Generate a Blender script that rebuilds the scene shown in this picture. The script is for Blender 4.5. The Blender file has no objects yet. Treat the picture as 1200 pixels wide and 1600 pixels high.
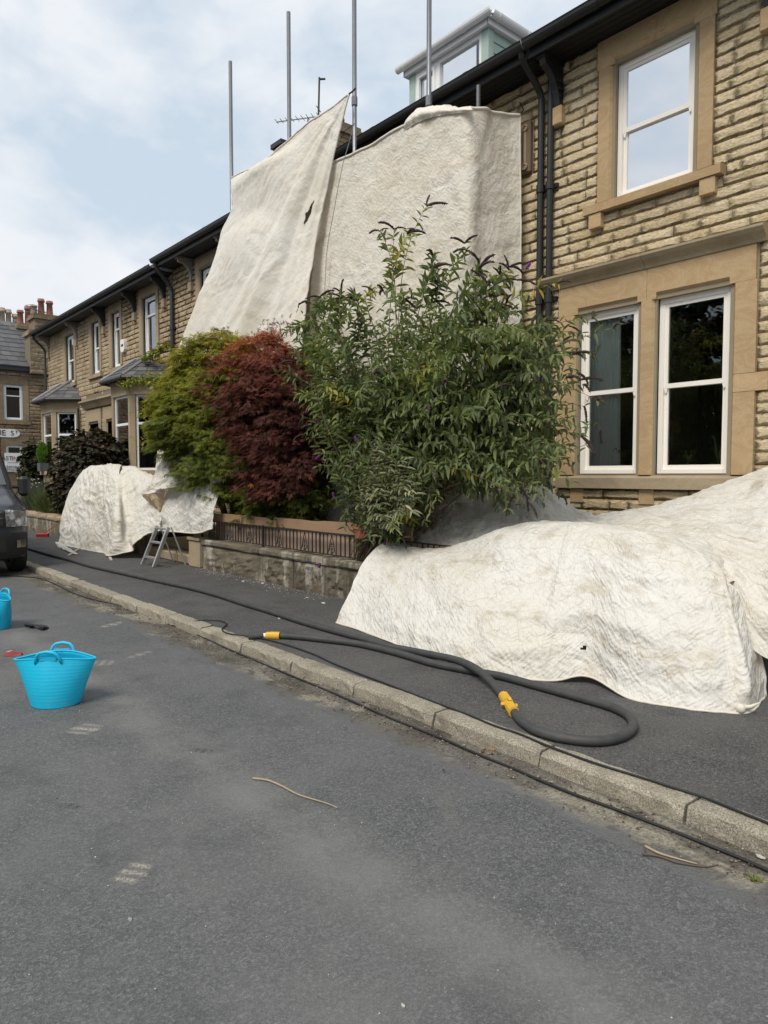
import bpy, math, random
import numpy as np
from mathutils import Vector, Matrix

SC = bpy.context.scene
COL = SC.collection
random.seed(7)
RNG = np.random.default_rng(7)

# ------------------------------------------------------------------ camera
PX_F, EYE = 1109.0, 1.6                 # focal length in photo pixels (1200 wide), eye height
YAW, PITCH = math.atan(940/PX_F), math.atan(58/PX_F)
cam_d = bpy.data.cameras.new('camera')
cam = bpy.data.objects.new('camera', cam_d)
COL.objects.link(cam)
cam_d.sensor_fit = 'HORIZONTAL'
cam_d.sensor_width = 36.0
cam_d.lens = 36.0*PX_F/1200
cam_d.clip_start, cam_d.clip_end = 0.05, 1500
cam.location = (0, 0, EYE)
FW = Vector((-math.cos(YAW)*math.cos(PITCH), math.sin(YAW)*math.cos(PITCH), -math.sin(PITCH)))
RT = Vector((math.sin(YAW), math.cos(YAW), 0))
UP = RT.cross(FW)
cam.rotation_euler = FW.to_track_quat('-Z', 'Y').to_euler()
SC.camera = cam

# ------------------------------------------------------------------ light
SUN_EL, SUN_AZ = math.radians(52), math.radians(286)     # azimuth counter-clockwise from +X
world = bpy.data.worlds.new('World')
SC.world = world
world.use_nodes = True
wn = world.node_tree
wn.nodes.clear()
def wnode(t, **k):
    n = wn.nodes.new(t)
    for a, b in k.items(): setattr(n, a, b)
    return n
w_out = wnode('ShaderNodeOutputWorld')
w_bg = wnode('ShaderNodeBackground'); w_bg.inputs[1].default_value = 0.1
w_sky = wnode('ShaderNodeTexSky', sky_type='NISHITA', sun_disc=False)
w_sky.sun_elevation = SUN_EL
w_sky.sun_rotation = math.pi/2 - SUN_AZ
w_sky.dust_density = 2.5; w_sky.air_density = 1.2
w_tc = wnode('ShaderNodeTexCoord')
w_map = wnode('ShaderNodeMapping'); w_map.inputs['Scale'].default_value = (1, 1, 1.7)
w_map.inputs['Location'].default_value = (3.6, 6.1, 2.2)
w_n1 = wnode('ShaderNodeTexNoise'); w_n1.inputs['Scale'].default_value = 3.3; w_n1.inputs['Detail'].default_value = 7
w_n1.inputs['Roughness'].default_value = 0.52; w_n1.inputs['Distortion'].default_value = 0.35
w_r1 = wnode('ShaderNodeValToRGB')
w_r1.color_ramp.elements[0].position = 0.36; w_r1.color_ramp.elements[0].color = (0, 0, 0, 1)
w_r1.color_ramp.elements[1].position = 0.62; w_r1.color_ramp.elements[1].color = (1, 1, 1, 1)
w_n2 = wnode('ShaderNodeTexNoise'); w_n2.inputs['Scale'].default_value = 4.5; w_n2.inputs['Detail'].default_value = 6
w_veil = wnode('ShaderNodeMix', data_type='RGBA')       # thin pale veil over the blue
w_veil.inputs[0].default_value = 0.86
w_cl = wnode('ShaderNodeMix', data_type='RGBA')         # grey and white of the clouds
w_mix = wnode('ShaderNodeMix', data_type='RGBA')
L = wn.links.new
L(w_tc.outputs['Generated'], w_map.inputs[0])
L(w_map.outputs[0], w_n1.inputs['Vector']); L(w_map.outputs[0], w_n2.inputs['Vector'])
w_n3 = wnode('ShaderNodeTexNoise'); w_n3.inputs['Scale'].default_value = 15; w_n3.inputs['Detail'].default_value = 6; w_n3.inputs['Distortion'].default_value = .4
L(w_map.outputs[0], w_n3.inputs['Vector'])
w_ad = wnode('ShaderNodeMath', operation='MULTIPLY_ADD'); w_ad.inputs[1].default_value = .36
w_sb = wnode('ShaderNodeMath', operation='SUBTRACT'); w_sb.inputs[1].default_value = .18
L(w_n3.outputs[0], w_ad.inputs[0]); L(w_n1.outputs[0], w_ad.inputs[2]); L(w_ad.outputs[0], w_sb.inputs[0]); L(w_sb.outputs[0], w_r1.inputs[0])
L(w_sky.outputs[0], w_veil.inputs[6]); w_veil.inputs[7].default_value = (5.8, 6.75, 7.7, 1)
L(w_n2.outputs[0], w_cl.inputs[0]); w_cl.inputs[6].default_value = (6.6, 7.1, 7.7, 1); w_cl.inputs[7].default_value = (8.5, 8.6, 8.8, 1)
L(w_r1.outputs[0], w_mix.inputs[0]); L(w_veil.outputs[2], w_mix.inputs[6]); L(w_cl.outputs[2], w_mix.inputs[7])
L(w_mix.outputs[2], w_bg.inputs[0]); L(w_bg.outputs[0], w_out.inputs[0])

sun_d = bpy.data.lights.new('sun', 'SUN'); sun_d.energy = 2.6; sun_d.angle = math.radians(24); sun_d.color = (1, 0.94, 0.84)
sun = bpy.data.objects.new('sun', sun_d); COL.objects.link(sun)
sd = Vector((math.cos(SUN_EL)*math.cos(SUN_AZ), math.cos(SUN_EL)*math.sin(SUN_AZ), math.sin(SUN_EL)))
sun.rotation_euler = sd.to_track_quat('Z', 'Y').to_euler(); sun.location = sd*60
SC.view_settings.view_transform = 'Standard'; SC.view_settings.look = 'None'
SC.view_settings.gamma = 1; SC.view_settings.exposure = 0.20; SC.view_settings.use_curve_mapping = False

# ------------------------------------------------------------------ measuring
def at(u, v, Y=None, Z=None, X=None):
    """the point of the place that a photo pixel shows, on a known plane of the street"""
    d = FW*PX_F + RT*(u-600) - UP*(v-800)
    if Y is not None: t = Y/d.y
    elif Z is not None: t = (Z-EYE)/d.z
    else: t = X/d.x
    return Vector((0, 0, EYE)) + d*t
def proj(p):
    q = Vector(p)-Vector((0, 0, EYE)); z = q.dot(FW)
    if z <= 0.01: return None
    return 600+PX_F*q.dot(RT)/z, 800-PX_F*q.dot(UP)/z, z
def in_frame(p, m=6):
    s = proj(p)
    return s is not None and -m < s[0] < 1200+m and -m < s[1] < 1600+m

# ------------------------------------------------------------------ meshes
def np_mesh(name, V, F, smooth=False, tint=None, uv=None):
    V = np.asarray(V, np.float32); F = np.asarray(F, np.int32)
    me = bpy.data.meshes.new(name)
    m, k = F.shape
    me.vertices.add(len(V)); me.vertices.foreach_set('co', V.ravel())
    me.loops.add(m*k); me.loops.foreach_set('vertex_index', F.ravel())
    me.polygons.add(m); me.polygons.foreach_set('loop_start', np.arange(0, m*k, k, dtype=np.int32))
    if smooth: me.polygons.foreach_set('use_smooth', np.ones(m, bool))
    if tint is not None:
        a = me.attributes.new('tint', 'FLOAT', 'POINT'); a.data.foreach_set('value', np.asarray(tint, np.float32))
    if uv is not None:
        l = me.uv_layers.new(name='UVMap'); l.data.foreach_set('uv', np.asarray(uv, np.float32)[F.ravel()].ravel())
    me.update(); me.validate()
    return me

def link(name, me, m=None, parent=None):
    o = bpy.data.objects.new(name, me); COL.objects.link(o)
    if m is not None and not me.materials: me.materials.append(m)
    if parent is not None: o.parent = parent
    return o

class MB:
    """collects shapes for ONE mesh object"""
    def __init__(s, M=None): s.v = []; s.f = []; s.t = []; s.M = M; s.cur = 0.0
    def add(s, vs, fs):
        n = len(s.v)
        for p in vs:
            p = Vector(p)
            s.v.append(tuple(s.M @ p) if s.M else tuple(p)); s.t.append(s.cur)
        s.f += [tuple(i+n for i in f) for f in fs]
    def box(s, x0, x1, y0, y1, z0, z1):
        if x1 < x0: x0, x1 = x1, x0
        if y1 < y0: y0, y1 = y1, y0
        s.add([(x0,y0,z0),(x1,y0,z0),(x1,y1,z0),(x0,y1,z0),(x0,y0,z1),(x1,y0,z1),(x1,y1,z1),(x0,y1,z1)],
              [(0,3,2,1),(4,5,6,7),(0,1,5,4),(1,2,6,5),(2,3,7,6),(3,0,4,7)])
        return s
    def cbox(s, x0, x1, y0, y1, z0, z1, c=.01):
        """box with chamfered edges"""
        xs, ys, zs = (x0,x1), (y0,y1), (z0,z1)
        P = {}
        vs = []
        for i in (0,1):
            for j in (0,1):
                for k in (0,1):
                    sx, sy, sz = (c,-c)[i], (c,-c)[j], (c,-c)[k]
                    P[i,j,k,'x'] = len(vs); vs.append((xs[i], ys[j]+sy, zs[k]+sz))
                    P[i,j,k,'y'] = len(vs); vs.append((xs[i]+sx, ys[j], zs[k]+sz))
                    P[i,j,k,'z'] = len(vs); vs.append((xs[i]+sx, ys[j]+sy, zs[k]))
        fs = []
        for i in (0,1):
            q = [P[i,0,0,'x'],P[i,1,0,'x'],P[i,1,1,'x'],P[i,0,1,'x']]; fs.append(tuple(q if i else q[::-1]))
            q = [P[0,i,0,'y'],P[1,i,0,'y'],P[1,i,1,'y'],P[0,i,1,'y']]; fs.append(tuple(q[::-1] if i else q))
            q = [P[0,0,i,'z'],P[1,0,i,'z'],P[1,1,i,'z'],P[0,1,i,'z']]; fs.append(tuple(q if i else q[::-1]))
            for j in (0,1):
                fs.append((P[0,i,j,'y'],P[1,i,j,'y'],P[1,i,j,'z'],P[0,i,j,'z']))
                fs.append((P[i,0,j,'x'],P[i,1,j,'x'],P[i,1,j,'z'],P[i,0,j,'z']))
                fs.append((P[i,j,0,'x'],P[i,j,1,'x'],P[i,j,1,'y'],P[i,j,0,'y']))
                for k in (0,1): fs.append((P[i,j,k,'x'],P[i,j,k,'y'],P[i,j,k,'z']))
        s.add(vs, fs); return s
    def prism(s, poly, a, b, axis='x'):
        """2-D polygon swept from a to b along an axis; poly is (y,z), (x,z) or (x,y)"""
        put = {'x': lambda p,t: (t,p[0],p[1]), 'y': lambda p,t: (p[0],t,p[1]), 'z': lambda p,t: (p[0],p[1],t)}[axis]
        n = len(poly)
        s.add([put(p,a) for p in poly]+[put(p,b) for p in poly],
              [tuple(range(n-1,-1,-1)), tuple(range(n,2*n))]+[(i,(i+1)%n,n+(i+1)%n,n+i) for i in range(n)])
        return s
    def tube(s, pts, r, n=8, caps=True):
        pts = [Vector(p) for p in pts]; R = r if hasattr(r,'__len__') else [r]*len(pts)
        vs = []; N = None
        for i, p in enumerate(pts):
            T = (pts[min(i+1,len(pts)-1)]-pts[max(i-1,0)])
            T = T.normalized() if T.length > 1e-9 else Vector((0,0,1))
            if N is None:
                N = T.cross(Vector((0,0,1)))
                if N.length < 1e-3: N = T.cross(Vector((1,0,0)))
            N = (N - T*N.dot(T)); N = N.normalized() if N.length > 1e-6 else T.orthogonal().normalized()
            B = T.cross(N)
            for k in range(n):
                a = 2*math.pi*k/n
                vs.append(p+(N*math.cos(a)+B*math.sin(a))*R[i])
        fs = [(i*n+k, i*n+(k+1)%n, (i+1)*n+(k+1)%n, (i+1)*n+k) for i in range(len(pts)-1) for k in range(n)]
        if caps: fs += [tuple(range(n-1,-1,-1)), tuple((len(pts)-1)*n+k for k in range(n))]
        s.add(vs, fs); return s
    def quad(s, *p): s.add(p, [tuple(range(len(p)))]); return s
    def lathe(s, prof, c=(0,0,0), n=20, sx=1, sy=1):
        vs = [(c[0]+r*math.cos(2*math.pi*k/n)*sx, c[1]+r*math.sin(2*math.pi*k/n)*sy, c[2]+z) for r,z in prof for k in range(n)]
        s.add(vs, [(i*n+k,i*n+(k+1)%n,(i+1)*n+(k+1)%n,(i+1)*n+k) for i in range(len(prof)-1) for k in range(n)]); return s
    def mesh(s, name, smooth=False, tinted=False):
        me = bpy.data.meshes.new(name); me.from_pydata(s.v, [], s.f)
        if tinted:
            a = me.attributes.new('tint','FLOAT','POINT'); a.data.foreach_set('value', np.array(s.t, np.float32))
        if smooth: me.polygons.foreach_set('use_smooth', np.ones(len(me.polygons), bool))
        me.update(); return me
    def build(s, name, m, parent=None, smooth=False, tinted=False):
        return link(name, s.mesh(name, smooth, tinted), m, parent)

def tag(o, label=None, cat=None, group=None, kind=None):
    if label: o['label'] = label
    if cat: o['category'] = cat
    if group: o['group'] = group
    if kind: o['kind'] = kind
    return o
def thing(name, label, cat, loc=(0,0,0), group=None):
    o = bpy.data.objects.new(name, None); COL.objects.link(o)
    o.empty_display_size = .2
    o.location = loc
    return tag(o, label, cat, group)
def root_at(o):
    """parent world-space meshes to an empty without moving them"""
    return Matrix.Translation(-Vector(o.location))
def world_part(mb, name, m, root, **k):
    o = mb.build(name, m, root, **k)
    o.matrix_parent_inverse = Matrix.Translation(-Vector(root.location))
    return o
def copy_tree(o, parent=None):
    c = o.copy(); COL.objects.link(c); c.parent = parent
    for ch in list(o.children): copy_tree(ch, c)
    return c
def text_mesh(txt, size, depth=.004):
    cu = bpy.data.curves.new('lettering', 'FONT'); cu.body = txt; cu.size = size; cu.extrude = depth
    cu.align_x = 'CENTER'; cu.align_y = 'CENTER'
    t = bpy.data.objects.new('lettering', cu); COL.objects.link(t)
    dg = bpy.context.evaluated_depsgraph_get()
    me = bpy.data.meshes.new_from_object(t.evaluated_get(dg))
    bpy.data.objects.remove(t); bpy.data.curves.remove(cu)
    return me

# ------------------------------------------------------------------ noise for shapes
def _h(ix, iy, iz, s):
    n = (ix.astype(np.int64)*374761393 + iy.astype(np.int64)*668265263 + iz.astype(np.int64)*2147483647 + s*1274126177) & 0xffffffff
    n = ((n ^ (n >> 13))*1274126177) & 0xffffffff
    n = ((n ^ (n >> 16))*2246822519) & 0xffffffff
    return ((n ^ (n >> 15)) & 0xffffff)/float(0xffffff)
def vnoise(x, y, z=None, s=0):
    x = np.asarray(x, float); y = np.asarray(y, float); z = np.zeros_like(x) if z is None else np.asarray(z, float)
    ix, iy, iz = np.floor(x), np.floor(y), np.floor(z); fx, fy, fz = x-ix, y-iy, z-iz
    fx, fy, fz = [f*f*f*(f*(f*6-15)+10) for f in (fx,fy,fz)]
    r = 0
    for a in (0,1):
        for b in (0,1):
            for c in (0,1):
                w = (fx if a else 1-fx)*(fy if b else 1-fy)*(fz if c else 1-fz)
                r = r + w*_h(ix+a, iy+b, iz+c, s)
    return r*2-1
def fbm(x, y, z=None, s=0, o=4):
    r = 0; a = 1; t = 0
    for i in range(o):
        f = 2**i
        r = r + a*vnoise(x*f, y*f, None if z is None else z*f, s+i*17); t += a; a *= .5
    return r/t
def cells(x, y, s=0):
    """distance to the nearest cell edge: flat facets that meet in creases"""
    ix, iy = np.floor(x), np.floor(y)
    d1 = np.full(x.shape, 9.); d2 = np.full(x.shape, 9.)
    for a in (-1,0,1):
        for b in (-1,0,1):
            cx = ix+a+_h(ix+a, iy+b, ix*0, s); cy = iy+b+_h(ix+a, iy+b, ix*0+1, s)
            d = np.hypot(x-cx, y-cy)
            m = d < d1
            d2 = np.where(m, d1, np.minimum(d2, d)); d1 = np.where(m, d, d1)
    return d2-d1

# ------------------------------------------------------------------ materials
class NT:
    def __init__(s, name):
        s.m = bpy.data.materials.new(name); s.m.use_nodes = True; s.t = s.m.node_tree
        s.t.nodes.clear(); s.out = s.t.nodes.new('ShaderNodeOutputMaterial')
    def n(s, typ, ins=None, **props):
        nd = s.t.nodes.new('ShaderNode'+typ)
        for a, b in props.items(): setattr(nd, a, b)
        for k, v in (ins or {}).items():
            i = nd.inputs[k]
            if isinstance(v, bpy.types.NodeSocket): s.t.links.new(v, i)
            else: i.default_value = v if not (hasattr(i.default_value,'__len__') and not hasattr(v,'__len__')) else [v]*len(i.default_value)
        return nd
    def co(s, which='Object'): return s.n('TexCoord').outputs[which]
    def geo(s): return s.n('NewGeometry').outputs['Position']
    def map(s, v, scale=(1,1,1), loc=(0,0,0), rot=(0,0,0)):
        return s.n('Mapping', {'Vector': v, 'Scale': scale, 'Location': loc, 'Rotation': rot}).outputs[0]
    def noise(s, v, scale, detail=4, rough=.5, dist=0, col=False):
        nd = s.n('TexNoise', {'Vector': v, 'Scale': scale, 'Detail': detail, 'Roughness': rough, 'Distortion': dist})
        return nd.outputs[1 if col else 0]
    def vor(s, v, scale, feature='F1', out=0, rand=1):
        return s.n('TexVoronoi', {'Vector': v, 'Scale': scale, 'Randomness': rand}, feature=feature).outputs[out]
    def math(s, op, a, b=0., c=0., clamp=False):
        return s.n('Math', {0: a, 1: b, 2: c}, operation=op, use_clamp=clamp).outputs[0]
    def ramp(s, f, *stops):
        nd = s.n('ValToRGB', {0: f}); e = nd.color_ramp.elements
        while len(e) < len(stops): e.new(.5)
        for el, (p, c) in zip(e, stops):
            el.position = p; el.color = (c if hasattr(c,'__len__') else (c,c,c))[:3]+(1,) if not hasattr(c,'__len__') or len(c) == 3 else c
        return nd.outputs[0]
    def mix(s, f, a, b, mode='MIX'):
        c = lambda x: tuple(x)+(1,) if isinstance(x, (tuple, list)) and len(x) == 3 else x
        nd = s.n('Mix', data_type='RGBA', blend_type=mode)
        for i, v in ((0,f),(6,c(a)),(7,c(b))):
            if isinstance(v, bpy.types.NodeSocket): s.t.links.new(v, nd.inputs[i])
            else: nd.inputs[i].default_value = v
        return nd.outputs[2]
    def bump(s, h, strength=.5, dist=.01, normal=None):
        k = {'Height': h, 'Strength': strength, 'Distance': dist}
        if normal is not None: k['Normal'] = normal
        return s.n('Bump', k).outputs[0]
    def bsdf(s, col, rough=.7, normal=None, **k):
        ins = {'Base Color': tuple(col)+(1,) if isinstance(col, tuple) and len(col) == 3 else col, 'Roughness': rough}
        if normal is not None: ins['Normal'] = normal
        for a, b in k.items(): ins[a.replace('_',' ')] = b
        return s.n('BsdfPrincipled', ins).outputs[0]
    def done(s, sh): s.t.links.new(sh, s.out.inputs[0]); return s.m
    def tint(s): return s.n('Attribute', attribute_name='tint').outputs['Fac']
    def rnd(s): return s.n('ObjectInfo').outputs['Random']

def simple(name, col, rough=.6, metallic=0., var=.12, bump=.0, scale=6, spec=.5):
    t = NT(name); v = t.geo()
    f = t.noise(v, scale, 6, .6)
    c = t.mix(f, tuple(x*(1-var) for x in col), tuple(min(1,x*(1+var)) for x in col))
    nrm = t.bump(t.noise(v, scale*9, 4), bump, .004) if bump else None
    r = t.math('ADD', t.math('MULTIPLY', t.noise(v, scale*3, 3), .16), rough-.08)
    return t.done(t.bsdf(c, r, nrm, Metallic=metallic, Specular_IOR_Level=spec))

def stone_mat(name, stops, soot=.3, soot_col=(.06,.05,.04), bump=.9, streak=0.):
    """pitch-faced sandstone; every stone its own tone"""
    t = NT(name); v = t.geo()
    k = t.math('FRACT', t.math('ADD', t.tint(), t.rnd()))
    c = t.ramp(k, *stops)
    big = t.noise(v, 1.1, 5, .6); sm = t.noise(v, 38, 5, .65); md = t.noise(v, 9, 5, .6)
    c = t.mix(.55, c, t.ramp(sm, (.3,(.55,.53,.5)), (.7,(1.3,1.3,1.3))), 'MULTIPLY')
    c = t.mix(t.ramp(md, (.35,.0),(.75,.5)), c, t.mix(1, c, (.86,.74,.55), 'MULTIPLY'))
    sootm = t.math('MULTIPLY', t.ramp(t.math('ADD', t.math('MULTIPLY', big, .7), t.math('MULTIPLY', md, .3)), (.42,0.),(.68,1.)), soot)
    c = t.mix(sootm, c, soot_col)
    vs_ = t.map(v, (1,1,1.9))
    h = t.math('ADD', t.math('MULTIPLY', t.noise(vs_, 17, 7, .68, .4), .8), t.math('MULTIPLY', t.vor(vs_, 26), .45))
    return t.done(t.bsdf(c, .88, t.bump(h, bump, .013), Specular_IOR_Level=.2))

M = {}
M['stone_clean'] = stone_mat('pale_sandstone', ((0,(.47,.385,.25)),(.3,(.53,.44,.295)),(.65,(.59,.50,.35)),(1,(.51,.42,.27))), .05, (.15,.12,.08))
M['stone_sooty'] = stone_mat('weathered_sandstone', ((0,(.33,.26,.165)),(.35,(.42,.335,.225)),(.7,(.48,.39,.27)),(1,(.37,.29,.19))), .38, (.07,.055,.04))
M['stone_dark'] = stone_mat('dark_gritstone', ((0,(.21,.155,.10)),(.4,(.29,.22,.145)),(.75,(.34,.265,.18)),(1,(.24,.18,.12))), .5, (.04,.033,.028))
M['mortar'] = simple('mortar', (.26,.215,.145), .95, bump=.4, scale=12)
M['mortar_dark'] = simple('dark_mortar', (.17,.14,.10), .95, bump=.4, scale=12)
def ashlar(name, a, b, soot):
    t = NT(name); v = t.geo()
    w = t.noise(t.map(v, (1.3,1.3,2.2)), 1.6, 5, .55, 1.2)
    lines = t.math('FRACT', t.math('MULTIPLY', w, 6.0))
    c = t.mix(t.ramp(lines, (0,.15),(.5,.62),(1,.15)), a, b)
    c = t.mix(t.math('MULTIPLY', t.ramp(t.noise(v, 1.7, 6, .6), (.45,0.),(.75,1.)), soot), c, (.13,.11,.085))
    c = t.mix(.35, c, t.ramp(t.noise(v, 60, 4, .7), (.3,(.7,.7,.7)),(.7,(1.25,1.25,1.25))), 'MULTIPLY')
    # each block is its own tone
    c = t.mix(.5, c, t.ramp(t.rnd(), (0,(.82,.80,.78)),(1,(1.12,1.1,1.06))), 'MULTIPLY')
    return t.done(t.bsdf(c, .85, t.bump(t.noise(v, 55, 6, .7), .35, .006), Specular_IOR_Level=.2))
M['ashlar'] = ashlar('dressed_sandstone', (.49,.37,.225), (.385,.245,.12), .15)
M['ashlar_old'] = ashlar('weathered_dressed_stone', (.38,.305,.21), (.33,.255,.165), .4)
M['ashlar_grey'] = ashlar('greyed_sill_stone', (.36,.30,.21), (.30,.235,.15), .5)
M['black_paint'] = simple('black_gloss_paint', (.011,.011,.012), .55, bump=.1, scale=5)
M['black_old'] = simple('faded_black_paint', (.03,.03,.03), .55, bump=.2, scale=5)
M['grey_paint'] = simple('worn_grey_paint', (.26,.24,.21), .6, bump=.2)
M['white_paint'] = simple('cream_white_paint', (.80,.76,.70), .42, var=.04)
M['upvc'] = simple('white_plastic_frame', (.80,.80,.79), .35, var=.04)
M['mint'] = simple('mint_cladding', (.36,.47,.41), .5, var=.05)
M['slate'] = None
def slate_mat():
    t = NT('roof_slate'); v = t.geo()
    k = t.math('FRACT', t.math('ADD', t.tint(), t.rnd()))
    c = t.ramp(k, (0,(.055,.055,.06)),(.5,(.085,.085,.092)),(1,(.12,.115,.115)))
    c = t.mix(t.ramp(t.noise(v, 5, 5), (.5,0.),(.75,.6)), c, (.14,.13,.10))
    return t.done(t.bsdf(c, .6, t.bump(t.noise(v, 30, 5), .4, .006)))
M['slate'] = slate_mat()
M['lead'] = simple('lead_flashing', (.22,.22,.23), .55)
M['galv'] = simple('galvanised_steel', (.20,.205,.215), .42, metallic=.75, var=.25, scale=14)
M['alu'] = simple('worn_aluminium', (.42,.42,.42), .45, metallic=.6, var=.2, scale=20)
M['iron'] = simple('black_ironwork', (.022,.02,.018), .55, var=.4, scale=25)
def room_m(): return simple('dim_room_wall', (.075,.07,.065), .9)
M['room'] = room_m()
M['terracotta'] = simple('terracotta', (.33,.09,.05), .8, bump=.2)
M['chimney_pot'] = simple('chimney_pot_clay', (.25,.105,.07), .85, bump=.2, var=.3)
M['pot_buff'] = simple('chimney_pot_buff', (.30,.24,.17), .85, bump=.2, var=.3)

def glass(name, tint, refl):
    """window pane: clear, with a coated, sky-reflecting face"""
    t = NT(name); v = t.geo()
    fr = t.n('Fresnel', {'IOR': 1.5}).outputs[0]
    nz = t.bump(t.noise(t.map(v,(1,1,.7)), 1.3, 2), .10, .006)
    f = t.math('ADD', t.math('MULTIPLY', fr, 1.2), refl, clamp=True)
    g = t.n('BsdfGlossy', {'Color': (.95,.97,1,1), 'Roughness': .015, 'Normal': nz}).outputs[0]
    tr = t.n('BsdfTransparent', {'Color': tint+(1,)}).outputs[0]
    mx = t.n('MixShader', {0: f, 1: tr, 2: g})
    return t.done(mx.outputs[0])
M['glass'] = glass('window_glass', (.90,.92,.91), .015)
M['glass_coated'] = glass('coated_window_glass', (.35,.38,.40), .74)
M['glass_mid'] = glass('old_window_glass', (.5,.52,.52), .20)

# tarpaulin ---------------------------------------------------------------
def tarp_mat(name, light, dark, grime, fine=1., stain=.5, warpk=1.3, horiz=True):
    t = NT(name); uv = t.co('UV')
    warp = t.mix(.06, uv, t.noise(uv, 3.5, 3, .5, 0, True), 'ADD')
    c = t.mix(t.ramp(t.noise(uv, .75, 5, .6), (.38,0.),(.66,1.)), light, dark)
    st = t.math('MULTIPLY', t.ramp(t.noise(t.map(warp,(1,1.5,1)), 3.1, 6, .65), (.54,0.),(.74,1.)), stain)
    c = t.mix(st, c, grime)
    # dirt that has lodged along the old fold lines
    e1 = t.vor(warp, 7.5, 'DISTANCE_TO_EDGE'); e2 = t.vor(t.map(warp,(1,1,1),(3.3,1.7,0)), 17, 'DISTANCE_TO_EDGE')
    ln = t.math('MULTIPLY', t.ramp(e1, (0,1.),(.035,0.)), t.ramp(t.noise(uv, 2.2, 3), (.44,0.),(.62,.75)))
    c = t.mix(ln, c, t.mix(.5, c, grime))
    sp = t.ramp(t.noise(t.map(uv,(1,1,1),(9,4,0)), 23, 5, .7), (.70,0.),(.80,.6))
    c = t.mix(sp, c, tuple(x*.45 for x in grime))
    # folded-flat creases: planes that meet in straight sharp lines, in many directions
    h = None
    for i, (ang, fr, am) in enumerate(((1.32,5.5,.70),(1.85,8.,.60),(.35,10.,.55),(2.62,14.,.50),(1.15,19.,.44),(.75,26.,.38),(2.2,35.,.32),(.2,46.,.24))):
        ww = t.noise(t.map(uv,(1,1,1),(i*3.7,i*1.9,0)), 2.6+fr*.16, 3, .55)
        dt = t.n('VectorMath', {0: uv, 1: (math.cos(ang)*fr, math.sin(ang)*fr, 0)}, operation='DOT_PRODUCT').outputs['Value']
        tri = t.math('PINGPONG', t.math('ADD', dt, t.math('MULTIPLY', ww, warpk+fr*.03)), .5)
        msk = t.ramp(t.noise(t.map(uv,(1,1,1),(i*1.3,i*4.1,0)), 3.+fr*.22, 2), (.40,.05),(.62,1.))
        e = t.math('MULTIPLY', t.math('MULTIPLY', tri, msk), am)
        h = e if h is None else t.math('ADD', h, e)
        if i < 4:      # grime along the sharpest folds
            c = t.mix(t.math('MULTIPLY', t.math('MULTIPLY', t.ramp(tri, (.0,1.),(.05,0.)), msk), (.75,.7,.6,.55)[i]), c, t.mix(.55, c, grime))
    h = t.math('ADD', h, t.math('MULTIPLY', t.noise(uv, 60, 3, .6), .10))
    nrm = t.bump(h, .60*fine, .034)
    p = t.bsdf(c, .62, nrm, Specular_IOR_Level=.3)
    tr = t.n('BsdfTranslucent', {'Color': c, 'Normal': nrm}).outputs[0]
    return t.done(t.n('MixShader', {0: .16, 1: p, 2: tr}).outputs[0])
M['tarp'] = tarp_mat('white_tarpaulin', (.755,.735,.69), (.70,.66,.575), (.42,.34,.22), 1.0, .8)
M['tarp_cream'] = tarp_mat('cream_tarpaulin', (.79,.75,.67), (.72,.655,.54), (.47,.36,.23), .60, .6, 3.0)
M['tarp_sheet'] = tarp_mat('white_cotton_sheet', (.80,.77,.71), (.73,.68,.59), (.55,.45,.30), .26, .45)
M['tarp_grey'] = tarp_mat('shade_and_dirt_tarpaulin', (.66,.65,.62), (.56,.54,.48), (.38,.32,.24))  # grey carries the buddleia's shade on the mound, dirt on the scrap
M['tarp_tan'] = tarp_mat('tan_tarpaulin_back', (.60,.47,.31), (.52,.39,.24), (.32,.22,.12), .4, .4)

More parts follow.
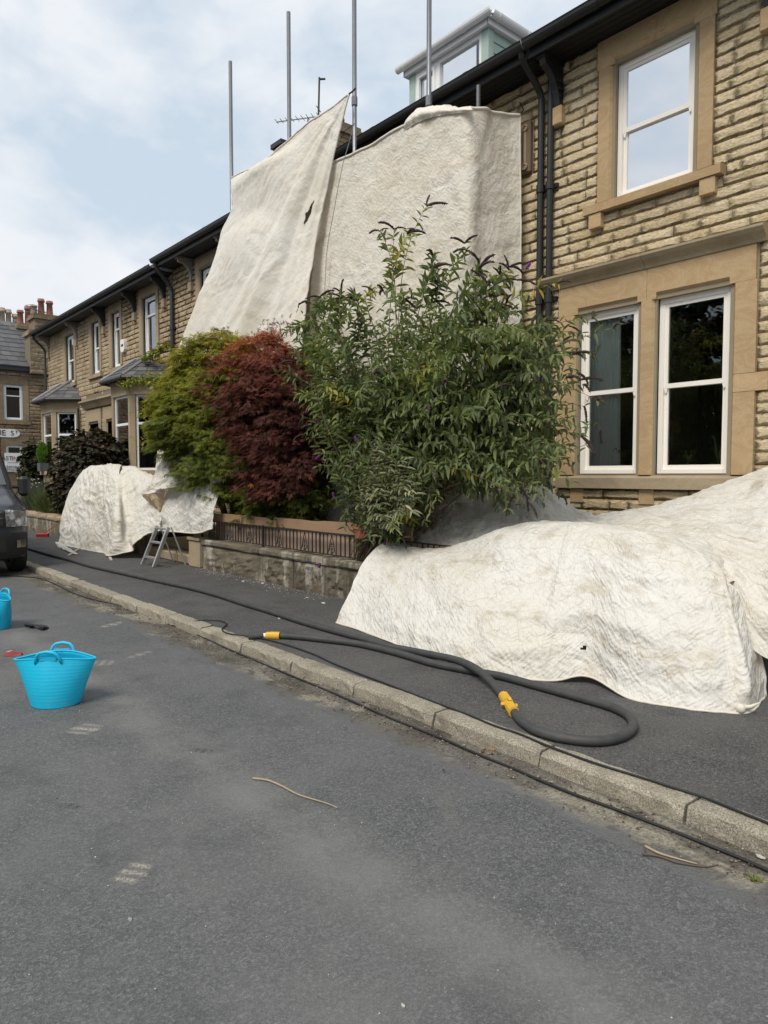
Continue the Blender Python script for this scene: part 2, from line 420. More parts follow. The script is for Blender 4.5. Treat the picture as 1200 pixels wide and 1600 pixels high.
# ground ------------------------------------------------------------------
def asphalt(name, base, fleck, dust, marks=False):
    t = NT(name); v = t.geo()
    sp = t.vor(v, 170, 'F1', 1)
    bw = t.n('RGBToBW', {0: sp}).outputs[0]
    c = t.mix(t.ramp(bw, (.35,0.),(.95,1.)), tuple(x*.72 for x in base), fleck)
    fine = t.noise(v, 330, 3, .7)
    c = t.mix(.8, c, t.ramp(fine, (.34,(.45,.45,.45)),(.66,(1.55,1.55,1.55))), 'MULTIPLY')
    grain = t.n('RGBToBW', {0: t.vor(v, 85, 'F1', 1)}).outputs[0]
    c = t.mix(.55, c, t.ramp(grain, (.1,(.55,.55,.55)),(.6,(1.,1.,1.)),(.95,(1.65,1.65,1.62))), 'MULTIPLY')
    big = t.noise(v, .55, 6, .6); mid = t.noise(v, 2.7, 6, .62)
    c = t.mix(t.ramp(t.math('ADD', t.math('MULTIPLY', big, .6), t.math('MULTIPLY', mid, .4)), (.42,0.),(.66,.6)), c, dust)
    c = t.mix(t.ramp(t.noise(v, 1.35, 5, .6), (.28,.5),(.46,0.)), c, tuple(x*.55 for x in base))
    # pale grit flecks
    wf = t.math('MULTIPLY', t.ramp(t.vor(v, 26), (.045,1.),(.07,0.)), t.ramp(t.n('RGBToBW', {0: t.vor(v, 26, 'F1', 1)}).outputs[0], (.62,0.),(.64,.75)))
    c = t.mix(wf, c, (.36,.35,.33))
    if marks:
        sep = t.n('SeparateXYZ', {0: v})
        x, y = sep.outputs[0], sep.outputs[1]
        # worn, paler wheel track that runs along the street
        wob = t.math('ADD', y, t.math('MULTIPLY', t.math('SUBTRACT', t.noise(v, .8, 3), .5), .35))
        for y0, wd, am in ((1.74,.20,.5),(1.2,.2,.15),(-.4,.4,.15)):
            g = t.math('DIVIDE', t.math('SUBTRACT', wob, y0), wd)
            g = t.math('MULTIPLY', t.math('POWER', 2.718, t.math('MULTIPLY', t.math('MULTIPLY', g, g), -1.)), am)
            g = t.math('MULTIPLY', g, t.ramp(mid, (.3,.25),(.65,1.)))
            c = t.mix(g, c, (.215,.21,.20))
        # chalky tread prints left by muddy boots and tyres
        for (u, w, ln, wd, ang, fq, kol, am) in MARKS:
            p = at(u, w, Z=0.004)
            dx = t.math('SUBTRACT', x, p.x); dy = t.math('SUBTRACT', y, p.y)
            ca, sa = math.cos(ang), math.sin(ang)
            a = t.math('ADD', t.math('MULTIPLY', dx, ca), t.math('MULTIPLY', dy, sa))
            b = t.math('SUBTRACT', t.math('MULTIPLY', dy, ca), t.math('MULTIPLY', dx, sa))
            ins = t.math('ADD', t.math('POWER', t.math('ABSOLUTE', t.math('DIVIDE', a, ln)), 3), t.math('POWER', t.math('ABSOLUTE', t.math('DIVIDE', b, wd)), 3))
            m_ = t.ramp(t.math('ADD', ins, t.math('MULTIPLY', t.math('SUBTRACT', t.noise(v, 16, 4, .6), .5), 1.3)), (.2,.8),(1.,0.))
            st = t.math('SINE', t.math('ADD', t.math('MULTIPLY', a, fq), t.math('MULTIPLY', t.noise(v, 9, 2), 3)))
            m_ = t.math('MULTIPLY', m_, t.ramp(t.math('MULTIPLY', t.math('ADD', st, 1), .5), (.25,.25),(.75,1.)))
            m_ = t.math('MULTIPLY', m_, t.ramp(t.noise(v, 70, 4, .75), (.38,0.),(.60,min(1,am*1.15))))
            c = t.mix(m_, c, kol)
    h = t.math('ADD', t.math('MULTIPLY', t.vor(v, 170), .6), t.math('MULTIPLY', fine, .6))
    return t.done(t.bsdf(c, .85, t.bump(h, .55, .006), Specular_IOR_Level=.3))
MARKS = [(208,1362,.10,.065,2.2,115,(.42,.38,.32),.85),(133,1138,.10,.10,2.2,75,(.48,.44,.36),.8),(218,1022,.16,.05,2.0,60,(.42,.38,.31),.6),
         (176,975,.20,.07,2.0,55,(.46,.42,.35),.8),(318,1172,.085,.035,.6,150,(.02,.02,.02),.9),(108,1258,.07,.03,.6,150,(.022,.022,.022),.9),
         (700,1265,.3,.05,2.5,14,(.17,.165,.15),.5),(160,1035,.12,.1,1,90,(.42,.38,.33),.6)]
M['road'] = asphalt('road_asphalt', (.104,.107,.111), (.155,.157,.158), (.145,.146,.145), True)
M['footway'] = asphalt('footway_tarmac', (.066,.065,.066), (.135,.133,.13), (.115,.11,.104))
def kerb_mat():
    t = NT('concrete_kerb'); v = t.geo()
    c = t.mix(t.ramp(t.noise(v, 150, 4, .75), (.36,0.),(.62,1.)), (.13,.118,.095), (.46,.42,.345))
    c = t.mix(.6, c, t.ramp(t.n('RGBToBW', {0: t.vor(v, 120, 'F1', 1)}).outputs[0], (.2,(.68,.66,.63)),(.8,(1.16,1.16,1.13))), 'MULTIPLY')
    c = t.mix(.45, c, t.ramp(t.rnd(), (0,(.75,.74,.72)),(1,(1.15,1.13,1.08))), 'MULTIPLY')
    c = t.mix(t.ramp(t.noise(v, 3.2, 6, .65), (.5,0.),(.7,.6)), c, (.12,.105,.08))
    return t.done(t.bsdf(c, .9, t.bump(t.noise(v, 110, 5, .7), .7, .006), Specular_IOR_Level=.2))
M['kerb'] = kerb_mat()
def channel_mat():
    t = NT('gutter_dirt'); v = t.geo()
    sp = t.n('RGBToBW', {0: t.vor(v, 90, 'F1', 1)}).outputs[0]
    c = t.mix(t.ramp(t.noise(v, 1.7, 6, .65), (.4,0.),(.6,1.)), (.085,.075,.062), (.145,.132,.115))
    c = t.mix(t.ramp(t.noise(t.map(v,(1,2.2,1),(4,2,0)), 1.5, 5, .6, .5), (.54,0.),(.60,1.)), c, (.225,.205,.165))
    c = t.mix(t.ramp(t.noise(t.map(v,(1,1.6,1),(8,1,0)), 2.3, 5, .6), (.60,0.),(.68,.85)), c, (.05,.042,.034))
    c = t.mix(.6, c, t.ramp(sp, (.1,(.45,.45,.45)),(.9,(1.5,1.5,1.5))), 'MULTIPLY')
    rd = t.mix(.7, (.115,.116,.118), t.ramp(t.noise(v, 330, 3, .7), (.32,(.55,.55,.55)),(.68,(1.4,1.4,1.4))), 'MULTIPLY')
    fade = t.math('ADD', t.tint(), t.math('MULTIPLY', t.math('SUBTRACT', t.noise(v, 5, 6, .7), .5), 1.1))
    c = t.mix(t.ramp(fade, (.12,0.),(.42,1.)), rd, c)
    h = t.math('ADD', t.noise(v, 14, 6, .7), t.math('MULTIPLY', t.vor(v, 90), .4))
    return t.done(t.bsdf(c, .92, t.bump(h, .8, .015), Specular_IOR_Level=.2))
M['channel'] = channel_mat()
M['soil'] = simple('garden_soil', (.05,.036,.025), .95, bump=.8, scale=9, var=.4)
def gritty_wall():
    t = NT('gritty_wall_stone'); v = t.geo()
    c = t.mix(t.noise(v, 5, 6, .7), (.085,.072,.056), (.25,.215,.16))
    c = t.mix(.55, c, t.ramp(t.noise(v, 45, 5, .7), (.3,(.5,.5,.48)),(.7,(1.4,1.38,1.3))), 'MULTIPLY')
    c = t.mix(t.ramp(t.noise(t.map(v,(1,1,.45)), 2.1, 5, .6), (.5,0.),(.66,.8)), c, (.05,.045,.035))
    # blasting dust that has washed down the face
    c = t.mix(t.ramp(t.noise(t.map(v,(3.2,3.2,.55)), 1.6, 5, .65), (.52,0.),(.68,.85)), c, (.50,.47,.40))
    return t.done(t.bsdf(c, .92, t.bump(t.math('ADD', t.noise(v, 30, 6, .7), t.noise(v, 7, 4)), .9, .02), Specular_IOR_Level=.15))
M['wall_stone'] = gritty_wall()
def timber(name, a, b, sc=1):
    t = NT(name); v = t.geo()
    g = t.noise(t.map(v, (1.2*sc,9*sc,22*sc)), 2.4, 6, .6, .6)
    c = t.mix(g, a, b)
    c = t.mix(t.ramp(t.noise(v, 4, 5), (.5,0.),(.8,.5)), c, tuple(x*.5 for x in a))
    return t.done(t.bsdf(c, .8, t.bump(g, .3, .004), Specular_IOR_Level=.2))
M['timber'] = timber('raw_timber', (.36,.235,.15), (.27,.165,.10))
M['timber_panel'] = timber('pinkish_board', (.40,.29,.225), (.31,.215,.165))
M['lath'] = timber('pale_lath', (.48,.42,.32), (.38,.32,.23))

def leaf_mat(name, *stops, trans=.35, rough=.62):
    t = NT(name)
    k = t.tint()
    c = t.ramp(k, *stops)
    v = t.geo()
    c = t.mix(.5, c, t.ramp(t.noise(v, 7, 3), (.3,(.7,.7,.7)),(.7,(1.3,1.3,1.3))), 'MULTIPLY')
    p = t.bsdf(c, rough, None, Specular_IOR_Level=.25)
    tr = t.n('BsdfTranslucent', {'Color': t.mix(1, c, (1.15,1.2,.7), 'MULTIPLY')}).outputs[0]
    return t.done(t.n('MixShader', {0: trans, 1: p, 2: tr}).outputs[0])
M['bark'] = simple('grey_brown_bark', (.10,.075,.05), .9, bump=.7, scale=10, var=.4)
M['stem'] = simple('buddleia_stem', (.15,.105,.06), .85, var=.4, scale=8)

# =================================================================== SETTING
F = 7.30                 # plane of the terrace fronts; the street runs along X, the houses stand on +Y
KY, WY = 3.08, 5.12      # kerb face, garden wall face
def sheet(name, x0, x1, y0, y1, z, m, nx=1, ny=1):
    xs = np.linspace(x0,x1,nx+1); ys = np.linspace(y0,y1,ny+1)
    V = [(x,y,z) for y in ys for x in xs]
    Fc = [(j*(nx+1)+i, j*(nx+1)+i+1, (j+1)*(nx+1)+i+1, (j+1)*(nx+1)+i) for j in range(ny) for i in range(nx)]
    return tag(link(name, np_mesh(name, V, Fc), m), kind='structure')
sheet('road', -400, 400, -400, 400, 0, M['road'])
# dirt-filled channel between road and kerb: an uneven ribbon
xs = np.arange(-27.5, 6, .08)
e = 2.66 + .16*fbm(xs*.9, xs*0, s=3, o=4) + .05*fbm(xs*5, xs*0, s=9, o=2)
V = []; Fc = []
for i, x in enumerate(xs):
    for k in range(6):
        V.append((x, e[i]+(KY+.02-e[i])*k/5, (-.002 if k == 0 else .004)+(.0026*k*(.6+.4*math.sin(x*7)))))
    if i:
        a = (i-1)*6; b = i*6
        Fc += [(a+k,b+k,b+k+1,a+k+1) for k in range(5)]
tag(link('gutter_channel', np_mesh('gutter_channel', V, Fc, True, tint=np.tile(np.linspace(0,1,6),len(xs))), M['channel']), kind='structure')
# footway slab
fw = MB(); fw.box(-27.6, 6, KY+.145, F, -.05, .10)
tag(fw.build('footway', M['footway']), kind='structure')
gd = MB(); gd.box(-27.2, -12.9, WY+.3, F-.0, .10, .50); gd.box(-10.6, -2.3, WY+.3, F, .10, .50)
tag(gd.build('garden_soil', M['soil']), kind='structure')
# kerb stones, .82 m long
kr = thing('kerb', None, None, (0, KY, 0)); kr['kind'] = 'structure'
def kerb_mesh(seed):
    rg = np.random.default_rng(seed); nx = 12; Ln = .812
    prof = [(0,-.06),(.0,.03),(.003,.082),(.012,.096),(.026,.103),(.10,.106),(.141,.105),(.145,.101),(.145,-.06)]
    V = []; Fc = []; k = len(prof)
    for i in range(nx+1):
        x = i*Ln/nx; en = min(i, nx-i)
        for j, (y,z) in enumerate(prof):
            w = .004 if 0 < j < k-1 else 0
            ch = .007 if (en == 0 and 1 < j < k-2) else 0
            V.append((x + (.004 if en == 0 and i == 0 else (-.004 if en == 0 else 0)), y+rg.normal()*w*.8+(ch if j < 4 else 0), z+rg.normal()*w*.45-ch))
        if i:
            a, b = (i-1)*k, i*k
            Fc += [(a+j, a+j+1, b+j+1, b+j) for j in range(k-1)]
    me = bpy.data.meshes.new('kerb_stone')
    me.from_pydata(V, [], [tuple(reversed(f)) for f in Fc]+[tuple(range(k)), tuple(nx*k+j for j in reversed(range(k)))])
    me.materials.append(M['kerb']); me.update()
    return me
KM = [kerb_mesh(i) for i in range(5)]
x = -3.155 - .82*29
i = 0
while x < 5.5:
    o = link('kerb_stone', KM[(i*3) % 5], None, kr)
    o.location = (x, random.uniform(-.004,.004), random.uniform(-.004,.003)); o.rotation_euler.z = random.uniform(-.004,.004); o.rotation_euler.y = random.uniform(-.004,.004)
    x += .82; i += 1

# =================================================================== STONEWORK
def stone_mesh(seed, rough=1.):
    """one pitch-faced walling stone, unit length and height, in metres deep"""
    rg = np.random.default_rng(seed); nx, nz = 6, 4
    V = []; idx = {}
    for j in range(nz+1):
        for i in range(nx+1):
            edge = i in (0,nx) or j in (0,nz)
            px = i/nx + (0 if i in (0,nx) else float(np.clip(rg.normal()*.04,-.06,.06)))
            pz = j/nz + (0 if j in (0,nz) else float(np.clip(rg.normal()*.06,-.09,.09)))
            d = -.008-rg.random()*.003 if edge else -(.008+.015*rg.random()**1.2*rough)
            idx[i,j] = len(V); V.append((px, d, pz))
    Fc = [(idx[i,j], idx[i+1,j], idx[i+1,j+1], idx[i,j+1]) for j in range(nz) for i in range(nx)]
    ring = [(i,0) for i in range(nx)]+[(nx,j) for j in range(nz)]+[(i,nz) for i in range(nx,0,-1)]+[(0,j) for j in range(nz,0,-1)]
    bk = []
    for r in ring:
        p = V[idx[r]]; bk.append(len(V)); V.append((p[0], .02, p[2]))
    n = len(ring)
    for a in range(n):
        b = (a+1) % n
        Fc.append((idx[ring[b]], idx[ring[a]], bk[a], bk[b]))
    return np.array(V), np.array(Fc)
SV = [stone_mesh(s) for s in range(18)]
def stone_meshes(m):
    out = []
    for V, Fc in SV:
        me = np_mesh('stone', V, Fc); me.materials.append(m); out.append(me)
    return out
SM = {k: stone_meshes(M[k]) for k in ('stone_clean','stone_sooty','stone_dark')}

def stonework(house, mkey, x0, x1, z0, z1, holes, single=True, course=(.105,.135), length=(.24,.52), limit=300, Mx=None, min_px=9., fy=F, seed=0, vis=None):
    """coursed walling; the stones that show at 10 px or more are parts, the rest one stuff part"""
    rg = random.Random(seed+int(x0*100)); lst = []
    cuts = [z0]
    for q in sorted({z1}|{c for h_ in holes for c in h_[2:] if z0 < c < z1}):
        if q-cuts[-1] > .07: cuts.append(q)
    if cuts[-1] < z1-1e-6: cuts[-1] = z1
    lay = []
    for a_, b_ in zip(cuts, cuts[1:]):
        k_ = max(1, round((b_-a_)/(sum(course)/2))); ws = [rg.uniform(.86,1.14) for _ in range(k_)]; s_ = sum(ws); z = a_
        for w_ in ws: lay.append((z, (b_-a_)*w_/s_)); z += (b_-a_)*w_/s_
    for z, h in lay:
        xcur = x0-rg.uniform(0,.2)
        segs = [(x0,x1)]
        for (a,b,c,d) in holes:
            if c < z+h-.05 and d > z+.05:
                ns = []
                for s,e_ in segs:
                    if b <= s or a >= e_: ns.append((s,e_))
                    else:
                        if a > s: ns.append((s,a))
                        if b < e_: ns.append((b,e_))
                segs = ns
        for s, e_ in segs:
            x = s; first = True
            while x < e_-.01:
                w = rg.uniform(*length)*(.55 if first and rg.random() < .5 else 1); first = False
                if e_-(x+w) < .12: w = e_-x
                if w > .05: lst.append((x, z, w, h))
                x += w
    J = .0025
    cand = []
    for q in lst:
        x, z, w, h = q
        p = (x+w/2, fy, z+h/2)
        P = (Mx @ Vector(p)) if Mx else Vector(p)
        s = proj(P)
        ok = single and s is not None and -15 < s[0] < 1215 and -10 < s[1] < 1600 and (vis is None or vis(s[0], s[1]))
        size = 0
        if ok:
            pa, pb = proj((Mx @ Vector((x,fy,z))) if Mx else (x,fy,z)), proj((Mx @ Vector((x+w,fy,z+h))) if Mx else (x+w,fy,z+h))
            if pa and pb: size = math.hypot(pb[0]-pa[0], pb[1]-pa[1])
        cand.append((size, q))
    cand.sort(key=lambda t: -t[0])
    rest = []
    for n_, (size, (x,z,w,h)) in enumerate(cand):
        if size >= min_px and n_ < limit:
            o = link('stone', rg.choice(SM[mkey]), None, house)
            o.location = (x+J, fy, z+J) if not Mx else Mx @ Vector((x+J, fy, z+J))
            o.location = Vector(o.location)-Vector(house.location)
            if Mx: o.rotation_euler = Mx.to_euler()
            o.scale = (w-2*J, rg.uniform(.75,1.25), h-2*J)
        else: rest.append((x,z,w,h))
    if rest:
        VV = []; FF = []; TT = []; n = 0
        for x,z,w,h in rest:
            V, Fc = rg.choice(SV)
            W = V*np.array([w-2*J, rg.uniform(.75,1.25), h-2*J])+np.array([x+J, fy, z+J])
            if Mx:
                A = np.array(Mx); W = W @ A[:3,:3].T + A[:3,3]
            VV.append(W); FF.append(Fc+n); n += len(W); TT.append(np.full(len(W), rg.random()))
        o = link('walling_stone', np_mesh('walling_stone', np.concatenate(VV), np.concatenate(FF), tint=np.concatenate(TT)), M[mkey], house)
        o.matrix_parent_inverse = Matrix.Translation(-Vector(house.location)); o['kind'] = 'stuff'

def wall_core(house, x0, x1, z0, z1, holes, m, y0=F-.0045, y1=F+.35, Mx=None, name='wall'):
    xs = sorted({x0,x1}|{min(max(v,x0),x1) for h in holes for v in h[:2]}); zs = sorted({z0,z1}|{min(max(v,z0),z1) for h in holes for v in h[2:]})
    mb = MB(Mx)
    for i in range(len(xs)-1):
        run = None
        for j in range(len(zs)-1):
            cx, cz = (xs[i]+xs[i+1])/2, (zs[j]+zs[j+1])/2
            solid = not any(a < cx < b and c < cz < d for a,b,c,d in holes)
            if solid: run = (run[0] if run else zs[j], zs[j+1])
            if (not solid or j == len(zs)-2) and run:
                mb.box(xs[i], xs[i+1], y0, y1, run[0], run[1]); run = None
    return world_part(mb, name, m, house)

def window(house, x0, x1, z0, z1, y, gl, fm, Mx=None, split=.5, kind='sash', fr=.055, mp='glass'):
    """outer frame with two sashes (or a fixed light under a top light); panes are sub-parts"""
    mb = MB(Mx)
    mb.box(x0, x0+fr, y, y+.09, z0, z1); mb.box(x1-fr, x1, y, y+.09, z0, z1)
    mb.box(x0+fr, x1-fr, y, y+.09, z1-fr, z1); mb.box(x0+fr, x1-fr, y-.012, y+.09, z0, z0+fr*.8)
    w = world_part(mb, 'window', fm, house)
    zm = z0+(z1-z0)*split
    a, b = x0+fr, x1-fr
    for (p, q, dy) in ((z0+fr*.8, zm+.018, .035), (zm-.018, z1-fr, .012)):
        s = MB(Mx); sr = .042
        yy = y+dy
        s.box(a, a+sr, yy, yy+.035, p, q); s.box(b-sr, b, yy, yy+.035, p, q)
        s.box(a+sr, b-sr, yy, yy+.035, p, p+sr*1.15); s.box(a+sr, b-sr, yy, yy+.035, q-sr*.9, q)
        if kind == 'sash' and dy < .02:     # horns under the upper sash
            for c0 in (a, b-sr): s.prism([(c0,p),(c0+sr,p),(c0+sr*.7,p-.05),(c0+sr*.3,p-.05)], yy+.002, yy+.03, 'y')
        so = s.build('sash', fm, w)
        g = MB(Mx); g.box(a+sr-.004, b-sr+.004, yy+.014, yy+.02, p+sr*1.15-.004, q-sr*.9+.004)
        g.build('pane', gl, w)
    return w

def jamb_poly(xo, xi, d0, d1, sp):
    """plan of a splayed jamb: outer face to the reveal"""
    return [(xo, F+.02), (xo, d0), (xi-(sp if xi > xo else -sp), d0), (xi, d0+abs(sp)*1.2), (xi, d1), (xo, d1)]

def room_box(house, x0, x1, y0, y1, z0, z1, m=None):
    mb = MB(); mb.add([(x0,y0,z0),(x1,y0,z0),(x1,y1,z0),(x0,y1,z0),(x0,y0,z1),(x1,y0,z1),(x1,y1,z1),(x0,y1,z1)],
                      [(0,1,2,3),(4,7,6,5),(1,5,6,2),(2,6,7,3),(3,7,4,0)])
    return world_part(mb, 'room', m or M['room'], house)

def eaves(house, x0, x1, ze, drop_soffit=.02, m='black_paint', gz=0.):
    """soffit board, fascia and half-round gutter along the front"""
    mb = MB(); mb.box(x0, x1, F-.42, F+.02, ze-.06, ze-.03)
    for k in range(1, 5): mb.box(x0, x1, F-.42+k*.085, F-.415+k*.085, ze-.066, ze-.0605)
    world_part(mb, 'soffit', M[m], house)
    mb = MB(); mb.box(x0, x1, F-.445, F-.42, ze-.10, ze+.11)
    world_part(mb, 'fascia', M[m], house)
    mb = MB()
    n = 8; c = (F-.51, ze+.055)
    ring = [(c[0]-.065*math.cos(math.pi*k/n), c[1]-.075*math.sin(math.pi*k/n)) for k in range(n+1)]
    pr = [(c[0]-.075, c[1]+.012)]+ring+[(c[0]+.075, c[1]+.012)]
    inn = [(c[0]+.058*math.cos(math.pi*k/n), c[1]-.062*math.sin(math.pi*k/n)) for k in range(n+1)]
    mb.prism(pr+inn, x0, x1, 'x')
    xx = x0+.9
    while xx < x1-.3:        # joint collars
        mb.prism([(p[0], p[1]-.006) for p in ring]+[(c[0]+.075,c[1]+.016),(c[0]-.075,c[1]+.016)], xx, xx+.09, 'x'); xx += 1.85
    world_part(mb, 'gutter', M[m], house)

def bracket(house, x, ze, m='black_paint', cm='ashlar', thin=False):
    mb = MB(); w = .045 if thin else .06
    mb.box(x-w, x+w, F-.40, F-.02, ze-.125, ze-.062)
    mb.prism([(F-.38,ze-.126),(F-.02,ze-.126),(F-.02,ze-.56),(F-.085,ze-.58),(F-.10,ze-.50),(F-.13,ze-.40),(F-.19,ze-.30),(F-.27,ze-.23),(F-.36,ze-.19)] if not thin else
             [(F-.36,ze-.126),(F-.02,ze-.126),(F-.02,ze-.55),(F-.07,ze-.55),(F-.075,ze-.38),(F-.14,ze-.27),(F-.22,ze-.21),(F-.36,ze-.18)], x-w*.7, x+w*.7, 'x')
    if not thin:
        for q in (.30,.38,.46): mb.box(x-w*.95, x+w*.95, F-.15+(q-.3)*.35, F-.03, ze-q-.03, ze-q)
    b = world_part(mb, 'eaves_bracket', M[m], house)
    mb = MB(); mb.cbox(x-.075, x+.075, F-.10, F+.02, ze-.80, ze-.585, .012)
    world_part(mb, 'corbel', M[cm], house)

def downpipe(house, x, z0, ztop, ze, m='black_paint', swan=True, r=.042):
    mb = MB()
    y = F-.085
    pts = [(x,y,z0),(x,y,ztop)]
    if swan:
        for k in range(1,7):
            a = k/6
            pts.append((x-.0*a, y-(F-.085-(F-.49))*(a*a*(3-2*a))*1.0, ztop+(ze-.0-ztop)*a))
    mb.tube(pts, r, 10)
    zz = z0+.5
    while zz < ztop:
        mb.tube([(x,y,zz),(x,y,zz+.09)], r*1.28, 10); mb.box(x-.085, x+.085, y+.03, F+.01, zz+.02, zz+.07); zz += 1.35
    return world_part(mb, 'downpipe', M[m], house, smooth=False)

def pitched_roof(house, x0, x1, ze, depth=8.2, slope=.60):
    mb = MB(); ya = F-.40; yr = F+depth/2; zr = ze+.12+(yr-ya)*slope
    mb.prism([(ya,ze+.10),(yr,zr),(F+depth+.1,ze+.10),(F+depth+.1,ze),(yr,zr-.12),(ya,ze+.0)], x0, x1, 'x')
    return world_part(mb, 'roof', M['slate'], house)
def body(house, x0, x1, z0, z1, m, depth=8.2):
    mb = MB(); mb.box(x0, x0+.25, F+.36, F+depth, z0, z1); mb.box(x1-.25, x1, F+.36, F+depth, z0, z1); mb.box(x0+.26, x1-.26, F+depth-.25, F+depth, z0, z1)
    return world_part(mb, 'rear_wall', m, house)

# ------------------------------------------------------------------- house A (right)
ZE = 6.58
HA = thing('terraced_house', 'cleaned honey coloured stone house at right with cream sash windows', 'house', (-2.4, F, .1))
ax0, ax1 = -5.47, 1.6
opL, opR = (-5.02,-4.25,1.60,3.50), (-4.03,-3.25,1.60,3.50)
opU = (-4.58,-3.67,4.71,6.20)
opU2 = (-1.3,-.4,4.71,6.20)
holes = [(-5.30,-2.98,1.44,4.02), (-4.80,-3.46,4.70,6.52), (-4.93,-3.34,4.585,4.70), (-1.55,-.15,4.585,6.52)]
# the cornice and the little sub-sill stones lie over the walling; the walling stops at the dressed surround
stonework(HA, 'stone_clean', ax0, ax1, .42, ZE-.06, [(-5.30,-2.98,1.44,3.86),(-5.54,-2.88,3.86,4.02),(-4.80,-3.46,4.70,6.52),(-4.94,-3.33,4.585,4.70),(-1.55,-.15,4.585,6.52),
          (-2.98,-2.86,2.42,2.60)], limit=300)
wall_core(HA, ax0, ax1, .1, ZE-.03, [opL, opR, opU, opU2], M['mortar'])
AS = M['ashlar']
def blk(x0,x1,z0,z1,d=.03,name='dressed_block',m=AS,h=HA,c=.006,deep=.0):
    return world_part(MB().cbox(x0,x1,F-d,F+.02+deep,z0,z1,c), name, m, h)
# ground-floor pair: sill, jambs, mullion, lintels, cornice
world_part(MB().prism([(F-.075,1.445),(F-.075,1.565),(F+.02,1.60),(F+.16,1.615),(F+.16,1.445)], -5.28, -2.97,'x'), 'sill', M['ashlar_grey'], HA)
def jamb(x0, x1, z0, z1, side, sp=.06, name='jamb', h=HA, m=AS, d=.035, dp=.16, seg=None):
    """block of a splayed jamb; side=+1: opening lies to +X"""
    xo, xi = (x0,x1) if side > 0 else (x1,x0)
    sg = 1 if side > 0 else -1
    poly = [(xo,F+dp),(xo,F-d),(xi-sg*sp,F-d),(xi,F-d+sp*1.3),(xi,F+dp)]
    if sg < 0: poly = poly[::-1]
    return world_part(MB().prism(poly, z0+.002, z1-.002, 'z'), name, m, h)
for z0,z1 in ((1.60,2.40),(2.40,2.62),(2.62,3.50)): jamb(-5.296, -5.02, z0, z1, 1)
for z0,z1 in ((1.60,2.42),(2.42,2.60),(2.60,3.50)): jamb(-3.25, -2.984 if z1-z0 > .3 else -2.864, z0, z1, -1)
world_part(MB().prism([(-4.25,F+.16),(-4.25,F+.03),(-4.20,F-.035),(-4.08,F-.035),(-4.03,F+.03),(-4.03,F+.16)], 1.60, 3.50,'z'), 'mullion', AS, HA)
def lintel(x0,x1,z0,z1,o0,o1,h=HA,m=AS,d=.035,sp=.07):
    mb = MB(); mb.box(x0,o0,F-d,F+.16,z0,z1); mb.box(o1,x1,F-d,F+.16,z0,z1)
    mb.prism([(F+.16,z0),(F-d+sp*1.3,z0),(F-d,z0+sp),(F-d,z1),(F+.16,z1)], o0, o1, 'x')
    return world_part(mb, 'lintel', m, h)
lintel(-5.29,-4.142,3.50,3.84,-5.02,-4.25); lintel(-4.138,-3.0,3.50,3.84,-4.03,-3.25)
mb = MB(); cp = [(F+.02,3.842),(F-.05,3.842),(F-.065,3.875),(F-.09,3.90),(F-.125,3.925),(F-.155,3.96),(F-.155,3.985),(F+.02,4.02)]
mb.prism(cp, -5.52, -4.16,'x'); mb.prism(cp, -4.155, -2.90,'x'); world_part(mb, 'cornice', M['ashlar_grey'], HA)
blk(-4.20,-4.02,1.27,1.44,.03,'sill_block'); blk(-5.1,-4.92,1.27,1.44,.03,'sill_block'); blk(-3.35,-3.17,1.27,1.44,.03,'sill_block')
window(HA, opL[0],opL[1],1.615,3.50,F+.055,M['glass'],M['white_paint'])
window(HA, opR[0],opR[1],1.615,3.50,F+.055,M['glass'],M['white_paint'])
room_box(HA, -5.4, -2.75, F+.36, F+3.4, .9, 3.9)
# first-floor window
for (a,b,o0,o1) in ((-4.80,-3.46,-4.58,-3.67),(-1.55,-.15,-1.3,-.4)):
    jamb(a+.02, o0, 4.72, 6.20, 1); jamb(o1, b-.0, 4.72, 6.20, -1)
    lintel(a-.0, b+.02, 6.20, 6.51, o0, o1)
    world_part(MB().prism([(F-.10,4.60),(F-.10,4.69),(F+.02,4.715),(F+.16,4.72),(F+.16,4.60)], a-.13, b+.12,'x'), 'sill', AS, HA)
    blk(a-.06,a+.10,4.43,4.597,.085,'sill_block'); blk(b-.10,b+.06,4.43,4.597,.085,'sill_block')
    window(HA, o0, o1, 4.72, 6.20, F+.055, M['glass_coated'], M['white_paint'])
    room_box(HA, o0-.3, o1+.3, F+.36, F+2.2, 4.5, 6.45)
# carved motif on the lintel: a ring over a small pointed leaf
cm = MB(); cx = -4.125
cm.tube([(cx+.05*math.cos(a), F-.037, 6.40+.05*math.sin(a)) for a in np.linspace(0,2*math.pi,15)], .011, 6, False)
cm.prism([(cx-.12,6.30),(cx-.05,6.345),(cx+.05,6.345),(cx+.12,6.30),(cx+.035,6.285),(cx,6.225),(cx-.035,6.285)], F-.046, F-.034, 'y')
world_part(cm, 'carved_motif', AS, HA)
eaves(HA, ax0, ax1, ZE)
bracket(HA, -5.32, ZE); bracket(HA, -2.93, ZE); bracket(HA, -.02, ZE)
downpipe(HA, -5.405, .5, 6.50, ZE, swan=False)
pitched_roof(HA, ax0, ax1, ZE); body(HA, ax0, ax1, .1, ZE, M['stone_clean'])

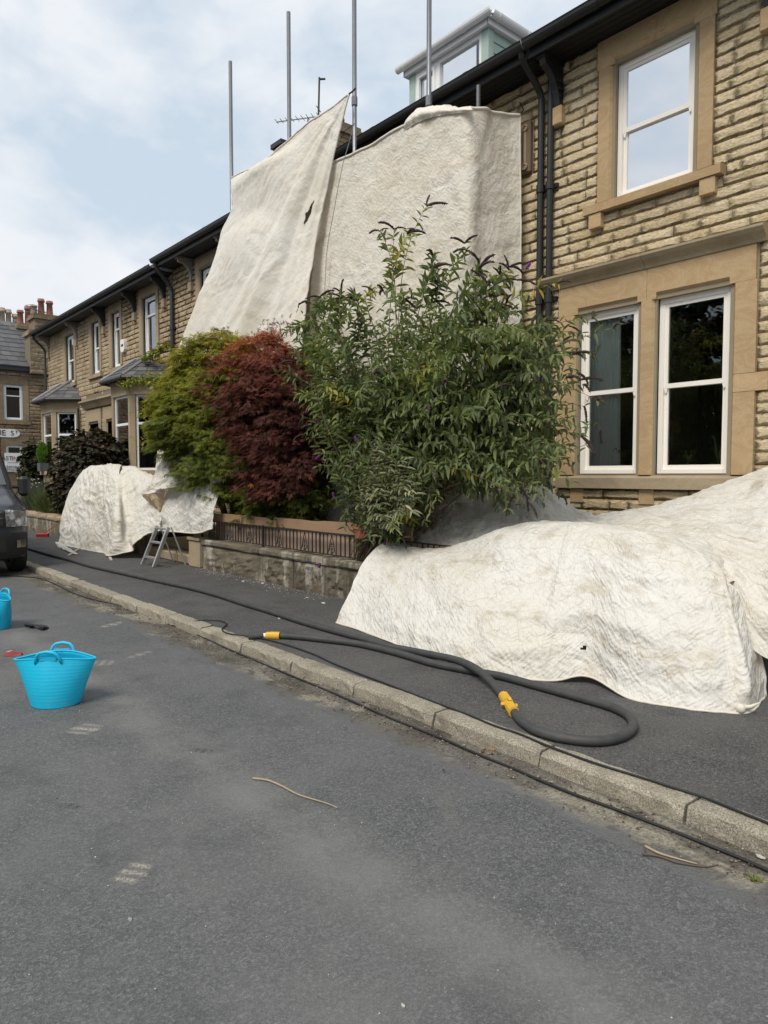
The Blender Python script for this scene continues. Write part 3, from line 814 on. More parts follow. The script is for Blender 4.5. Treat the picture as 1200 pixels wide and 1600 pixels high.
# curtain, plants and picture inside the ground-floor window
n = 60; V = []; Fc = []
for i in range(n+1):
    x = -4.985+ .40*i/n
    d = .035*math.sin(i*.95)+.015*math.sin(i*2.3+1)
    for j, z in enumerate((1.55, 2.5, 3.55)):
        V.append((x+.03*(1-j)*.3, F+.195+d*(1.0-.3*j), z))
    if i: a,b = (i-1)*3, i*3; Fc += [(a,b,b+1,a+1),(a+1,b+1,b+2,a+2)]
def curtain_m():
    t = NT('pale_curtain_cloth'); c = t.mix(t.noise(t.map(t.geo(),(30,1,.6)), 1.2, 3), (.80,.83,.81), (.93,.94,.92))
    return t.done(t.bsdf(c, .9))
tag(link('curtain', np_mesh('curtain', V, Fc, True), curtain_m()), 'pale grey curtain drawn aside inside the left ground floor sash', 'curtain')
M['house_leaf'] = leaf_mat('houseplant_leaf', (0,(.08,.14,.05)),(.6,(.17,.20,.08)),(1,(.30,.18,.08)), trans=.2)
M['pot_teal'] = simple('teal_glaze', (.03,.12,.12), .25); M['pot_white'] = simple('pale_glaze', (.5,.48,.44), .3); M['pot_green'] = simple('sage_glaze', (.16,.2,.17), .35)
def houseplant(x, potm, nl, hh, label, spread=.2, rp=.075):
    r_ = thing('houseplant', label, 'houseplant', (x, F+.255, 1.615), 'plants on the inner window ledge')
    MB().lathe([(0,0),(rp*.75,0),(rp,.1),(rp*1.06,.105),(rp*.92,.105),(rp*.9,.09),(0,.088)], n=16).build('flowerpot', potm, r_, True)
    g = random.Random(int(x*1000))
    for k in range(nl):
        a = g.uniform(0,6.28); s_ = g.uniform(.5,1)*spread; h_ = g.uniform(.5,1)*hh
        pts = [(math.cos(a)*s_*t*.9, max(-.12,min(.10,math.sin(a)*s_*t*.45)), .09+h_*math.sin(t*2.3)*1.05) for t in np.linspace(0,1,7)]
        mb = MB(); w = [.004,.009,.011,.010,.008,.005,.001]
        vs = []
        for p_, ww in zip(pts, w): vs += [(p_[0]-math.sin(a)*ww, p_[1]+math.cos(a)*ww, p_[2]+.004), (p_[0]+math.sin(a)*ww, p_[1]-math.cos(a)*ww, p_[2]+.004)]
        mb.cur = g.random(); mb.add(vs, [(2*q,2*q+1,2*q+3,2*q+2) for q in range(6)])
        mb.build('leaf', M['house_leaf'], r_, True, True)
houseplant(-4.60, M['pot_white'], 22, .20, 'spidery brown leaved pot plant beside the curtain in left sash', .28)
houseplant(-3.78, M['pot_teal'], 14, .17, 'low grassy plant in teal pot inside the right sash', .22, .095)
houseplant(-3.45, M['pot_green'], 9, .30, 'tall thin stemmed plant in sage pot at right end of inner ledge', .16, .075)
pf = thing('picture_frame', 'dark framed picture on far room wall seen through right sash', 'picture', (-3.05, F+3.36, 2.4))
mb = MB()
for q in ((-.2,-.17,-.3,.3),(.17,.2,-.3,.3),(-.17,.17,.27,.3),(-.17,.17,-.3,-.27)): mb.box(q[0],q[1],-.02,.01,q[2],q[3])
mb.build('frame', M['black_old'], pf); MB().box(-.169,.169,-.008,.005,-.269,.269).build('picture_sheet', simple('faded_print', (.12,.13,.13), .6), pf)

# ------------------------------------------------------------------- house B (under the sheets, with the dormer)
HB = thing('terraced_house', 'stone house half hidden by hanging dust sheets, with a mint green roof dormer', 'house', (-8.2, F, .1))
bx0, bx1 = -11.0, -5.485
opB = [(-9.9,-8.9,1.6,3.5),(-8.6,-7.7,1.6,3.5),(-9.6,-8.7,4.71,6.2),(-7.9,-7.0,4.71,6.2)]
stonework(HB, 'stone_clean', -6.9, bx1, .42, ZE-.06, [(-6.26,-5.72,5.36,6.02)], limit=260, vis=lambda u,v: 750 < u < 862)
wall_core(HB, bx0, bx1, .1, ZE-.03, opB, M['mortar'])
for o_ in opB:
    window(HB, *o_, F+.055, M['glass_mid'], M['white_paint']); 
    lintel(o_[0]-.2,o_[1]+.2,o_[3],o_[3]+.3,o_[0],o_[1],HB); jamb(o_[0]-.2,o_[0],o_[2],o_[3],1,h=HB); jamb(o_[1],o_[1]+.2,o_[2],o_[3],-1,h=HB)
    blk(o_[0]-.25,o_[1]+.25,o_[2]-.13,o_[2],.08,'sill',AS,HB,deep=.12)
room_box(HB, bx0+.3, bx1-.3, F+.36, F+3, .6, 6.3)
eaves(HB, bx0, bx1, ZE)
downpipe(HB, -5.545, .5, 6.16, ZE+.02)
pitched_roof(HB, bx0, bx1, ZE); body(HB, bx0, bx1, .1, ZE, M['mortar'])
# date stone
ds = world_part(MB().cbox(-6.25,-5.73,F-.07,F+.02,5.37,6.01,.02), 'date_stone', simple('brown_carved_stone', (.155,.105,.07), .85, bump=.5, scale=14), HB)
fr_ = MB()
for q in ((-6.20,-5.78,5.93,5.965),(-6.20,-5.78,5.415,5.45)): fr_.box(q[0],q[1],F-.082,F-.068,q[2],q[3])
for q in ((-6.20,-6.165),(-5.815,-5.78)): fr_.box(q[0],q[1],F-.082,F-.068,5.45,5.93)
for cx_, cz_ in ((-5.80,5.92),(-5.80,5.45),(-6.18,5.92),(-6.18,5.45)):
    fr_.tube([(cx_+.035*math.cos(a), F-.084, cz_+.035*math.sin(a)) for a in np.linspace(0,2*math.pi,13)], .012, 5, False)
o = fr_.build('raised_border', M['ashlar_old'], ds)
for tx, px_, pz_ in (('W',-5.93,5.80),('9',-5.93,5.55)):
    o = link('carved_letter', text_mesh(tx, .13, .006), M['black_old'], ds)
    o.location = (px_, F-.073, pz_); o.rotation_euler = (math.pi/2,0,0)
# dormer
DY = 7.70; dx0, dx1, dz0, dz1 = -8.42, -6.85, 6.75, 7.80
dm = world_part(MB().box(dx0+.02, dx1-.02, DY+.06, DY+2.6, dz0, dz1), 'dormer', M['mint'], HB)
DM = None
for k in range(8):     # boards on the side cheek
    z = dz0+k*.15
    MB().prism([(dx1-.02,z+.003),(dx1+.022,z+.003),(dx1+.008,z+.147),(dx1-.02,z+.147)], DY+.09, DY+2.5, 'y').build('cladding_board', M['mint'], dm)
MB().box(dx1-.10, dx1+.03, DY-.02, DY+.088, dz0, dz1).build('corner_post', M['mint'], dm)
MB().box(dx0-.03, dx0+.10, DY-.02, DY+.088, dz0, dz1).build('corner_post', M['mint'], dm)
wf = MB()
xa, xb, xc = dx0+.10, dx0+.58, dx1-.10
for q in ((xa,xa+.05),(xb-.04,xb+.05),(xc-.05,xc)): wf.box(q[0],q[1],DY-.01,DY+.07,dz0,dz1)
for q in ((xa+.05,xb-.04),(xb+.05,xc-.05)):
    wf.box(q[0],q[1],DY-.01,DY+.07,dz1-.07,dz1); wf.box(q[0],q[1],DY-.01,DY+.07,dz0,dz0+.08)
wf.build('window_frame', M['upvc'], dm)
sa = MB()
for q in ((xa+.052,xb-.042),):
    for r_ in ((q[0],q[0]+.045,dz0+.082,dz1-.072),(q[1]-.045,q[1],dz0+.082,dz1-.072),(q[0]+.045,q[1]-.045,dz1-.117,dz1-.072),(q[0]+.045,q[1]-.045,dz0+.082,dz0+.127)): sa.box(r_[0],r_[1],DY-.025,DY+.02,r_[2],r_[3])
sa.build('opening_sash', M['upvc'], dm)
MB().box(xa+.09,xb-.08,DY+.03,DY+.036,dz0+.1,dz1-.1).build('pane', M['glass_coated'], dm)
MB().box(xb+.045,xc-.045,DY+.03,DY+.036,dz0+.07,dz1-.065).build('pane', M['glass_coated'], dm)
MB().box(xa+.03,xc-.03,DY+.045,DY+.0595,dz0+.02,dz1-.02).build('dark_lining', M['room'], dm)
fa = MB(); fa.box(dx0-.07,dx1+.07,DY-.07,DY+2.5,dz1+.002,dz1+.03)
fa.box(dx0-.08,dx1+.08,DY-.09,DY-.07,dz1-.01,dz1+.13); fa.box(dx1+.07,dx1+.09,DY-.09,DY+2.4,dz1-.01,dz1+.13); fa.box(dx0-.09,dx0-.07,DY-.09,DY+2.4,dz1-.01,dz1+.13)
fa.build('fascia', M['upvc'], dm)
gu = MB(); n_=8
for (c,ax_,a_,b_) in (((DY-.145,dz1+.125),'x',dx0-.17,dx1+.20),((dx1+.145,dz1+.125),'y',DY-.09,DY+2.2)):
    rg_ = [(c[0]-.06*math.cos(math.pi*k/n_), c[1]-.075*math.sin(math.pi*k/n_)) for k in range(n_+1)]
    inn = [(c[0]+.052*math.cos(math.pi*k/n_), c[1]-.062*math.sin(math.pi*k/n_)) for k in range(n_+1)]
    gu.prism(rg_+inn, a_, b_, ax_)
    for q in np.arange(a_+.12, b_, .62): gu.prism([(p[0]+(p[0]-c[0])*.12,p[1]-.005) for p in rg_], q, q+.05, ax_)
gu.build('dormer_gutter', M['upvc'], dm)
rf = MB(); rf.add([(dx0-.13,DY-.13,dz1+.15),(dx1+.13,DY-.13,dz1+.15),(dx1+.13,DY+2.6,dz1+.15),(dx0-.13,DY+2.6,dz1+.15),(dx0+.35,DY+.6,dz1+.26),(dx1-.35,DY+.6,dz1+.26),(dx1-.35,DY+2.6,dz1+.30),(dx0+.35,DY+2.6,dz1+.30)],
   [(0,1,5,4),(1,2,6,5),(4,5,6,7),(3,0,4,7),(2,3,7,6),(3,2,1,0)])
rf.build('dormer_roof', M['slate'], dm)
# party-wall chimney behind the sheets
CH = world_part(MB().box(-13.75,-13.0,9.55,10.30,7.0,9.22), 'chimney', M['mortar_dark'], HB)

# ------------------------------------------------------------------- house C (between the sheet and the far pair)
HC = thing('terraced_house', 'soot stained stone house whose front vanishes behind the triangular dust sheet', 'house', (-13.8, F, .1))
cx0, cx1 = -16.42, -11.01
ZC = 6.56
opC = [(-14.95,-14.1,4.66,6.17),(-13.0,-12.1,4.66,6.17),(-13.2,-12.0,1.6,3.5)]
stonework(HC, 'stone_sooty', cx0, cx1, .42, ZC-.06, [(-15.18,-13.88,4.5,6.47),(-13.2,-11.9,4.5,6.47),(-13.4,-11.8,1.45,3.85)], vis=lambda u,v: u < 345 and v < 600, limit=300)
wall_core(HC, cx0, cx1, .1, ZC-.03, opC, M['mortar_dark'])
AO = M['ashlar_old']
def old_window(h, o_, gl, split=.5, kind='sash', fm=M['upvc'], jw=.21, sillx=.06, lh=.28):
    jamb(o_[0]-jw,o_[0],o_[2],o_[3],1,h=h,m=AO,sp=.05); jamb(o_[1],o_[1]+jw,o_[2],o_[3],-1,h=h,m=AO,sp=.05)
    lintel(o_[0]-jw-.01,o_[1]+jw+.01,o_[3],o_[3]+lh,o_[0],o_[1],h,AO,sp=.05)
    world_part(MB().prism([(F-.08,o_[2]-.14),(F-.08,o_[2]-.03),(F+.16,o_[2]),(F+.16,o_[2]-.14)], o_[0]-jw-sillx,o_[1]+jw+sillx,'x'), 'sill', AO, h)
    window(h, *o_, F+.06, gl, fm, split=split, kind=kind, fr=.06)
for o_ in opC: old_window(HC, o_, M['glass_mid'])
room_box(HC, cx0+.3, cx1-.3, F+.36, F+2.5, .6, 6.3)
eaves(HC, cx0, cx1, ZC, m='black_old'); bracket(HC, -15.35, ZC, 'grey_paint', 'ashlar_old', True); bracket(HC, -13.5, ZC, 'grey_paint', 'ashlar_old', True)
downpipe(HC, -16.32, .5, 5.95, ZC, 'black_old', r=.05)
pitched_roof(HC, cx0, cx1, ZC); body(HC, cx0, cx1, .1, ZC, M['mortar_dark'])
# chimney bits
for (cz0,cz1,ex) in ((7.0,8.95,0),(8.95,9.10,.07),(9.10,9.22,.0)): pass
cap = MB()
cap.box(-13.82,-12.93,9.48,10.37,9.22,9.36); cap.box(-13.77,-12.98,9.53,10.32,9.36,9.46); cap.build('cap_course', M['stone_dark'], CH)
for k in (0,):
    MB().lathe([(0,.0),(.15,.0),(.13,.05),(.115,.22),(.135,.23),(.135,.27),(.09,.27),(.085,.15),(0,.15)], (-13.4, 10.0, 9.46), 12).build('chimney_pot', M['stone_dark'], CH, True)
stonework(CH, 'stone_dark', 9.55, 10.30, 7.2, 9.22, [], limit=0, Mx=Matrix(((0,-1,0,-13.0+F),(1,0,0,0),(0,0,1,0),(0,0,0,1))), seed=5)

CH2 = world_part(MB().box(-13.62,-13.30,8.40,8.68,7.0,8.66), 'chimney', M['stone_dark'], HC)
MB().box(-13.67,-13.25,8.35,8.73,8.661,8.76).build('cap_course', M['iron'], CH2)
# ------------------------------------------------------------------- houses D and E (the far pair with bays)
ZD = 6.46
HD = thing('terraced_house', 'weathered stone house with canted bay and alarm box beside the left edge of the sheets', 'house', (-19.0, F, .1))
HE = thing('terraced_house', 'weathered end terrace with the farthest canted bay, at the street corner', 'house', (-24.2, F, .1))
dX = (-21.35,-16.43); eX = (-27.1,-21.36)
opD = [(-18.30,-17.46,4.62,6.15),(-20.55,-19.95,4.64,6.15)]
opE = [(-22.25,-21.62,4.64,6.15),(-24.85,-24.0,4.60,6.13)]
drD, drE = (-21.05,-20.2,.5,3.15), (-22.6,-21.75,.5,3.15)
bayD, bayE = -18.25, -24.87
def surround(o_, jw=.21, s=.14, l=.28): return (o_[0]-jw, o_[1]+jw, o_[2]-s, o_[3]+l)
for H_, X_, op_, dr_, bx_, sd in ((HD,dX,opD,drD,bayD,3),(HE,eX,opE,drE,bayE,4)):
    stonework(H_, 'stone_sooty', X_[0], X_[1], .42, ZD-.06, [surround(o_) for o_ in op_]+[(bx_-1.3,bx_+1.3,.4,4.35),(dr_[0]-.25,dr_[1]+.25,.4,3.62),(min(dr_[0],-21.5)-.2 if False else dr_[0]-.3,dr_[1]+.3,3.6,4.05)],
              limit=300, seed=sd, min_px=12, vis=lambda u,v: v < 700)
    wall_core(H_, X_[0], X_[1], .1, ZD-.03, op_+[dr_,(bx_-.9,bx_+.9,1.4,3.7)], M['mortar_dark'])
    eaves(H_, X_[0], X_[1], ZD, m='black_old')
    pitched_roof(H_, X_[0], X_[1], ZD); body(H_, X_[0], X_[1], .1, ZD, M['mortar_dark'])
    room_box(H_, X_[0]+.3, X_[1]-.3, F+.36, F+2.5, .6, 6.3)
old_window(HD, opD[0], M['glass_mid'], .70, 'light'); old_window(HD, opD[1], M['glass_mid'], .70, 'light')
old_window(HE, opE[0], M['glass_mid'], .5); old_window(HE, opE[1], M['glass_mid'], .48)
for x_ in (-16.85,-18.75,): bracket(HD, x_, ZD, 'black_old', 'ashlar_old')
bracket(HD, -21.1, ZD, 'black_old', 'ashlar_old')
for x_ in (-23.6,-26.7): bracket(HE, x_, ZD, 'grey_paint', 'ashlar_old', True)
downpipe(HE, -26.95, .5, 5.9, ZD, 'black_old')
downpipe(HE, -23.45, .5, 3.7, 3.8, 'black_old', swan=False)
# doorways under one hood
for H_, d_, dc in ((HD,drD,(.30,.20,.12)),(HE,drE,(.16,.05,.035))):
    for s_ in (1,-1):
        a_ = d_[0]-.25 if s_ > 0 else d_[1]
        jamb(a_, a_+.25, .5, d_[3], s_, h=H_, m=AO, sp=.04, d=.05)
    lintel(d_[0]-.25,d_[1]+.25,d_[3],d_[3]+.42,d_[0],d_[1],H_,AO,d=.05)
    dd = world_part(MB().box(d_[0]+.01,d_[1]-.01,F+.12,F+.17,.52,2.65), 'door', simple('front_door_paint',dc,.4), H_)
    for q in ((.1,.38,.7,1.4),(.48,.75,.7,1.4),(.1,.38,1.55,2.5),(.48,.75,1.55,2.5)): MB().box(d_[0]+q[0],d_[0]+q[1],F+.105,F+.121,q[2],q[3]).build('door_panel', bpy.data.materials['front_door_paint'], dd)
    world_part(MB().box(d_[0]+.01,d_[1]-.01,F+.13,F+.14,2.68,d_[3]-.02), 'fanlight', M['glass_mid'], H_)
    hp = [(F+.02,3.62),(F-.08,3.62),(F-.12,3.68),(F-.16,3.74),(F-.24,3.80),(F-.24,3.85),(F+.02,3.93)]
    world_part(MB().prism(hp, d_[0]-.32 if H_ is HD else d_[0]-.35, (-20.0 if H_ is HD else -21.37) if H_ is HD else -21.37,'x') if H_ is HE else MB().prism(hp,-21.345,-19.85,'x'), 'door_hood', AO, H_)

def canted_bay(H_, cx, lab, seedn):
    """bay of three faces with slated hipped roof"""
    p, hw, cw = .646, .64, .62
    P = [(cx-hw-cw,F),(cx-hw,F-p),(cx+hw,F-p),(cx+hw+cw,F)]
    b = world_part(MB().prism([(P[0][0]+.02,F),(P[1][0]+.01,F-p+.03),(P[2][0]-.01,F-p+.03),(P[3][0]-.02,F)], .1, 1.60, 'z'), 'bay_window', AO, H_)
    def face(a, c, wname, split, gl):
        d = Vector((c[0]-a[0], c[1]-a[1], 0)); Ln = d.length; ang = math.atan2(d.y, d.x)
        Mx = Matrix.Translation((a[0],a[1],0)) @ Matrix.Rotation(ang,4,'Z')
        mb = MB(Mx); e = .13
        mb.box(.004,e,-.0,.2,1.72,3.60); mb.build('bay_jamb', AO, b)
        mb = MB(Mx); mb.box(Ln-e,Ln-.004,0,.2,1.72,3.60); mb.build('bay_jamb', AO, b)
        mb = MB(Mx); mb.box(.002,Ln-.002,-.01,.2,3.602,3.98); mb.box(.002,Ln-.002,-.04,.2,3.90,3.975); mb.build('bay_lintel', AO, b)
        mb = MB(Mx); mb.box(-.03,Ln+.03,-.07,.2,1.602,1.718); mb.build('bay_sill', AO, b)
        mb = MB(Mx); fr = .055; x0,x1,z0,z1 = e+.002,Ln-e-.002,1.72,3.60; zm = z0+(z1-z0)*split
        for q in ((x0,x0+fr,z0,z1),(x1-fr,x1,z0,z1),(x0+fr,x1-fr,z0,z0+fr),(x0+fr,x1-fr,z1-fr,z1),(x0+fr,x1-fr,zm-.03,zm+.03)): mb.box(q[0],q[1],.05,.11,q[2],q[3])
        mb.build('bay_frame', M['upvc'], b)
        mb = MB(Mx); mb.box(x0+fr-.004,x1-fr+.004,.075,.08,z0+fr-.004,zm-.026); mb.build('bay_pane', gl, b)
        mb = MB(Mx); mb.box(x0+fr-.004,x1-fr+.004,.075,.08,zm+.026,z1-fr+.004); mb.build('bay_pane', gl, b)
    face(P[0],P[1],'',.62,M['glass_mid']); face(P[1],P[2],'',.62,M['glass_mid']); face(P[2],P[3],'',.62,M['glass'])
    # roof: three slated slopes up to the wall
    o_ = .22; Q = [(P[0][0]-o_,F),(P[1][0]-o_*.5,F-p-o_),(P[2][0]+o_*.5,F-p-o_),(P[3][0]+o_,F)]
    T = [(cx-.55,F-.0),(cx+.55,F-.0)]
    ze, zt = 4.03, 4.66
    und = MB(); und.prism([(q[0],q[1]) for q in Q], 3.985, 4.02,'z'); und.build('bay_soffit', M['black_old'], b)
    slopes = [((Q[0],Q[1]),(T[0],T[0])),((Q[1],Q[2]),(T[0],T[1])),((Q[2],Q[3]),(T[1],T[1]))]
    base = MB()
    for (e0,e1),(t0,t1) in slopes:
        base.add([(e0[0],e0[1],ze-.008),(e1[0],e1[1],ze-.008),(t1[0],t1[1],zt-.008),(t0[0],t0[1],zt-.008)], [(0,1,2,3)])
    base.build('bay_roof', M['mortar_dark'], b)
    rg = random.Random(seedn)
    for (e0,e1),(t0,t1) in slopes:
        A,B_,C_,D_ = [Vector((q[0],q[1],z)) for q,z in ((e0,ze),(e1,ze),(t1,zt),(t0,zt))]
        nrm = (B_-A).cross(D_-A).normalized(); 
        if nrm.z < 0: nrm = -nrm
        rows = 5
        for r in range(rows):
            f0, f1 = r/rows, min(1,(r+1.18)/rows)
            l0,r0 = A.lerp(D_,f0), B_.lerp(C_,f0); l1,r1 = A.lerp(D_,f1), B_.lerp(C_,f1)
            nn = max(1,int((r0-l0).length/.24))
            for k in range(nn):
                s0 = max(0,(k-(.5 if r%2 else 0))/nn); s1 = min(1,(k+1-(.5 if r%2 else 0))/nn)
                if r%2 and k == nn-1: s1 = 1
                g_ = .006/max(.3,(r0-l0).length)
                lift0, lift1 = nrm*(.016+rg.uniform(0,.004)), nrm*.003
                mb = MB(); mb.cur = rg.random()
                a,bq,cq,dq = l0.lerp(r0,s0+g_)+lift0, l0.lerp(r0,s1-g_)+lift0, l1.lerp(r1,s1-g_)+lift1, l1.lerp(r1,s0+g_)+lift1
                mb.add([a,bq,cq,dq,a-nrm*.012,bq-nrm*.012], [(0,1,2,3),(1,0,4,5)])
                mb.build('slate', M['slate'], b, tinted=True)
    for q,t in ((Q[1],T[0]),(Q[2],T[1])):
        MB().tube([(q[0],q[1],ze+.02),(t[0],t[1],zt+.025)], .04, 6).build('hip_flashing', M['lead'], b)
    gm = MB()
    for a,c in ((Q[0],Q[1]),(Q[1],Q[2]),(Q[2],Q[3])): gm.tube([(a[0],a[1],3.99),(c[0],c[1],3.99)], .055, 8)
    gm.build('bay_gutter', M['black_old'], b)
    return b
canted_bay(HD, bayD, '', 1); canted_bay(HE, bayE, '', 2)
al = thing('alarm_box', 'cream burglar alarm box on stone wall between two first floor windows', 'alarm box', (-19.55, F-.035, 5.12))
MB().prism([(-.12,.17),(.12,.17),(.14,.10),(.14,-.10),(.08,-.17),(-.08,-.17),(-.14,-.10),(-.14,.10)], -.06, .03, 'y').build('cover', M['white_paint'], al)
MB().box(-.07,.07,-.066,-.06,-.02,.04).build('badge', M['iron'], al)
# ------------------------------------------------------------------- corner house across the side street
FX = -36.0               # its front faces +X
HF = thing('corner_house', 'dark gritstone house with slate hip roof across the end of the street', 'house', (FX, 4, 0))
# local frame of that front: x runs along +Y of the street, y points back into the house
MF = Matrix(((0,-1,0,FX+F),(1,0,0,0),(0,0,1,0),(0,0,0,1)))
def uvF(u, v): p = at(u, v, X=FX); return p.y, p.z
fy0, fy1 = -6.0, 13.5
wU = (*sorted((uvF(6,630)[0], uvF(36,630)[0])), uvF(20,656)[1], uvF(20,601)[1])
wL = (*sorted((uvF(9,700)[0], uvF(36,700)[0])), uvF(20,738)[1], uvF(20,695)[1])
hF = [wU, wL]
ZF = uvF(40,580)[1]
stonework(HF, 'stone_dark', fy0, fy1, .1, ZF-.1, [(a-.2,b+.25,c-.2,d+.4) for a,b,c,d in hF], Mx=MF, limit=120, length=(.3,.7), course=(.14,.2), seed=9, min_px=16, vis=lambda u,v: u < 75)
wall_core(HF, fy0, fy1, 0, ZF, hF, M['mortar_dark'], Mx=MF)
for a,b,c,d in hF:
    mb = MB(MF); mb.box(a-.2,b+.25,F-.03,F+.15,d,d+.4); world_part(mb, 'lintel', M['black_old'] if False else M['stone_dark'], HF)
    mb = MB(MF); mb.box(a-.25,b+.3,F-.06,F+.15,c-.2,c); world_part(mb, 'sill', M['stone_dark'], HF)
    mb = MB(MF); mb.box(b,b+.24,F-.03,F+.12,c+.002,d-.002); world_part(mb, 'jamb', M['stone_dark'], HF)
    mb = MB(MF); mb.box(a-.19,a,F-.03,F+.12,c+.002,d-.002); world_part(mb, 'jamb', M['stone_dark'], HF)
    window(HF, a, b, c, d, F+.05, M['glass_mid'], M['upvc'], Mx=MF, split=.68, kind='light', fr=.08)
    mb = MB(MF); mb.box(a-.3,b+.3,F+.7,F+.75,c-.3,d+.3); world_part(mb, 'room', simple('net_curtain_grey',(.20,.20,.19),.9), HF)
mb = MB(MF); mb.box(fy0,fy1,F-.2,F+.02,ZF-.02,ZF+.16); world_part(mb, 'gutter', M['black_old'], HF)
mb = MB(MF); mb.add([(fy0-.1,F-.25,ZF+.16),(fy1+.1,F-.25,ZF+.16),(fy1+.1,F+9,ZF+.16),(fy0-.1,F+9,ZF+.16),(uvF(4,0)[0]+2.5,F+4,ZF+3.1),(fy1+.1,F+4,ZF+3.1)],[(0,1,5,4),(1,2,5),(2,3,4,5),(3,0,4),(3,2,1,0)])
roofF = world_part(mb, 'roof', M['slate'], HF)
# courses of slate on the slope that shows
mb = MB(MF); rg = random.Random(4)
ra = uvF(4,0)[0]+2.5
for r in range(11):
    f0, f1 = r/11, (r+1.15)/11
    xa = fy0+(ra-fy0)*f0; 
    yy0, zz0 = F-.25+4.25*f0, ZF+.16+2.94*f0; yy1, zz1 = F-.25+4.25*min(1,f1), ZF+.16+2.94*min(1,f1)
    x = max(xa, -1.) + rg.uniform(0,.3)
    while x < 9.5:
        w_ = rg.uniform(.34,.46); mb.cur = rg.random()
        mb.add([(x,yy0,zz0+.05),(x+w_-.015,yy0,zz0+.05),(x+w_-.015,yy1,zz1+.012),(x,yy1,zz1+.012),(x,yy0,zz0+.02),(x+w_-.015,yy0,zz0+.02)],[(0,1,2,3),(1,0,4,5)]); x += w_
tag(world_part(mb, 'roof_slate', M['slate'], HF, tinted=True), kind='stuff')
def stack(u0, u1, v0, v1, dist, depth, pots, H_=HF, pm=None, potv=None):
    a, b = at(u0, v1, X=dist), at(u1, v0, X=dist)
    c = world_part(MB().box(dist-depth, dist, a.y, b.y, a.z, b.z), 'chimney', M['mortar_dark'], H_)
    stonework(c, 'stone_dark', a.y, b.y, a.z, b.z-.02, [], limit=0, Mx=Matrix(((0,-1,0,dist+F-.01),(1,0,0,0),(0,0,1,0),(0,0,0,1))), course=(.16,.22), length=(.3,.6), seed=int(u0))
    MB().box(dist-depth-.09, dist+.09, a.y-.09, b.y+.09, b.z, b.z+.14).build('cap_course', M['stone_dark'], c)
    MB().box(dist-depth-.03, dist+.03, a.y-.03, b.y+.03, b.z+.14, b.z+.26).build('cap_course', M['stone_dark'], c)
    for (f, hgt, mk) in pots:
        MB().lathe([(0,0),(.17,0),(.15,.1),(.13,hgt*.8),(.17,hgt*.82),(.17,hgt*.9),(.15,hgt*.9),(.15,hgt),(.10,hgt),(.1,hgt*.5),(0,hgt*.5)], (dist-depth/2, a.y+(b.y-a.y)*f, b.z+.26), 10).build('chimney_pot', M[mk], c, True)
    return c
stack(48,79,527,583,FX+.35,.9,[(.0,.0,'iron')][:0])
stack(29,50,516,545,FX-3.0,.9,[(.35,.75,'chimney_pot'),(.9,1.0,'chimney_pot')])
stack(55,92,502,540,FX-1.0,1.0,[(.1,.45,'pot_buff'),(.40,.8,'chimney_pot'),(.75,.75,'chimney_pot')])
stack(-25,33,526,545,FX-7.,.8,[(.35,1.2,'pot_buff'),(.55,1.25,'pot_buff'),(.72,1.2,'pot_buff'),(.90,1.0,'pot_buff')])
# roof behind, its sky reflection put into the paler grey
p0, p1 = at(-30,508,X=FX-6.5), at(42,519,X=FX-6.5)
mb = MB(); mb.add([(FX-5.2,p0.y-4,p0.z-1.6),(FX-5.2,p1.y,p0.z-1.6),(FX-6.5,p1.y,p0.z-.25),(FX-6.5,p0.y-4,p0.z-.0),(FX-9,p1.y,p0.z-1.6),(FX-9,p0.y-4,p0.z-1.6)],[(0,1,2,3),(3,2,4,5),(0,3,5),(1,4,2),(0,5,4,1)])
rb = thing('corner_house', 'far house of which only a roof, coloured pale for sky reflection, shows behind the hip', 'house', (FX-7,2,0))
world_part(mb, 'roof', M['lead'], rb)
world_part(MB().box(FX-8.9,FX-5.5,p0.y-3.9,p1.y-.1,0,p0.z-1.62), 'wall', M['stone_dark'], rb)
# street name plate
sgn = thing('street_sign', 'white oval ended street name plate with black capitals on corner house', 'street sign', tuple(at(4,676.5,X=FX+.06)))
pl = MB(); hh = .30
pts = [(-1.0,-hh),( .42,-hh)]+[(.42+hh*1.0*math.sin(a), -hh*math.cos(a)) for a in np.linspace(.2,2.94,9)]+[(.42,hh),(-1.0,hh)]
pl.prism([(q[0],q[1]) for q in pts], -.04, 0, 'x') if False else None
pl2 = MB(); pl2.add([(0,q[0],q[1]*.62) for q in pts]+[(-.04,q[0],q[1]*.62) for q in pts], [tuple(range(len(pts)))]+[(i,(i+1)%len(pts),len(pts)+(i+1)%len(pts),len(pts)+i) for i in range(len(pts))])
pl2.build('plate', M['upvc'], sgn)
for tx, yy, sz in (('OGUE',-.36,.36),('S',.40,.32),('T',.58,.2)):
    o = link('lettering', text_mesh(tx, sz, .004), M['iron'], sgn); o.location = (.008, yy, 0 if sz > .25 else .05); o.rotation_euler = (math.pi/2,0,math.pi/2)
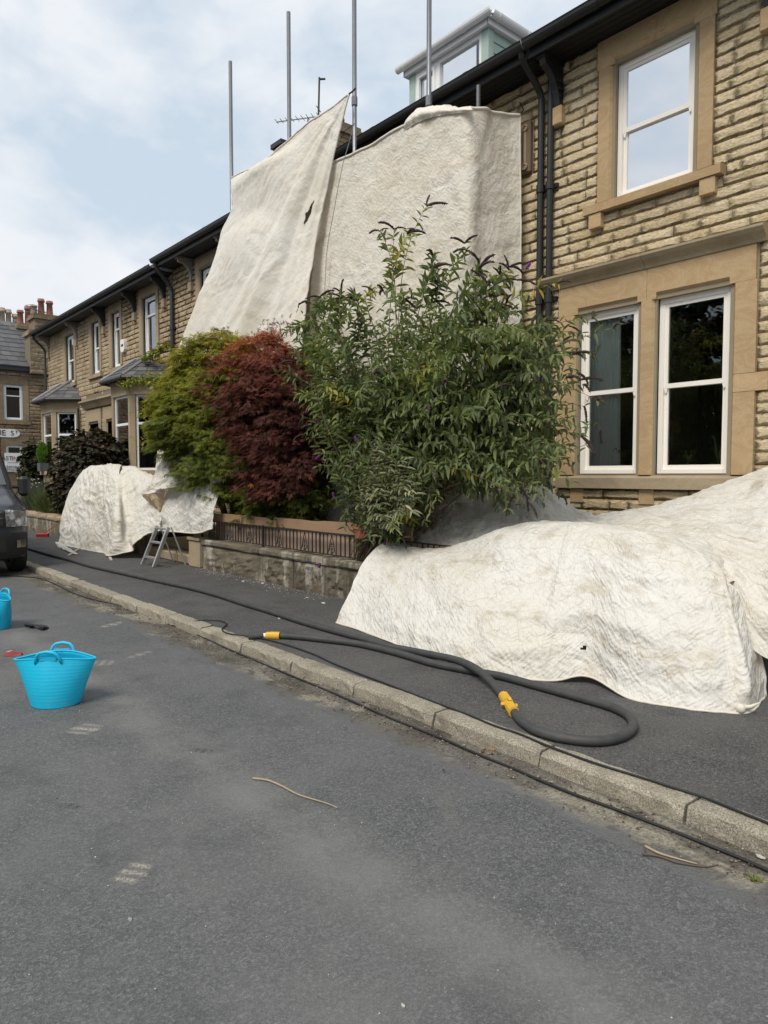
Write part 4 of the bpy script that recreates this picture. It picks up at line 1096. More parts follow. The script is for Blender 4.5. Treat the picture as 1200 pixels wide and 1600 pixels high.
# contractor's board, low yard wall and gate pier in front of that house
BX = -33.5
b0, b1 = at(8,737,X=BX), at(37.5,708,X=BX)
bd = thing('advertising_board', 'white board with red and black ASTING lettering on yard wall behind van', 'sign', (BX, (b0.y+b1.y)/2, b0.z))
hw_, hz_ = (b1.y-b0.y)/2, b1.z-b0.z
MB().box(-.03,0,-hw_,hw_,0,hz_).build('panel', simple('board_white', (.80,.81,.83), .4, var=.03), bd)
RED = simple('print_red', (.42,.02,.03), .5)
BLU = simple('print_slate_blue', (.06,.09,.13), .5)
def lett(tx, y, z, s, m_):
    o = link('lettering', text_mesh(tx, s, .003), m_, bd); o.location = (.006, y, z); o.rotation_euler = (math.pi/2,0,math.pi/2)
lett('BLAST', hw_-.80, hz_*.70, .25, M['iron']); lett('ING', hw_-.27, hz_*.70, .25, RED)
lett('CLEANING', hw_-.50, hz_*.25, .16, BLU); lett('STONE', hw_-.48, hz_*.09, .14, BLU)
MB().box(.001,.006,-hw_+.1,hw_-.25,hz_*.47,hz_*.49).build('printed_rule', M['stone_dark'], bd)
cur = MB(); cur.tube([(.005, hw_-.20+.12*math.cos(a), hz_*.48+.12*math.sin(a)) for a in np.linspace(.2,2.9,8)], [.012,.03,.04,.045,.045,.04,.03,.01], 6); cur.build('printed_swoosh', M['iron'], bd)
yw = thing('yard_wall', 'low dark stone wall with gate pier in front of corner house', 'wall', (BX+.25, 4, 0))
world_part(MB().box(BX-.45,BX-.05,-6,8.2,0,b0.z-.02), 'wall_run', M['stone_dark'], yw)
world_part(MB().cbox(BX-.5,BX+.02,-6,8.2,b0.z-.02,b0.z+.0-.004+.0,.0005) if False else MB().box(BX-.5,BX+.0-.034,-6,8.2,b0.z-.019,b0.z-.001), 'coping', M['ashlar_old'], yw)
gp0, gp1 = at(32,790,X=BX+.4), at(47,741,X=BX+.4)
pr = world_part(MB().box(BX+.02,BX+.5,gp0.y,gp1.y,0,gp1.z), 'gate_pier', M['stone_dark'], yw)
MB().cbox(BX-.04,BX+.56,gp0.y-.07,gp1.y+.07,gp1.z+.001,gp1.z+.18,.03).build('pier_cap', M['ashlar_old'], pr)
MB().cbox(BX-.0,BX+.52,gp0.y-.03,gp1.y+.03,gp1.z-.22,gp1.z-.12,.015).build('pier_band', M['ashlar_old'], pr)

# ------------------------------------------------------------------- aerials, poles
def yagi(name, label, base, top, ang, n=8, blen=.9, e=.22):
    r_ = thing(name, label, 'aerial', base)
    b = Vector(base); h = top-base[2]
    MB().tube([(0,0,0),(0,0,h)], .02, 6).build('mast', M['galv'], r_)
    d = Vector((math.cos(ang),math.sin(ang),0)); sdv = Vector((-d.y,d.x,0))
    MB().tube([Vector((0,0,h))-d*blen*.25, Vector((0,0,h))+d*blen*.75], .014, 5).build('boom', M['galv'], r_)
    for k in range(n):
        p = Vector((0,0,h+.012))+d*(-.25+k/(n-1)*1.0)*blen; ee = e*(1-.3*k/n)
        MB().tube([p-sdv*ee, p+sdv*ee], .008, 4).build('element', M['galv'], r_)
    for zz in (-.16,.16): MB().tube([Vector((0,0,h+zz))-d*blen*.25-sdv*e, Vector((0,0,h+zz))-d*blen*.25+sdv*e], .012, 4).build('reflector', M['galv'], r_)
    return r_
pA = at(481,184,Y=9.2); yagi('tv_aerial', 'small grey television aerial on short mast left of the tall masts', (pA.x,pA.y,8.9), pA.z, math.radians(215), 9, 1.0, .14)
pB0, pB1 = at(494,205,Y=9.0), at(499,121,Y=9.0)
ms = thing('aerial_mast', 'thin dark bare mast with stub arm behind top of triangular sheet', 'aerial', (pB0.x, pB0.y, pB0.z-1.5))
MB().tube([(0,0,0),(pB1.x-pB0.x,0,pB1.z-pB0.z+1.5)], .022, 6).build('mast', M['iron'], ms)
MB().tube([(pB1.x-pB0.x-.02,0,pB1.z-pB0.z+1.47),(pB1.x-pB0.x+.05,.12,pB1.z-pB0.z+1.49)], .022, 5).build('stub_arm', M['iron'], ms)
pC0, pC1 = at(55,505,X=FX-1.2), at(55,484,X=FX-1.2)
yagi('tv_aerial', 'thin television aerial on chimney above the corner house', (pC0.x,pC0.y,pC0.z), pC1.z, math.radians(120), 7, 1.3, .25)

SY = 6.30          # scaffold line
for u, vt, lab, hid in ((361,95,'leftmost grey scaffold pole, rising from left corner of triangular sheet',0),(452,18,'second grey scaffold pole from left, above sloping sheet edge',0),
                   (554,None,'third scaffold pole, tallest, beside the tied peak of the sheet',0),(670,None,'fourth scaffold pole, in front of the white dormer',0),(747,134,'short scaffold pole stub under the black gutter',0)):
    py_ = SY+(.13 if u != 747 else .48); q = at(u, 200, Y=py_); zt = at(u, vt, Y=py_).z if vt else 9.2
    if u == 747: q.x += .0
    p_ = thing('scaffold_pole', lab, 'scaffold pole', (q.x, py_, .12), 'scaffold poles along the covered houses')
    MB().tube([(0,0,0),(0,0,zt-.12)], .0325 if vt != 134 else .027, 12).build('tube', M['galv'], p_, True)
    MB().box(-.075,.075,-.075,.075,-.02,.005).build('base_plate', M['galv'], p_)
    if u in (554,670):
        MB().tube([(0,0,at(u,146,Y=SY).z-.12-.06),(0,0,at(u,146,Y=SY).z-.12+.06)], .043, 10).build('sleeve_coupler', M['galv'], p_)
for zz in (2.2,4.1,5.95):
    q0, q1 = at(361,200,Y=SY), at(745,200,Y=SY)
    tb = thing('scaffold_ledger', 'horizontal scaffold tube behind the dust sheets', 'scaffold tube', (q0.x,SY+.20,zz), 'scaffold ledgers behind the sheets') if zz == 5.95 else None
    if tb: MB().tube([(-.2,0,0),(q1.x-q0.x-.25,0,0)], .024, 8).build('tube', M['galv'], tb)

# ------------------------------------------------------------------- garden wall, gate pier, steps, railings
X0, X1 = at(316,840,Y=WY).x, -2.45
GW = thing('garden_wall', 'gritty blasted stone garden wall under black railings, water stained along its joints', 'wall', (-6.5, WY, .1))
joints = [X0]+[at(u,870,Y=WY).x for u in (410,458,507,545)]
while joints[-1] < X1-1.1: joints.append(joints[-1]+random.uniform(.85,1.1))
joints.append(X1)
def block(x0, x1, y0, y1, z0, z1, seed, amp=.014, nx=16, nz=8):
    """quarried block with a hammered face, a little proud in the middle"""
    xs = np.linspace(x0,x1,nx+1); zs = np.linspace(z0,z1,nz+1)
    V = []
    for j,z in enumerate(zs):
        for i,x in enumerate(xs):
            ed = min(1, 6*min(i/nx,1-i/nx))*min(1, 5*min(j/nz,1-j/nz))
            d = -ed*.012 - ed*amp*float(vnoise(x*9, z*11, None, seed)) - ed*amp*.6*float(vnoise(x*25,z*25,None,seed+3))
            V.append((x, y0+d+(1-ed)*.004, z))
    n = len(V)
    Fc = [(j*(nx+1)+i,j*(nx+1)+i+1,(j+1)*(nx+1)+i+1,(j+1)*(nx+1)+i) for j in range(nz) for i in range(nx)]
    V += [(x0,y1,z0),(x1,y1,z0),(x1,y1,z1),(x0,y1,z1)]
    top = [nz*(nx+1)+i for i in range(nx+1)]
    me = bpy.data.meshes.new('stone_block')
    me.from_pydata(V, [], Fc+[tuple(top)+(n+2,n+3), tuple(j*(nx+1)+nx for j in range(nz+1))[::1]+(n+2,n+1), (n,n+3)+tuple(j*(nx+1) for j in range(nz,-1,-1)), (n+1,n+2,n+3,n)])
    me.update(); return me
for i in range(len(joints)-1):
    o = link('stone_block', block(joints[i]+.006, joints[i+1]-.006, WY, WY+.26, .10, .475+random.uniform(-.006,.006), i, .024), M['wall_stone'], GW)
    o.matrix_parent_inverse = Matrix.Translation(-Vector(GW.location))
cj = [X0-.02, at(400,855,Y=WY).x-.2, -7.2, -5.2, X1]
for i in range(4):
    o = link('coping_stone', block(cj[i]+.004, cj[i+1]-.004, WY-.025, WY+.29, .482, .57, 40+i, .006, 20, 4), M['wall_stone'], GW)
    o.matrix_parent_inverse = Matrix.Translation(-Vector(GW.location))
world_part(MB().box(X0+.02, X1-.02, WY+.03, WY+.24, .1, .5), 'mortar_core', M['mortar_dark'], GW)
gpx = (at(299,850,Y=WY).x, X0-.015)
gpr = thing('gate_pier', 'short square stone pier at left end of the garden wall', 'pier', (sum(gpx)/2, WY, .1))
world_part(MB().cbox(gpx[0],gpx[1],WY-.05,WY+.30,.10,.53,.014), 'shaft', M['ashlar_grey'], gpr); world_part(MB().cbox(gpx[0]-.025,gpx[1]+.01,WY-.075,WY+.32,.531,.59,.014), 'cap', M['ashlar_grey'], gpr)
st = thing('garden_step', 'worn stone gate steps beside the pier below hanging sheet', 'steps', (-11.5, WY+.3, .1))
world_part(MB().cbox(-12.9,gpx[0]-.03,WY+.02,WY+.5,.10,.26,.02), 'step', M['ashlar_grey'], st)
world_part(MB().cbox(-12.9,gpx[0]-.03,WY+.34,WY+.9,.261,.42,.02), 'step', M['ashlar_grey'], st)
world_part(MB().cbox(gpx[0]-.55,gpx[0]-.03,WY-.02,WY+.30,.10,.36,.02) if False else MB().cbox(-12.2,gpx[0]-.05,WY+.62,WY+1.2,.421,.56,.02), 'step', M['ashlar_grey'], st)
# boards behind the railings
tb = thing('timber_board', 'raw timber board with chipped top edge laid along the railing', 'board', (-8, WY+.2, .6))
for (a,b,zb) in ((at(315,0,Y=WY+.17).x, at(425,0,Y=WY+.17).x, .99),(at(422,0,Y=WY+.2).x, -5.8, 1.00)):
    xs = np.linspace(a,b,26); top = [zb+.012*float(vnoise(x*3.1,0.3,None,5))-(.03 if (i > 22 and b < -8) else 0) for i,x in enumerate(xs)]
    yb = WY+.165 if b < -8 else WY+.195
    mb = MB()
    vs = [(x,yb,.865) for x in xs]+[(x,yb,t) for x,t in zip(xs,top)]+[(x,yb+.024,.865) for x in xs]+[(x,yb+.024,t) for x,t in zip(xs,top)]
    n = len(xs)
    fs = []
    for i in range(n-1): fs += [(i,i+1,n+i+1,n+i),(n+i,n+i+1,3*n+i+1,3*n+i),(2*n+i+1,2*n+i,3*n+i,3*n+i+1),(i+1,i,2*n+i,2*n+i+1)]
    fs += [(0,n,3*n,2*n),(n-1,3*n-1,4*n-1,2*n-1)]
    mb.add(vs, fs); world_part(mb, 'plank', M['timber'], tb)
pk = thing('boarding', 'pinkish brown upright boards standing behind the iron bars', 'boards', (-8, WY+.22, .57))
x = X0+.06; rg = random.Random(3)
while x < -4.2:
    w_ = rg.uniform(.16,.30)
    world_part(MB().box(x+.004, x+w_-.004, WY+.225+rg.uniform(0,.012), WY+.245, .575, .86+rg.uniform(-.02,.0)), 'board', M['timber_panel'], pk); x += w_
RL = thing('railing', 'low black iron railing with pointed scrollwork panels on the garden wall', 'railing', (-8, WY+.1, .57))
ry = WY+.10
rz0, rz1 = .605, .86
world_part(MB().box(X0+.03,X1,ry-.018,ry+.018,rz1,rz1+.012), 'top_rail', M['iron'], RL)
world_part(MB().box(X0+.03,X1,ry-.012,ry+.012,rz0-.01,rz0), 'bottom_rail', M['iron'], RL)
barm = MB(); barm.box(-.0065,.0065,-.0065,.0065,rz0,rz1); barm = barm.mesh('bar'); barm.materials.append(M['iron'])
sc = MB()
sc.tube([(-.085,0,rz0),(0,0,rz1-.01),(.085,0,rz0)], .007, 4)
sc.tube([(-.095,0,rz0),(-.095,0,rz1)], .008, 4); sc.tube([(.095,0,rz0),(.095,0,rz1)], .008, 4)
for s_ in (-1,1):
    for (cx_,cz_,r0,t0,t1) in ((.026,rz0+.055,.026,-1.2,3.6),(.028,rz0+.112,.018,2.6,-2.4),(.02,rz0+.02,.014,1.5,5.5)):
        sc.tube([(s_*(cx_+r0*(1-.35*k/9)*math.cos(t0+(t1-t0)*k/9)),0,cz_+r0*(1-.35*k/9)*math.sin(t0+(t1-t0)*k/9)) for k in range(10)], .0055, 4)
sc.tube([(0,0,rz0),(0,0,rz0+.16)], .006, 4)
sc.tube([(.055*math.cos(a),0,rz0+.075+.062*math.sin(a)) for a in np.linspace(-1.2,4.34,12)], .005, 4)
scm = sc.mesh('scroll_panel'); scm.materials.append(M['iron'])
scx = [at(u,850,Y=ry).x for u in (331,359.5,390.5,436.5,476,518.5,561)]
st_ = scx[-1]-scx[-2]
while scx[-1] < X1-.5: scx.append(scx[-1]+ (.46 if len(scx)%3 else .62))
for i, sx_ in enumerate(scx):
    o = link('scroll_panel', scm, None, RL); o.location = Vector((sx_,ry,0))-Vector(RL.location)
    if i:
        g0, g1 = scx[i-1]+.095, sx_-.095; k = max(1, round((g1-g0)/.085)-1)
        for j in range(k):
            o = link('bar', barm, None, RL); o.location = Vector((g0+(g1-g0)*(j+1)/(k+1), ry, 0))-Vector(RL.location)
for u in (316,411):
    px_ = at(u,840,Y=ry).x
    world_part(MB().box(px_-.014,px_+.014,ry-.014,ry+.014,.57,rz1+.02), 'post', M['iron'], RL)
# the neighbours' low wall farther on
NW = thing('garden_wall', 'low mossy stone wall holding the neighbouring front garden beyond covered heap', 'wall', (-20, WY, .1))
x = -27; i = 0
while x < -12.95:
    w_ = random.uniform(.7,1.0); e_ = min(x+w_, -12.95)
    o = link('stone_block', block(x+.006, e_-.006, WY, WY+.26, .10, .47, 60+i, .012, 8, 5), M['wall_stone'], NW); o.matrix_parent_inverse = Matrix.Translation(-Vector(NW.location))
    o = link('coping_stone', block(x+.006, e_-.006, WY-.03, WY+.29, .472, .60+random.uniform(-.01,.01), 90+i, .006, 8, 3), M['ashlar_old'], NW); o.matrix_parent_inverse = Matrix.Translation(-Vector(NW.location))
    x += w_; i += 1

# =================================================================== DUST SHEETS
def catmull(Pc, n):
    """resample a control net along its first axis"""
    k = Pc.shape[0]; t = np.linspace(0, k-1, n); i = np.minimum(t.astype(int), k-2); f = (t-i)
    g = lambda j: Pc[np.clip(j, 0, k-1)]
    p0 = np.where((i == 0)[:,None,None], 2*g(i)-g(i+1), g(i-1)); p1, p2 = g(i), g(i+1)
    p3 = np.where((i == k-2)[:,None,None], 2*g(i+1)-g(i), g(i+2)); f = f[:,None,None]
    return .5*((2*p1)+(-p0+p2)*f+(2*p0-5*p1+4*p2-p3)*f*f+(-p0+3*p1-3*p2+p3)*f**3)
def cloth(name, net, m, res=.02, disp=None, crumple=(.010,.12), seed=0, parent=None, floor=None, hem=True, cut=None, uvoff=(0,0)):
    """a sheet from a net of points (rows from hem to top, columns along); folds and creases are real relief"""
    P = np.array([[tuple(p) for p in row] for row in net], float)
    lu = np.linalg.norm(np.diff(P, axis=1), axis=2).sum(1).max(); lv = np.linalg.norm(np.diff(P, axis=0), axis=2).sum(0).max()
    nu, nv = max(8,int(lu/res)), max(8,int(lv/res))
    G = catmull(P, nv); G = catmull(G.transpose(1,0,2), nu).transpose(1,0,2)
    # metric sheet coordinates
    U = np.concatenate([np.zeros((nv,1)), np.cumsum(np.linalg.norm(np.diff(G,axis=1),axis=2),1)],1); U -= U.mean(1, keepdims=True); U += lu/2
    W = np.concatenate([np.zeros((1,nu)), np.cumsum(np.linalg.norm(np.diff(G,axis=0),axis=2),0)],0)
    Nn = np.cross(np.gradient(G,axis=1), np.gradient(G,axis=0)); Nn /= np.maximum(1e-9, np.linalg.norm(Nn,axis=2,keepdims=True))
    if (Nn.reshape(-1,3) @ np.array([.3,-.8,.5])).mean() < 0: Nn = -Nn
    S, T = np.meshgrid(np.linspace(0,1,nu), np.linspace(0,1,nv))
    d = np.zeros((nv,nu))
    am, cs = crumple
    for k_ in range(9):
        th = (k_*1.13+seed*.7) % math.pi; fq = (1.3,1.9,2.6,3.4,4.4,5.6,7.2,9.,11.)[k_]*(.12/cs)
        ph = (U*math.cos(th)+W*math.sin(th))*fq + 1.5*fbm(U*(1.1+.12*fq),W*(1.1+.12*fq),s=seed+k_,o=2)
        tri = np.abs((ph % 1.)-.5)*2
        d += am*4.6/(fq**.95)*(tri-.5)*np.clip(.55+1.5*vnoise(U*1.3+k_*3,W*1.3,None,seed+40+k_),0,1)
    d += am*1.6*fbm(U*1.6,W*1.9,s=seed+11,o=3)
    if disp is not None: d = d+disp(S,T,U,W)
    G = G+Nn*d[...,None]
    if floor is not None: G[...,2] = np.maximum(G[...,2], floor+.002+.006*np.abs(fbm(U*6,W*6,s=3,o=2)))
    idx = np.arange(nu*nv).reshape(nv,nu)
    Fc = np.stack([idx[:-1,:-1],idx[:-1,1:],idx[1:,1:],idx[1:,:-1]],-1).reshape(-1,4)
    if cut is not None:
        keep = ~cut((S[:-1,:-1]+S[1:,1:])/2, (T[:-1,:-1]+T[1:,1:])/2, (U[:-1,:-1]+U[1:,1:])/2, (W[:-1,:-1]+W[1:,1:])/2).reshape(-1)
        Fc = Fc[keep]
    uv = np.stack([U+uvoff[0],W+uvoff[1]],-1).reshape(-1,2)
    me = np_mesh(name, G.reshape(-1,3), Fc, True, uv=uv)
    o = link(name, me, m, parent)
    return o, G
def edge_roll(G_line, r, name, m, parent, n=6):
    pts = [Vector(p) for p in G_line[::2]]
    return MB().tube(pts, r, n).build(name, m, parent, True)
def ground(u, v, z=.105): return at(u, v, Z=z)

# --- the big heap on the footway
FT = thing('tarpaulin', 'large creased white tarpaulin heaped over the wall, its hem lying on the footway', 'tarpaulin', (-4.2, 4.8, .1))
cols = [((525,973),(607,848)),((560,984),(632,858)),((610,1003),(668,856)),((690,1034),(722,848)),((775,1056),(795,828)),((860,1064),(875,822)),((915,1070),(930,824)),((985,1092),(990,832)),((1060,1106),(1055,848)),((1125,1113),(1105,872)),((1170,1113),(1122,893)),((1197,1088),(1136,912))]
net = [[] for _ in range(8)]
for i,(h_,r_) in enumerate(cols):
    hp = ground(*h_)
    if i == 6: hp.z += .055; hp.y += .03
    ry_ = 5.16 if i < 10 else (5.10 if i == 10 else 5.0)
    rp = at(*r_, Y=ry_)
    for j, t in enumerate((0,.18,.38,.58,.78,1.0)):
        y = hp.y+(rp.y-hp.y)*(t**.92); z = hp.z+(rp.z-hp.z)*(math.sin(t*math.pi/2)**.80)
        x_ = hp.x+(rp.x-hp.x)*t
        net[j].append((x_, y, z))
    bk = 1. if i > 0 else .25
    net[6].append((rp.x, rp.y+.35*bk, rp.z-.06*bk)); net[7].append((rp.x, rp.y+.75*bk, rp.z-.40*bk))
def ft_disp(S,T,U,W):
    d = .05*fbm(U*1.0,W*1.2,s=21,o=2)+.02*np.abs(np.sin(U*2.1+W*3.3+2*fbm(U,W,s=23,o=2)))
    d += .022*np.exp(-((W-.55-.10*np.sin(U*1.7))/.05)**2)*np.clip(1-np.abs(U-2.6)/1.2,0,1)+.018*np.exp(-((W-1.0-.12*np.sin(U*1.3+1))/.04)**2)*np.clip(1-np.abs(U-3.2)/1.0,0,1)
    d += .022*np.exp(-((S-.12-.05*T)/.03)**2)*T*(1-T)*3          # long fold at the left corner
    d -= .03*np.exp(-((S-.165)/.028)**2)*np.clip(T*1.4,0,1)*np.exp(-((T-.55)/.3)**2)
    d += .012*(np.abs((U-2.32-.13*W)) < .035)                      # taped seam
    d += .03*np.exp(-((S-.90+.06*T)/.02)**2)*np.clip(1-T,0,1) - .03*np.exp(-((S-.86+.03*T)/.03)**2)*np.clip(.8-T,0,1)
    k = np.clip(T/.06,0,1); 
    return d*k + (1-k)*.02*np.sin(U*5)*0
o, G = cloth('sheet', net, M['tarp'], .014, ft_disp, (.0055,.10), 1, FT, floor=.101,
             cut=lambda S,T,U,W: ((U-2.62)/.03+(W-.20)/.05 > -.9) & ((U-2.62)/.03+(W-.20)/.05 < .9) & (np.abs(U-2.62) < .022) & (np.abs(W-.20) < .004+.35*np.abs(U-2.60)))
o.matrix_parent_inverse = Matrix.Translation(-Vector(FT.location))
o = edge_roll(G[0], .008, 'rolled_hem', M['tarp_cream'], FT); o.matrix_parent_inverse = Matrix.Translation(-Vector(FT.location))
o = edge_roll(G[:int(G.shape[0]*.74),-1], .012, 'side_hem', M['tarp'], FT); o.matrix_parent_inverse = Matrix.Translation(-Vector(FT.location))
kp = ground(1159,1113)
kn = MB(); kn.lathe([(.003,-.032),(.020,-.027),(.031,-.006),(.030,.012),(.020,.026),(.004,.032)], (kp.x,kp.y-.02,.134), 9)
for q_ in ((-.10,.05,.05),(.0,.09,.09),(.09,.05,.06)): kn.tube([(kp.x,kp.y-.01,.136),(kp.x+q_[0]*.5,kp.y+q_[1]*.5,.13+q_[2]*.3),(kp.x+q_[0],kp.y+q_[1],.12+q_[2])],[.016,.013,.004],6)
world_part(kn, 'tied_knot', M['tarp_cream'], FT, smooth=True)
ey = MB()
for u,v in ((988,1086),(1000,1093)): 
    p = ground(u,v-4); ey.lathe([(.010,.0),(.014,.004),(.010,.008)], (p.x,p.y,.115), 8)
world_part(ey, 'eyelet', M['iron'], FT)

# --- the sheet behind it, from the house wall down over the garden
RT_ = thing('tarpaulin', 'creased grey white tarpaulin sloping from house wall down behind the big heap', 'tarpaulin', (-3, 6.2, .5))
net = [[at(860,880,Y=4.95), at(950,890,Y=4.95), at(1050,930,Y=4.95), at(1138,985,Y=4.92), at(1193,1026,Y=4.95), at(1260,1050,Y=5.0), at(1340,1080,Y=5.0)],
       [at(870,860,Y=5.15), at(955,868,Y=5.15), at(1055,885,Y=5.12), at(1140,930,Y=5.05), at(1196,955,Y=5.02), at(1270,960,Y=5.05), at(1350,970,Y=5.05)],
       [at(878,842,Y=5.4), at(960,848,Y=5.4), at(1060,862,Y=5.35), at(1140,880,Y=5.3), at(1200,888,Y=5.25), at(1275,890,Y=5.3), at(1350,890,Y=5.3)],
       [at(882,822,Y=5.8), at(960,822,Y=5.95), at(1055,826,Y=5.95), at(1130,828,Y=5.95), at(1200,826,Y=5.95), at(1280,818,Y=5.95), at(1360,810,Y=5.95)],
       [at(888,806,Y=6.2), at(960,800,Y=6.6), at(1050,779,Y=6.9), at(1120,759,Y=7.1), at(1200,730,Y=7.17), at(1290,706,Y=7.17), at(1370,690,Y=7.17)],
       [at(890,818,Y=6.5), at(960,812,Y=6.9), at(1050,795,Y=7.16), at(1120,775,Y=7.2), at(1200,748,Y=7.2), at(1290,724,Y=7.2), at(1370,705,Y=7.2)]]
o, G = cloth('sheet', net, M['tarp'], .018, lambda S,T,U,W: .04*fbm(U*1.2,W*1.3,s=33,o=3), (.008,.12), 5, RT_, uvoff=(7,3)); o.matrix_parent_inverse = Matrix.Translation(-Vector(RT_.location))
LM = thing('tarpaulin', 'tarpaulin coloured grey for shade, mounded over garden ground under the buddleia', 'tarpaulin', (-5.3, 6.0, .5))
net = [[at(636,900,Y=5.25), at(690,900,Y=5.25), at(760,890,Y=5.3), at(840,880,Y=5.35), at(905,872,Y=5.4), at(940,870,Y=5.4)],
       [at(640,858,Y=5.4), at(690,862,Y=5.4), at(760,845,Y=5.5), at(840,838,Y=5.6), at(900,838,Y=5.7), at(940,838,Y=5.7)],
       [at(645,828,Y=5.7), at(690,812,Y=5.75), at(760,795,Y=5.85), at(840,790,Y=5.95), at(895,812,Y=6.1), at(930,815,Y=6.1)],
       [at(650,815,Y=6.0), at(695,790,Y=6.1), at(760,772,Y=6.2), at(840,764,Y=6.3), at(890,786,Y=6.35), at(918,803,Y=6.4)],
       [at(655,850,Y=6.3), at(700,830,Y=6.5), at(760,815,Y=6.6), at(840,800,Y=6.7), at(890,810,Y=6.8), at(915,825,Y=6.8)]]
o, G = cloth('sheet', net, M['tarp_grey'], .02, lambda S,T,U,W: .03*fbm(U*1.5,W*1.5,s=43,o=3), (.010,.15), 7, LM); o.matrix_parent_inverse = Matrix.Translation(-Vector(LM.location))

# --- sheet hung round the scaffold
HS = thing('dust_sheet', 'big crinkled cream sheet hung square round the scaffold right of the triangular one', 'dust sheet', (-7.2, SY, .5))
CY = 7.12
topc = [(506,263,SY),(535,248,SY),(575,229,SY),(620,203,SY),(660,184,SY),(695,176,SY),(722,171,6.31),(740,170,6.40),(755,172,6.55),(776,176,6.78),(796,179,6.98),(811,181,CY)]
rows = [(0,0),(.12,0),(.3,0),(.55,0),(.8,0),(1,0)]
net = []
for t,_ in rows[::-1]:
    r_ = []
    for i,(u,v,y) in enumerate(topc):
        p = at(u,v,Y=y)
        if i == len(topc)-1: p.x += .02
        z = p.z+(.9-p.z)*t
        xo = -.34*min(1,t*2.6) if i == 0 else (-.2*min(1,t*2.6) if i == 1 else (-.1*min(1,t*2.6) if i == 2 else 0))
        yo = (-.10 if i < 8 else 0)*min(1,t*1.6)
        if i in (6,7): xo += .05*min(1,t*3)
        if i >= 9: xo += .06*min(1,t*1.5)
        r_.append((p.x+xo, p.y+yo, z))
    net.append(r_)
def hs_disp(S,T,U,W):
    d = .035*fbm(U*.9,W*.7,s=51,o=3)
    k = np.clip((T-.85)/.15,0,1)
    d += .02*k*np.sin(U*14+3*np.sin(U*2))*np.exp(-((S-.70)/.14)**2)      # gathered at the corner pole
    d += .018*np.abs(np.sin((U*.8+W*.45)*6+2*fbm(U,W,s=4)))*k
    return d
o, G = cloth('sheet', net, M['tarp_cream'], .022, hs_disp, (.0040,.075), 11, HS, uvoff=(2,9)); o.matrix_parent_inverse = Matrix.Translation(-Vector(HS.location))
o = edge_roll(G[-1], .02, 'rolled_hem', M['tarp_cream'], HS); o.matrix_parent_inverse = Matrix.Translation(-Vector(HS.location))
o = edge_roll(G[:,-1], .010, 'side_hem', M['tarp_cream'], HS); o.matrix_parent_inverse = Matrix.Translation(-Vector(HS.location))
net = [[at(630,205,Y=SY-.02), at(655,190,Y=SY-.03), at(690,180,Y=SY-.03), at(738,174,Y=SY-.03)],[at(632,192,Y=SY-.04), at(652,178,Y=SY-.06), at(688,172,Y=SY-.05), at(738,170,Y=SY-.04)],
       [at(640,184,Y=SY+.05), at(656,169,Y=SY+.1), at(686,166,Y=SY+.08), at(736,168,Y=SY+.04)],[at(645,190,Y=SY+.3), at(660,176,Y=SY+.35), at(690,172,Y=SY+.3), at(738,172,Y=SY+.2)]]
o, _ = cloth('folded_flap', net, M['tarp_cream'], .02, lambda S,T,U,W: .02*fbm(U*4,W*4,s=61,o=2), (.008,.09), 13, HS); o.matrix_parent_inverse = Matrix.Translation(-Vector(HS.location))
tie = MB(); a_, b_ = at(811,180,Y=CY), at(818,172,Y=7.22)
tie.tube([a_,b_,at(812,160,Y=7.24)], .008, 5); world_part(tie, 'tie_cord', M['iron'], HS)

# --- triangular sheet
TS = thing('dust_sheet', 'loose white triangular sheet tied to scaffold pole at its peak', 'dust sheet', (-11, 6.1, .5))
net_px = [[((238,745),5.60),((280,745),5.6),((330,745),5.6),((390,750),5.65),((452,760),5.7)],
  [((250,650),5.75),((290,640),5.72),((340,640),5.7),((400,640),5.75),((466,640),5.8)],
  [((276,555),5.95),((315,545),5.88),((360,535),5.85),((415,528),5.85),((473,520),5.9)],
  [((305,475),6.05),((345,465),5.98),((385,455),5.92),((432,448),5.92),((482,442),6.0)],
  [((332,412),6.15),((365,402),6.0),((402,392),5.96),((445,385),5.98),((491,380),6.1)],
  [((343,362),6.22),((375,348),6.06),((415,333),6.02),((457,323),6.05),((504,315),6.17)],
  [((361,322),6.24),((392,298),6.12),((435,268),6.1),((478,245),6.14),((523,232),6.22)],
  [((361,295),6.26),((396,268),6.18),((442,235),6.16),((489,204),6.18),((535,186),6.25)],
  [((360,277),6.27),((402,252),6.23),((452,217),6.22),((502,178),6.23),((545,147),6.27)]]
net = [[at(u,v,Y=y) for (u,v),y in r_] for r_ in net_px]
def ts_disp(S,T,U,W):
    # folds fan out from the tied peak
    a = np.arctan2(1.02-S, 1.06-T); r = np.hypot(1-S,1-T)
    d = .075*np.sin(a*13+2.6*fbm(S*2,T*2,s=71))*np.exp(-((a-.40)/.30)**2)*(.5+.7*vnoise(a*9,a*0,None,70))*np.clip(r*1.7,0.06,1)
    d += .018*np.sin(a*41+3.5*fbm(S*3,T*3,s=72))*np.exp(-((a-.4)/.40)**2)*np.clip(r*1.4,0.05,1)
    # swags from the left pole
    b = T + .55*(S-.2)**2
    d += .062*np.sin((b*17)+1.2*fbm(S*2,T*5,s=75))*np.exp(-((S-.30)/.3)**2)*np.clip((T-.42)*4,0,1)
    d += .05*np.sin(S*15+2.6*fbm(S*3,T*1.2,s=76))*np.clip(.6-T,0,.6)*1.0
    return d+.03*fbm(U*1.1,W*.9,s=77,o=3)
o, G = cloth('sheet', net, M['tarp_sheet'], .02, ts_disp, (.0035,.10), 17, TS, uvoff=(4,14),
     cut=lambda S,T,U,W: (np.abs(S-.90-.55*(T-.62)+.02*fbm(U*9,W*9,s=2,o=2)) < .020*np.clip(1-((T-.60)/.035)**2,0,1)))
